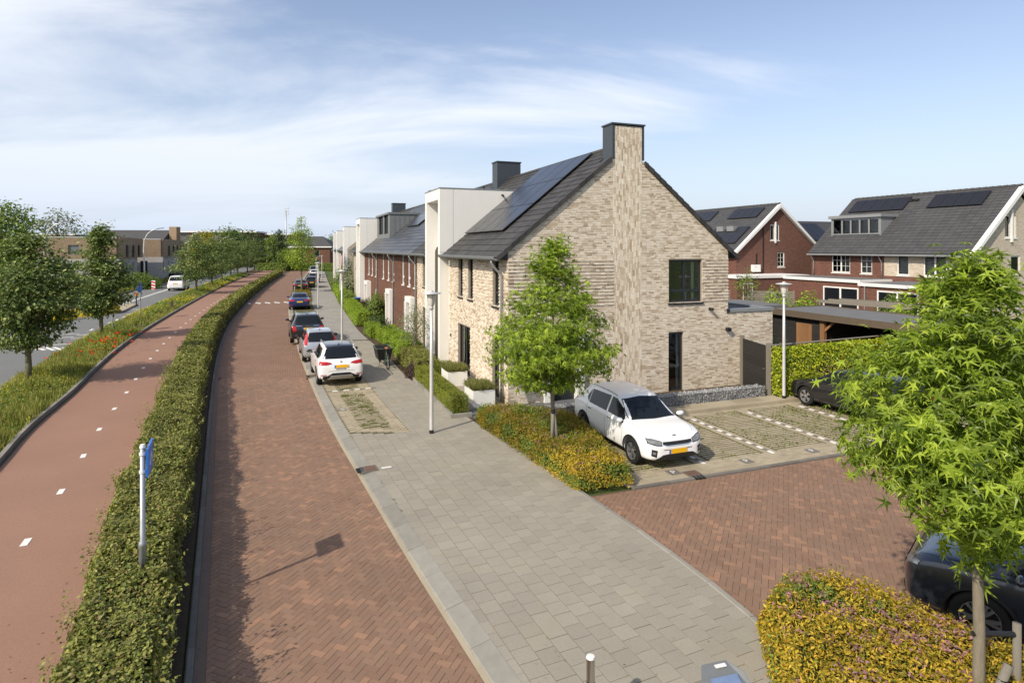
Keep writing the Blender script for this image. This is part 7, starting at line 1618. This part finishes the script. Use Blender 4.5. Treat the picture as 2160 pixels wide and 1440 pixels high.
# ------------------------------------------------------------ across the main road and far off
def block(name, label, loc, rz, parts, cat='building'):
    t = thing(name, label, cat, loc, rz)
    for nm, m_, bx in parts: MB().box(*bx).build(nm, m_, t)
    return t
ra = math.atan(0.43)
t = thing('terrace_building', 'tan and white brick terrace behind the two nearest lime trees', 'building', (-54.2, 84.0, 0), ra)      # local y runs along the main road
F_SIDE = Matrix(((0, 1, 0, 0), (1, 0, 0, 0), (0, 0, 1, 0), (0, 0, 0, 1)))       # outwards = +x, a = y
def terrace(t, Wd, Ln, bays):
    wo = [(-5.8, -4.6, 4.6, 5.9)]; wall(t, 'upper_front', F_GABLE, -Wd, -0.3, 4.0, 6.9, wo, m_tan); window(t, F_GABLE, *wo[0], m_zincd, m_zincd, recess=0.1)
    lo = [(-6.0, -5.0, 1.1, 3.4), (-3.2, -2.2, 1.1, 3.4)]; wall(t, 'lower_front', F_GABLE, -Wd, 0, 0.3, 4.0, lo, m_whiteb)
    for o in lo: window(t, F_GABLE, *o, m_antframe, m_darkglass)
    MB().box(-Wd - 0.02, -0.28, -0.03, Ln, 6.902, 7.0).build('coping', m_whitep, t); MB().box(-Wd, -0.35, 0.31, Ln - 0.02, 4.0, 6.85).build('upper_storey', m_tan, t); MB().box(-Wd, -0.32, 0.32, Ln, 0.3, 3.99).build('lower_storey', m_whiteb, t)
    w = Ln / bays; lo = [(0.6 + w * k, 1.5 + w * k, 1.2, 3.3) for k in range(bays)]; wall(t, 'side_wall', F_SIDE, 0.31, Ln, 0.3, 3.98, lo, m_whiteb)
    for o in lo: window(t, F_SIDE, *o, m_antframe, m_darkglass)
    for k in range(bays):        # bays with slanted fronts
        MB().prism([(-0.33, k * w + 0.32, 4.0), (0.05, k * w + 0.32, 4.0), (0.75, k * w + w - 0.05, 4.0), (-0.33, k * w + w - 0.05, 4.0)], (0, 0, 2.98)).build('slanted_bay', m_tan, t); MB().box(0.45, 0.60, k * w + w * 0.55, k * w + w * 0.8, 4.2, 5.9).build('bay_window', m_antframe, t)
terrace(t, 9.5, 15, 3)
t = thing('terrace_building', 'tan and white brick terrace with slanted bays beside the curved road light', 'building', (-57.9, 101.0, 0), ra); terrace(t, 6.5, 26, 4)
MB().box(0.05, 2.2, 8, 26, 0.9, 1.15).build('deck', m_kerb, t); MB().box(0.1, 2.1, 8.1, 25.9, 0, 0.88).build('deck_wall', m_darkwood, t)
for k in range(9): MB().box(2.1, 2.14, 8 + 2 * k, 9.9 + 2 * k, 1.16, 2.0).build('deck_screen', M_glass('green_glass', (0.55, 0.75, 0.45)) if 'green_glass' not in MATS else MATS['green_glass'], t)
t = thing('slate_house', 'slate roofed house with a brick chimney behind the tan terrace', 'house', (-88, 125, 0), R(4)); MB().box(0, 17, 0, 9, 0, 6.4).build('wall', m_tan, t); MB().prism([(-0.3, -0.5, 6.2), (-0.3, 4.5, 9.3), (-0.3, 9.5, 6.2)], (15.6, 0, 0)).build('roof', m_tile_far, t); MB().box(15.4, 16.9, 3.4, 5.2, 5, 10.0).build('chimney', m_tan, t)
def flats(name, label, loc, rz, Ln, h, n, m_=m_brown):
    t = thing(name, label, 'building', loc, rz); MB().box(0, Ln, 0, 11, 0, h).build('wall', m_, t)
    for z in np.arange(3.0, h + 0.1, 3.0): MB().box(-0.2, Ln + 0.2, -1.3, -0.02, z - 0.35, z + 0.05).build('balcony_slab', m_whitep, t)
    MB().box(-0.3, Ln + 0.3, -0.6, 11.3, h + 0.002, h + 0.5).build('cornice', m_whitep, t)
    for k in range(n):
        for z in np.arange(0.3, h - 1.5, 3.0): w = MB().box(Ln / n * (k + 0.25), Ln / n * (k + 0.75), -0.06, -0.005, z + 0.6, z + 2.3).build('window', m_darkglass, t)
flats('apartment_block', 'long brick apartment block with white balcony bands in the distance', (-138, 222, 0), R(3), 44, 11.2, 11); flats('apartment_block', 'brick apartment block far behind the yellow tree', (-112, 232, 0), R(2), 30, 10.5, 8); flats('apartment_block', 'low brick block beyond the left trees', (-205, 215, 0), R(5), 48, 10.0, 10, m_red)
t = thing('brown_roof_house', 'house with a large dark brown roof behind the tan terrace', 'house', (-97, 168, 0), R(10)); MB().box(0, 14, 0, 10, 0, 5).build('wall', m_brown, t); MB().prism([(-0.4, -0.6, 4.8), (-0.4, 5, 8.9), (-0.4, 10.6, 4.8)], (14.8, 0, 0)).build('roof', m_tile_far, t)
t = thing('hip_roof_house', 'brick house with a dark hipped roof across the end of the street', 'house', (-57.5, 158, 0), R(2)); wall(t, 'front_wall', F_GABLE, 0, 10.2, 0, 5.6, [(6.2, 7.5, 3.3, 4.9), (2.2, 3.6, 3.3, 4.9), (6.2, 7.5, 0.6, 2.4)], m_brown)
for o in ((6.2, 7.5, 3.3, 4.9), (2.2, 3.6, 3.3, 4.9), (6.2, 7.5, 0.6, 2.4)): window(t, F_GABLE, *o, m_whitep, m_darkglass)
MB().box(0, 10.2, 0.31, 9, 0, 5.6).build('walls', m_brown, t); MB().box(-0.5, 10.7, -0.5, 9.5, 5.602, 5.9).build('white_fascia', m_whitep, t); MB()._add([(-0.5, -0.5, 5.92), (10.7, -0.5, 5.92), (10.7, 9.5, 5.92), (-0.5, 9.5, 5.92), (3.2, 4.5, 8.6), (7.2, 4.5, 8.6)], [(0, 1, 5, 4), (1, 2, 5), (2, 3, 4, 5), (3, 0, 4), (0, 3, 2, 1)]).build('roof', m_tile_far, t)
t = thing('far_house', 'brown brick house with white windows behind the floodlight mast', 'house', (-76, 200, 0), R(3)); MB().box(0, 12, 0, 8, 0, 6).build('wall', m_brown, t); MB().prism([(-0.2, -0.4, 5.9), (-0.2, 4, 9.0), (-0.2, 8.4, 5.9)], (12.4, 0, 0)).build('roof', m_tile_far, t); MB().box(2, 4, -0.08, -0.002, 3.4, 4.9).build('window', m_whitep, t); MB().box(5.6, 8, -0.08, -0.002, 3.4, 4.9).build('window', m_whitep, t); MB().box(4.5, 5.2, 3.6, 4.4, 8.4, 10.2).build('chimney', m_brown, t)
flats('apartment_block', 'flat roofed brick block behind the white bays of the far row', (-62, 215, 0), R(0), 30, 8.8, 7)
# curved road lights
def road_light(label, loc, rz, h=8.2):
    t = thing('road_light', label, 'road light', loc, rz, 'curved lights along the main road'); pts = [(0, 0, 0), (0, 0, 3), (-0.1, 0, 5.2), (0.0, 0, 6.6), (0.45, 0, 7.5), (1.1, 0, 8.0), (1.9, 0, 8.22)]
    MB().tube(pts, [0.12, 0.11, 0.10, 0.09, 0.075, 0.06, 0.05], 10).build('pole', m_lamp_pole, t, smooth=True); MB().prism([(1.85, -0.12, 8.20), (2.75, -0.10, 8.30), (2.75, 0.10, 8.30), (1.85, 0.12, 8.20)], (0, 0, 0.10)).build('head', m_zincd, t)
for lab, x, y in (('curved road light beside the tan terrace, nearest fully visible one', -52.5, 87.0), ('curved road light rising behind the nearest lime tree', -49.8, 65.0), ('curved road light left of the golden tree', -57.6, 108.5), ('curved road light right of the golden tree', -66.2, 133), ('fifth curved road light along the main road', -74.0, 154), ('sixth curved road light along the main road', -81.5, 174), ('farthest curved road light along the main road', -90, 198)): road_light(lab, (x, y, 0), 0.0)
t = thing('floodlight_mast', 'tall floodlight mast above the end of the street', 'mast', (-70.8, 191, 0)); MB().tube([(0, 0, 0), (0, 0, 17.4)], [0.24, 0.12], 10).build('pole', m_galv, t, smooth=True)
for z in (16.0, 16.9, 17.8): MB().box(-0.75, 0.75, -0.3, 0.3, z, z + 0.22).build('floodlight', m_lamp_pole, t)
# signs and barriers at the junction
def blue_disc(loc, label, h=3.0):
    t = thing('round_sign', label, 'sign', loc, R(25)); MB().tube([(0, 0, 0), (0, 0, h)], 0.04, 8).build('post', m_galv, t); MB().lathe([(0.001, 0.0), (0.40, 0.0), (0.41, 0.02), (0.40, 0.04), (0.001, 0.04)], 20, axis='y').build('disc', m_blue, t, loc=(0.0, -0.09, h - 0.35), rot=R(72))
blue_disc((-25.9, 39.5, 0.05), 'blue round sign on a post left of the verge bushes', 2.75); blue_disc((-28.8, 47.2, 0.05), 'blue round sign on the post at the verge gap', 2.75)
yb = MB().prism([(-0.75, -0.3, 0), (0.75, -0.3, 0), (0.75, -0.22, 0.55), (0.62, -0.16, 0.78), (-0.62, -0.16, 0.78), (-0.75, -0.22, 0.55)], (0, 0.55, 0)).mesh('barrier', False, 0.06); yb.materials.append(m_yellow)
for lab, x, y, a in (('front yellow barrier block on the road', -34.2, 48.9, 30), ('yellow barrier block behind the first one', -34.7, 51.2, 20), ('yellow barrier block nearest the traffic island', -33.6, 51.0, 80), ('yellow barrier block half hidden by the lime crown', -34.0, 46.3, 70)): tag(link('barrier_block', yb, None, None, (x, y, 0.0), R(a)), lab, 'barrier', 'yellow barrier blocks')
t = thing('traffic_island', 'pale paved traffic island with a dark kerb in the main road', 'island', (-34.6, 53.5, 0), R(24)); MB().prism([(-0.6, -2.4, 0.11), (0.6, -2.4, 0.11), (0.75, 5.0, 0.11), (0.2, 6.2, 0.11), (-0.4, 5.0, 0.11)], (0, 0, 0.03)).build('paving', m_paver, t); MB().prism([(-0.7, -2.5, 0.0), (0.7, -2.5, 0.0), (0.85, 5.0, 0.0), (0.2, 6.4, 0.0), (-0.5, 5.0, 0.0)], (0, 0, 0.10)).build('kerb', m_kerbd, t)
t = thing('orange_beacon', 'orange beacon on the traffic island', 'beacon', (-35.4, 57.4, 0.1)); MB().tube([(0, 0, 0), (0, 0, 0.9)], 0.05, 8).build('post', m_black, t); MB().lathe([(0.001, 1.25), (0.10, 1.22), (0.13, 1.05), (0.10, 0.9), (0.001, 0.88)], 12).build('lamp', m_orange, t, smooth=True)
t = thing('hazard_marker', 'red and white striped marker board at the edge of the left grass', 'marker', (-45.8, 77.8, 0.0), R(10)); MB().box(-0.22, 0.22, -0.02, 0.02, 0.2, 1.35).build('board', m_whitep, t); m_redp = M('red_paint', (0.55, 0.03, 0.025), 0.5, 0.3, namt=0.05)
for k in range(3): MB().prism([(-0.22, -0.026, 0.32 + 0.38 * k), (0.22, -0.026, 0.20 + 0.38 * k), (0.22, -0.026, 0.40 + 0.38 * k), (-0.22, -0.026, 0.52 + 0.38 * k)], (0, 0.004, 0)).build('stripe', m_redp, t)
for k, lab in enumerate(('nearest of the short brown posts in the verge grass', 'second short brown post in the verge grass', 'third short brown post in the verge grass', 'farthest of the short brown posts in the verge grass')):
    t = thing('marker_post', lab, 'post', (-29.8 - 0.18 * k, 53.2 + 0.41 * k, 0.05), R(24), 'short posts in the verge'); MB().prism([(-0.05, -0.05, 0), (0.05, -0.05, 0), (0.05, 0.05, 0), (-0.05, 0.05, 0)], (0, 0, 0.75)).build('shaft', m_wood, t); MB().box(-0.055, 0.055, -0.055, 0.055, 0.752, 0.78).build('cap', m_wood, t)

# ------------------------------------------------------------ front gardens, far trees and bushes
def fx(y, o): return (float(SWR(y)) + o, y)
hedge('garden_hedge', 'loose green garden hedge behind the cargo bike', [fx(25.4, 0.75), fx(27, 0.8), fx(29.0, 0.85)], 1.0, 0.75, l_hedge, 1300, 0.06, 81, 0.05, rough=0.12)
hedge('garden_hedge', 'bright green garden hedge in front of the red brown houses', [fx(29.3, 0.95), fx(32, 1.0), fx(36.2, 1.0)], 1.1, 0.85, l_bright, 1300, 0.06, 82, 0.05, rough=0.12)
hedge('garden_hedge', 'small green garden hedge beside the bin of the row house', [fx(36.8, 0.7), fx(38.6, 0.7)], 0.9, 0.7, l_bright, 1000, 0.065, 83, 0.05, rough=0.12)
hedge('garden_hedge', 'clipped yellow green hedge beside the third street lamp', [fx(42.2, 0.55), fx(45, 0.55), fx(47.4, 0.55)], 0.9, 1.0, l_bright, 800, 0.075, 84, 0.05, rough=0.06); hedge('garden_hedge', 'yellow green hedge with a purple shrub behind', [fx(48.0, 0.55), fx(54, 0.55)], 0.9, 1.0, l_bright, 700, 0.08, 85, 0.05, rough=0.06)
hedge('garden_hedge', 'dark green hedge further along the sidewalk', [fx(54.8, 0.6), fx(61, 0.6)], 1.0, 1.2, l_mid, 500, 0.11, 86, 0.05, rough=0.12); hedge('garden_hedge', 'low green hedge at the end of the sidewalk', [fx(62, 0.6), fx(80, 0.6)], 1.0, 1.0, l_bright, 300, 0.13, 87, 0.05, rough=0.12)
hedge('end_hedge', 'long dark hedge across the end of the street', [(-62, 149), (-40, 146)], 1.5, 1.6, l_mid, 130, 0.28, 88, 0.0, rough=0.15)
def bush(label, loc, r, h, mat, seed, n=2600, leaf=0.08, name='bush', flat=1.0):
    t = thing(name, label, 'bush', loc); rng = np.random.default_rng(seed); d = rng.normal(size=(n, 3)); d[:, 2] = np.abs(d[:, 2]); d /= np.linalg.norm(d, axis=1, keepdims=True); q = 1 + 0.16 * vnoise(d, seed, 3.0) + 0.07 * vnoise(d, seed + 1, 8.0)
    p = d * np.array([r, r, h]) * (q * rng.uniform(0.72, 1.03, n))[:, None]; tag(link('foliage', leaf_mesh('foliage', p, d, leaf, LEAF4, 0.5, seed), mat, t), kind='stuff')
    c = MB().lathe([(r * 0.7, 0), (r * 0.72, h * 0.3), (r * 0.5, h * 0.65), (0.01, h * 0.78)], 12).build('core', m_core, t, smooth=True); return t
bush('dark purple shrub beside the low box hedge', (*H2W(-2.1, 5.75), 0.05), 0.36, 0.75, l_purple, 91, 1800, 0.05); bush('purple leaved shrub behind the yellow green hedge', (*fx(50.5, 1.5), 0.05), 0.8, 1.3, l_purple, 92, 1500, 0.08); bush('green shrub with yellow leaves in the far front garden', (*fx(45.5, 1.9), 0.05), 1.0, 2.2, l_mid, 93, 2400, 0.10)
bush('dark green shrub in front of the second white bay', (*fx(39.8, 1.2), 0.05), 0.9, 1.1, l_dark, 94, 1800, 0.09); bush('grey green round shrub far along the sidewalk', (*fx(66, 2.0), 0.05), 1.9, 3.0, l_grey, 95, 2600, 0.15); bush('tall grey green bush further along the sidewalk', (*fx(76, 2.6), 0.05), 2.4, 4.0, l_grey, 96, 2600, 0.18); bush('green bush at the far end of the gardens', (*fx(90, 3.0), 0.05), 2.5, 3.4, l_mid, 97, 2200, 0.2)
bush('rounded olive green shrub beside the extension wall', (*H2W(12.5, 0.8), 0.0), 0.75, 1.75, l_grey, 98, 2600, 0.07); bush('bright shrub above the shed roof', (14.3, 33.0, 0.0), 1.25, 3.3, l_bright, 99, 2800, 0.12); bush('dense green shrub beside the bright one', (16.2, 33.6, 0.0), 1.5, 2.9, l_bright, 100, 3200, 0.12)
bush('green shrub below the garden windows', (23.4, 37.2, 0), 1.6, 2.6, l_mid, 103, 2600, 0.13); bush('yellow green shrub in the back garden', (25.6, 34.6, 0), 1.5, 2.5, l_bright, 104, 2600, 0.13); bush('low shrub behind the carport', (21.6, 33.4, 0), 1.0, 2.2, l_bright, 105, 1800, 0.12)
hedge('climbing_hedge', 'climbing plant hanging over the white trimmed extension', [(31.0 - 6.2, 41.5 - 4.6), (26.9, 34.2)], 0.5, 0.75, l_bright, 500, 0.14, 106, 2.5, rough=0.1, bot=0.02)
t = thing('pergola', 'grey weathered pergola beams in the back garden', 'pergola', (18.2, 36.4, 0), R(-58))
for k in range(3): MB().box(0, 6.5, 1.2 * k, 1.2 * k + 0.14, 2.25 - 0.02 * k, 2.43 - 0.02 * k).build('beam', m_woodgrey, t)
for x in (0.1, 6.2): MB().box(x, x + 0.14, 0, 0.14, 0, 2.24).build('post', m_woodgrey, t)
t = thing('garden_fence', 'grey slatted garden fence behind the extension', 'fence', (17.6, 50.5, 0), R(-14))
for k in range(9): MB().box(0, 5.4, -0.02, 0.02, 0.3 + 0.19 * k, 0.47 + 0.19 * k).build('slat', m_woodgrey, t)
for k in range(4): MB().box(1.76 * k, 1.76 * k + 0.09, 0.022, 0.10, 0, 2.05).build('post', m_woodgrey, t)
make_tree('garden_tree', 'thin young tree before the red brick house', (17.3, 45.0, 0), [(1.6, 0.4), (2.3, 1.0), (3.1, 0.9), (3.9, 0.3)], 0.05, 50, 16, 0.14, LEAF4, l_mid, 121, 0.2)
# olive tree in its tub
t = make_tree('olive_tree', 'small olive tree in a black tub before the red brown house', (*H2W(-1.3, 9.3), 0.05), [(1.0, 0.25), (1.4, 0.7), (1.9, 0.75), (2.4, 0.5), (2.75, 0.1)], 0.075, 90, 26, 0.07, LEAF4, l_grey, 131, 0.16, limbs=18)
MB().box(-0.55, 0.55, -0.55, 0.55, 0, 0.42).build('tub', m_black, thing('plant_tub', 'square black tub under the olive tree', 'tub', (*H2W(-1.3, 9.3), 0.05), HA), bevel=0.02)
# cargo bike
t = thing('cargo_bike', 'dark green cargo bike with a deep front box on the sidewalk', 'cargo bike', (-5.78, 27.75, 0.08), heading(SR, 27) + math.pi / 2); m_bgreen = M('bike_green', (0.06, 0.10, 0.065), 0.45, 0.4, namt=0.05)
for x in (-0.62, 1.35):
    r = 0.33 if x < 0 else 0.25
    wq = MB(); ring = [(r * math.cos(a), 0, r * math.sin(a)) for a in np.linspace(0, 2 * math.pi, 25)]; wq.tube(ring, 0.026, 8, False); wl = wq.build('wheel', m_rubber, t, smooth=True, loc=(x, 0, r + 0.02)); sp_ = MB()
    for k in range(10): a = k * math.pi / 5; sp_.tube([(0, 0, 0), (r * math.cos(a), 0, r * math.sin(a))], 0.004, 5)
    sp_.build('spokes', m_galv, wl)
bx_ = [(0.18, -0.26, 0.30), (1.05, -0.24, 0.30), (1.05, 0.24, 0.30), (0.18, 0.26, 0.30)]; tp = [(0.05, -0.36, 0.82), (1.22, -0.33, 0.82), (1.22, 0.33, 0.82), (0.05, 0.36, 0.82)]; mbx = MB()
for i in range(4): j = (i + 1) % 4; mbx.quad(bx_[i], bx_[j], tp[j], tp[i])
mbx.quad(*bx_[::-1]); bo = mbx.build('box', m_black, t); so = bo.modifiers.new('thick', 'SOLIDIFY'); so.thickness = 0.02
MB().tube([*tp, tp[0]], 0.022, 8).build('box_rim', m_bgreen, t); MB().tube([(1.35, 0, 0.27), (1.1, 0, 0.30), (0.1, 0, 0.26), (-0.15, 0, 0.36), (-0.62, 0, 0.35)], 0.03, 8).build('frame', m_bgreen, t, smooth=True); MB().tube([(-0.15, 0, 0.32), (-0.30, 0, 0.85)], 0.026, 8).build('seat_tube', m_bgreen, t); MB().tube([(-0.62, 0, 0.35), (-0.27, 0, 0.72)], 0.018, 8).build('stay', m_bgreen, t); MB().tube([(0.08, 0, 0.3), (0.0, 0, 1.02)], 0.022, 8).build('steerer', m_black, t)
MB().tube([(-0.12, -0.33, 1.06), (0.02, -0.12, 1.05), (0.02, 0.12, 1.05), (-0.12, 0.33, 1.06)], 0.014, 8).build('handlebar', m_black, t, smooth=True); MB().lathe([(0.001, 0.06), (0.09, 0.05), (0.11, 0.0), (0.06, -0.03), (0.001, -0.03)], 12).build('saddle', M('saddle_brown', (0.30, 0.10, 0.04), 0.5, 0.3, namt=0.1), t, loc=(-0.32, 0, 0.90)).scale = (1.3, 0.8, 1); MB().tube([(0.35, 0.16, 0.28), (0.25, 0.24, 0.01)], 0.015, 6).tube([(0.35, -0.16, 0.28), (0.25, -0.24, 0.01)], 0.015, 6).build('stand', m_black, t)
# round wire chair
t = thing('round_chair', 'round black wire chair before the red brown house', 'chair', (*H2W(-1.5, 15.6), 0.06), HA + 2.2); ring = [(0.50 * math.cos(a), 0.50 * math.sin(a), 0) for a in np.linspace(0, 2 * math.pi, 29)]; MB().tube(ring, 0.02, 8, False).build('hoop', m_black, t, smooth=True, loc=(0, 0, 0.75), rot=(R(38), 0, 0))
wc = MB()
for k in range(16): a = k * math.pi / 8; wc.tube([(0.50 * math.cos(a), 0.50 * math.sin(a), 0), (0.28 * math.cos(a), 0.28 * math.sin(a), -0.20), (0.05 * math.cos(a), 0.05 * math.sin(a), -0.26)], 0.008, 5)
wc.build('wires', m_black, t, loc=(0, 0, 0.75), rot=(R(38), 0, 0))
for k in range(4): a = k * math.pi / 2 + 0.7; MB().tube([(0.12 * math.cos(a), 0.12 * math.sin(a), 0.5), (0.34 * math.cos(a), 0.34 * math.sin(a), 0)], 0.012, 6).build('leg', m_black, t)
# bin, flagpole
t = thing('wheelie_bin', 'dark wheeled bin with a blue lid beside the second white bay', 'bin', (*H2W(-0.9, 36.6), 0.05), HA); MB().prism([(-0.24, -0.28, 0.05), (0.24, -0.28, 0.05), (0.29, -0.33, 0.95), (-0.29, -0.33, 0.95)], (0, 0.62, 0)).build('body', m_black, t); MB().box(-0.31, 0.31, -0.36, 0.34, 0.952, 1.0).build('lid', m_blue, t)
t = thing('flagpole', 'white flagpole with a furled pale flag in the far front garden', 'flagpole', (-17.7, 62.8, 0.05)); MB().tube([(0, 0, 0), (0, 0, 4.9)], 0.05, 8).build('pole', m_whitep, t); MB().prism([(0.02, 0, 4.6), (0.22, 0, 4.75), (0.12, 0, 3.7), (0.03, 0, 3.4)], (0, 0.06, 0)).build('flag', M('pale_flag', (0.62, 0.35, 0.38), 0.9, 0.1, namt=0.2), t)
t = thing('white_block_marking', 'row of white blocks across the brick street at the raised crossing', 'marking', (0, 0, 0))
for k in range(9):
    Y = 60.9; x0, x1 = float(SL(Y)) + 0.25, float(SR(Y)) - 0.1; x = x0 + (x1 - x0) * (k + 0.5) / 9
    MB().box(-0.13, 0.13, -0.5, 0.5, 0, 0.012).build('white_block', m_mark, t, loc=(x, Y + 0.35 * (k - 4) * 0.4 + (0.5 if k % 2 else -0.1), 0.003), rot=TH0)
# street trees and shrubs in the parking strip
make_tree('street_tree', 'tall slender street tree between the parked cars', (-25.7, 74.4, 0.05), [(3.0, 0.4), (3.6, 1.4), (4.4, 1.75), (5.4, 1.35), (6.2, 1.2), (7.0, 1.25), (7.8, 0.9), (8.5, 0.5), (9.1, 0.08)], 0.11, 170, 26, 0.20, LEAF4, l_star, 141, 0.30)
mound('strip_shrubs', 'low yellow shrubs around the foot of the slender street tree', [(-22.4, 61.3), (-20.3, 61.6), (-24.3, 73.5), (-26.8, 74.5)], 0.45, l_spir, 3500, 0.11, 61)
stake('tree_stake', 'short stake beside the slender street tree', [(-23.9, 67.0, 0.05), (-23.9, 67.0, 1.3)], 0.07)
make_tree('columnar_tree', 'dark narrow columnar tree at the end of the cycle path', (-57.2, 150, 0), [(1.5, 0.8), (3, 1.5), (5.5, 1.4), (8, 0.9), (9.7, 0.1)], 0.2, 140, 24, 0.42, LEAF4, l_dark, 151, 0.5); make_tree('small_far_tree', 'small bright tree in front of the columnar tree', (-54.2, 146, 0), [(1.0, 0.8), (2.5, 1.9), (4.0, 1.5), (5.3, 0.2)], 0.12, 90, 20, 0.36, LEAF4, l_mid, 152, 0.5)
FT = [(2, 1.5), (4, 3.2), (6.5, 3.4), (8.5, 2.2), (10, 0.3)]
f1 = make_tree('far_tree', 'golden yellow tree behind the far lime trees', (-66.5, 131, 0), [(1, 1.2), (3, 2.6), (6, 2.9), (8, 1.8), (9.3, 0.2)], 0.2, 150, 26, 0.42, LEAF4, l_yel, 161, 0.7)
f2 = make_tree('far_tree', 'large dark tree at the left edge of the picture', (-88, 105, 0), [(3, 3), (6, 6), (9, 5.6), (12, 3.2), (13.2, 0.4)], 0.4, 230, 26, 0.55, LEAF4, l_mid, 162, 1.1, group='trees in the distance'); f3 = make_tree('far_tree', 'airy tree behind the tan terrace on the left', (-91, 122, 0), [(4, 1.5), (7, 4.5), (10, 4.6), (12, 2.5), (13, 0.3)], 0.3, 110, 16, 0.5, LEAF4, l_grey, 163, 0.9, group='trees in the distance')
f4 = make_tree('far_tree', 'dark rounded tree above the far lime row', (-73, 170, 0), FT, 0.3, 150, 22, 0.6, LEAF4, l_dark, 164, 1.0, group='trees in the distance')
fl = [(-80, 176, 1.0, 'broad green tree right of the golden tree'), (-86, 186, 1.15, 'tree crown left of the broad green tree'), (-100, 205, 1.1, 'tree behind the apartment block end'), (-84, 215, 1.0, 'tree far behind the columnar tree'), (-92, 240, 1.1, 'pale distant tree near the road bend'), (-66, 228, 1.05, 'tree above the far flat roofs'), (-56, 240, 1.05, 'tree behind the far row of white bays'), (-120, 250, 1.1, 'tree above the long apartment block'), (-140, 205, 0.95, 'tree at the end of the low block'), (-170, 200, 1.0, 'tree before the low brick block on the left'), (-64, 180, 0.95, 'tree beside the floodlight mast'), (-47, 235, 1.0, 'distant tree peeping over the end bay')]
for k, (x, y, s_, lab) in enumerate(fl):
    o = copy_tree(f4); o.location = (x, y, 0); o.rotation_euler = (0, 0, 0.9 * k); o.scale = (s_,) * 3; o['label'] = lab
    for ch in o.children:
        if ch.name.startswith('crown') and k % 2: ch.data = ch.data.copy(); ch.data.materials[0] = l_mid
# rough meadow across the main road, scrub in front of the terraces
rng = np.random.default_rng(41); n = 15000; Y = 62 + 80 * rng.uniform(0, 1, n) ** 1.4; x = RL(Y) - 0.3 - 6.5 * rng.uniform(0, 1, n); ang = rng.uniform(0, 6.28, n); c, s_ = np.cos(ang), np.sin(ang); Z = np.zeros(n); ln = rng.uniform(0.2, 0.6, n); wd = 2.2 * rng.uniform(0.5, 1, n)
o = link('meadow_grass', scatter('meadow_grass', *BL, np.c_[x, Y, np.full(n, 0.08)], np.stack([np.stack([c * wd, -s_ * ln * 0.8, Z], 1), np.stack([s_ * wd, c * ln * 0.8, Z], 1), np.stack([Z, Z, ln], 1)], 1)), l_grass); tag(o, 'rough meadow grass on the far side of the main road', 'grass', kind='stuff')
bush('scrub bush at the foot of the left terrace', (-50.5, 82, 0), 3.2, 2.2, l_mid, 171, 2600, 0.24); bush('green scrub before the tan terrace end wall', (-55.5, 80.5, 0), 2.6, 1.8, l_mid, 172, 2000, 0.24); bush('small bright bush left of the traffic island', (-43.5, 64, 0), 1.3, 1.1, l_bright, 173, 1500, 0.16)
bpy.data.scenes.remove(TMP)
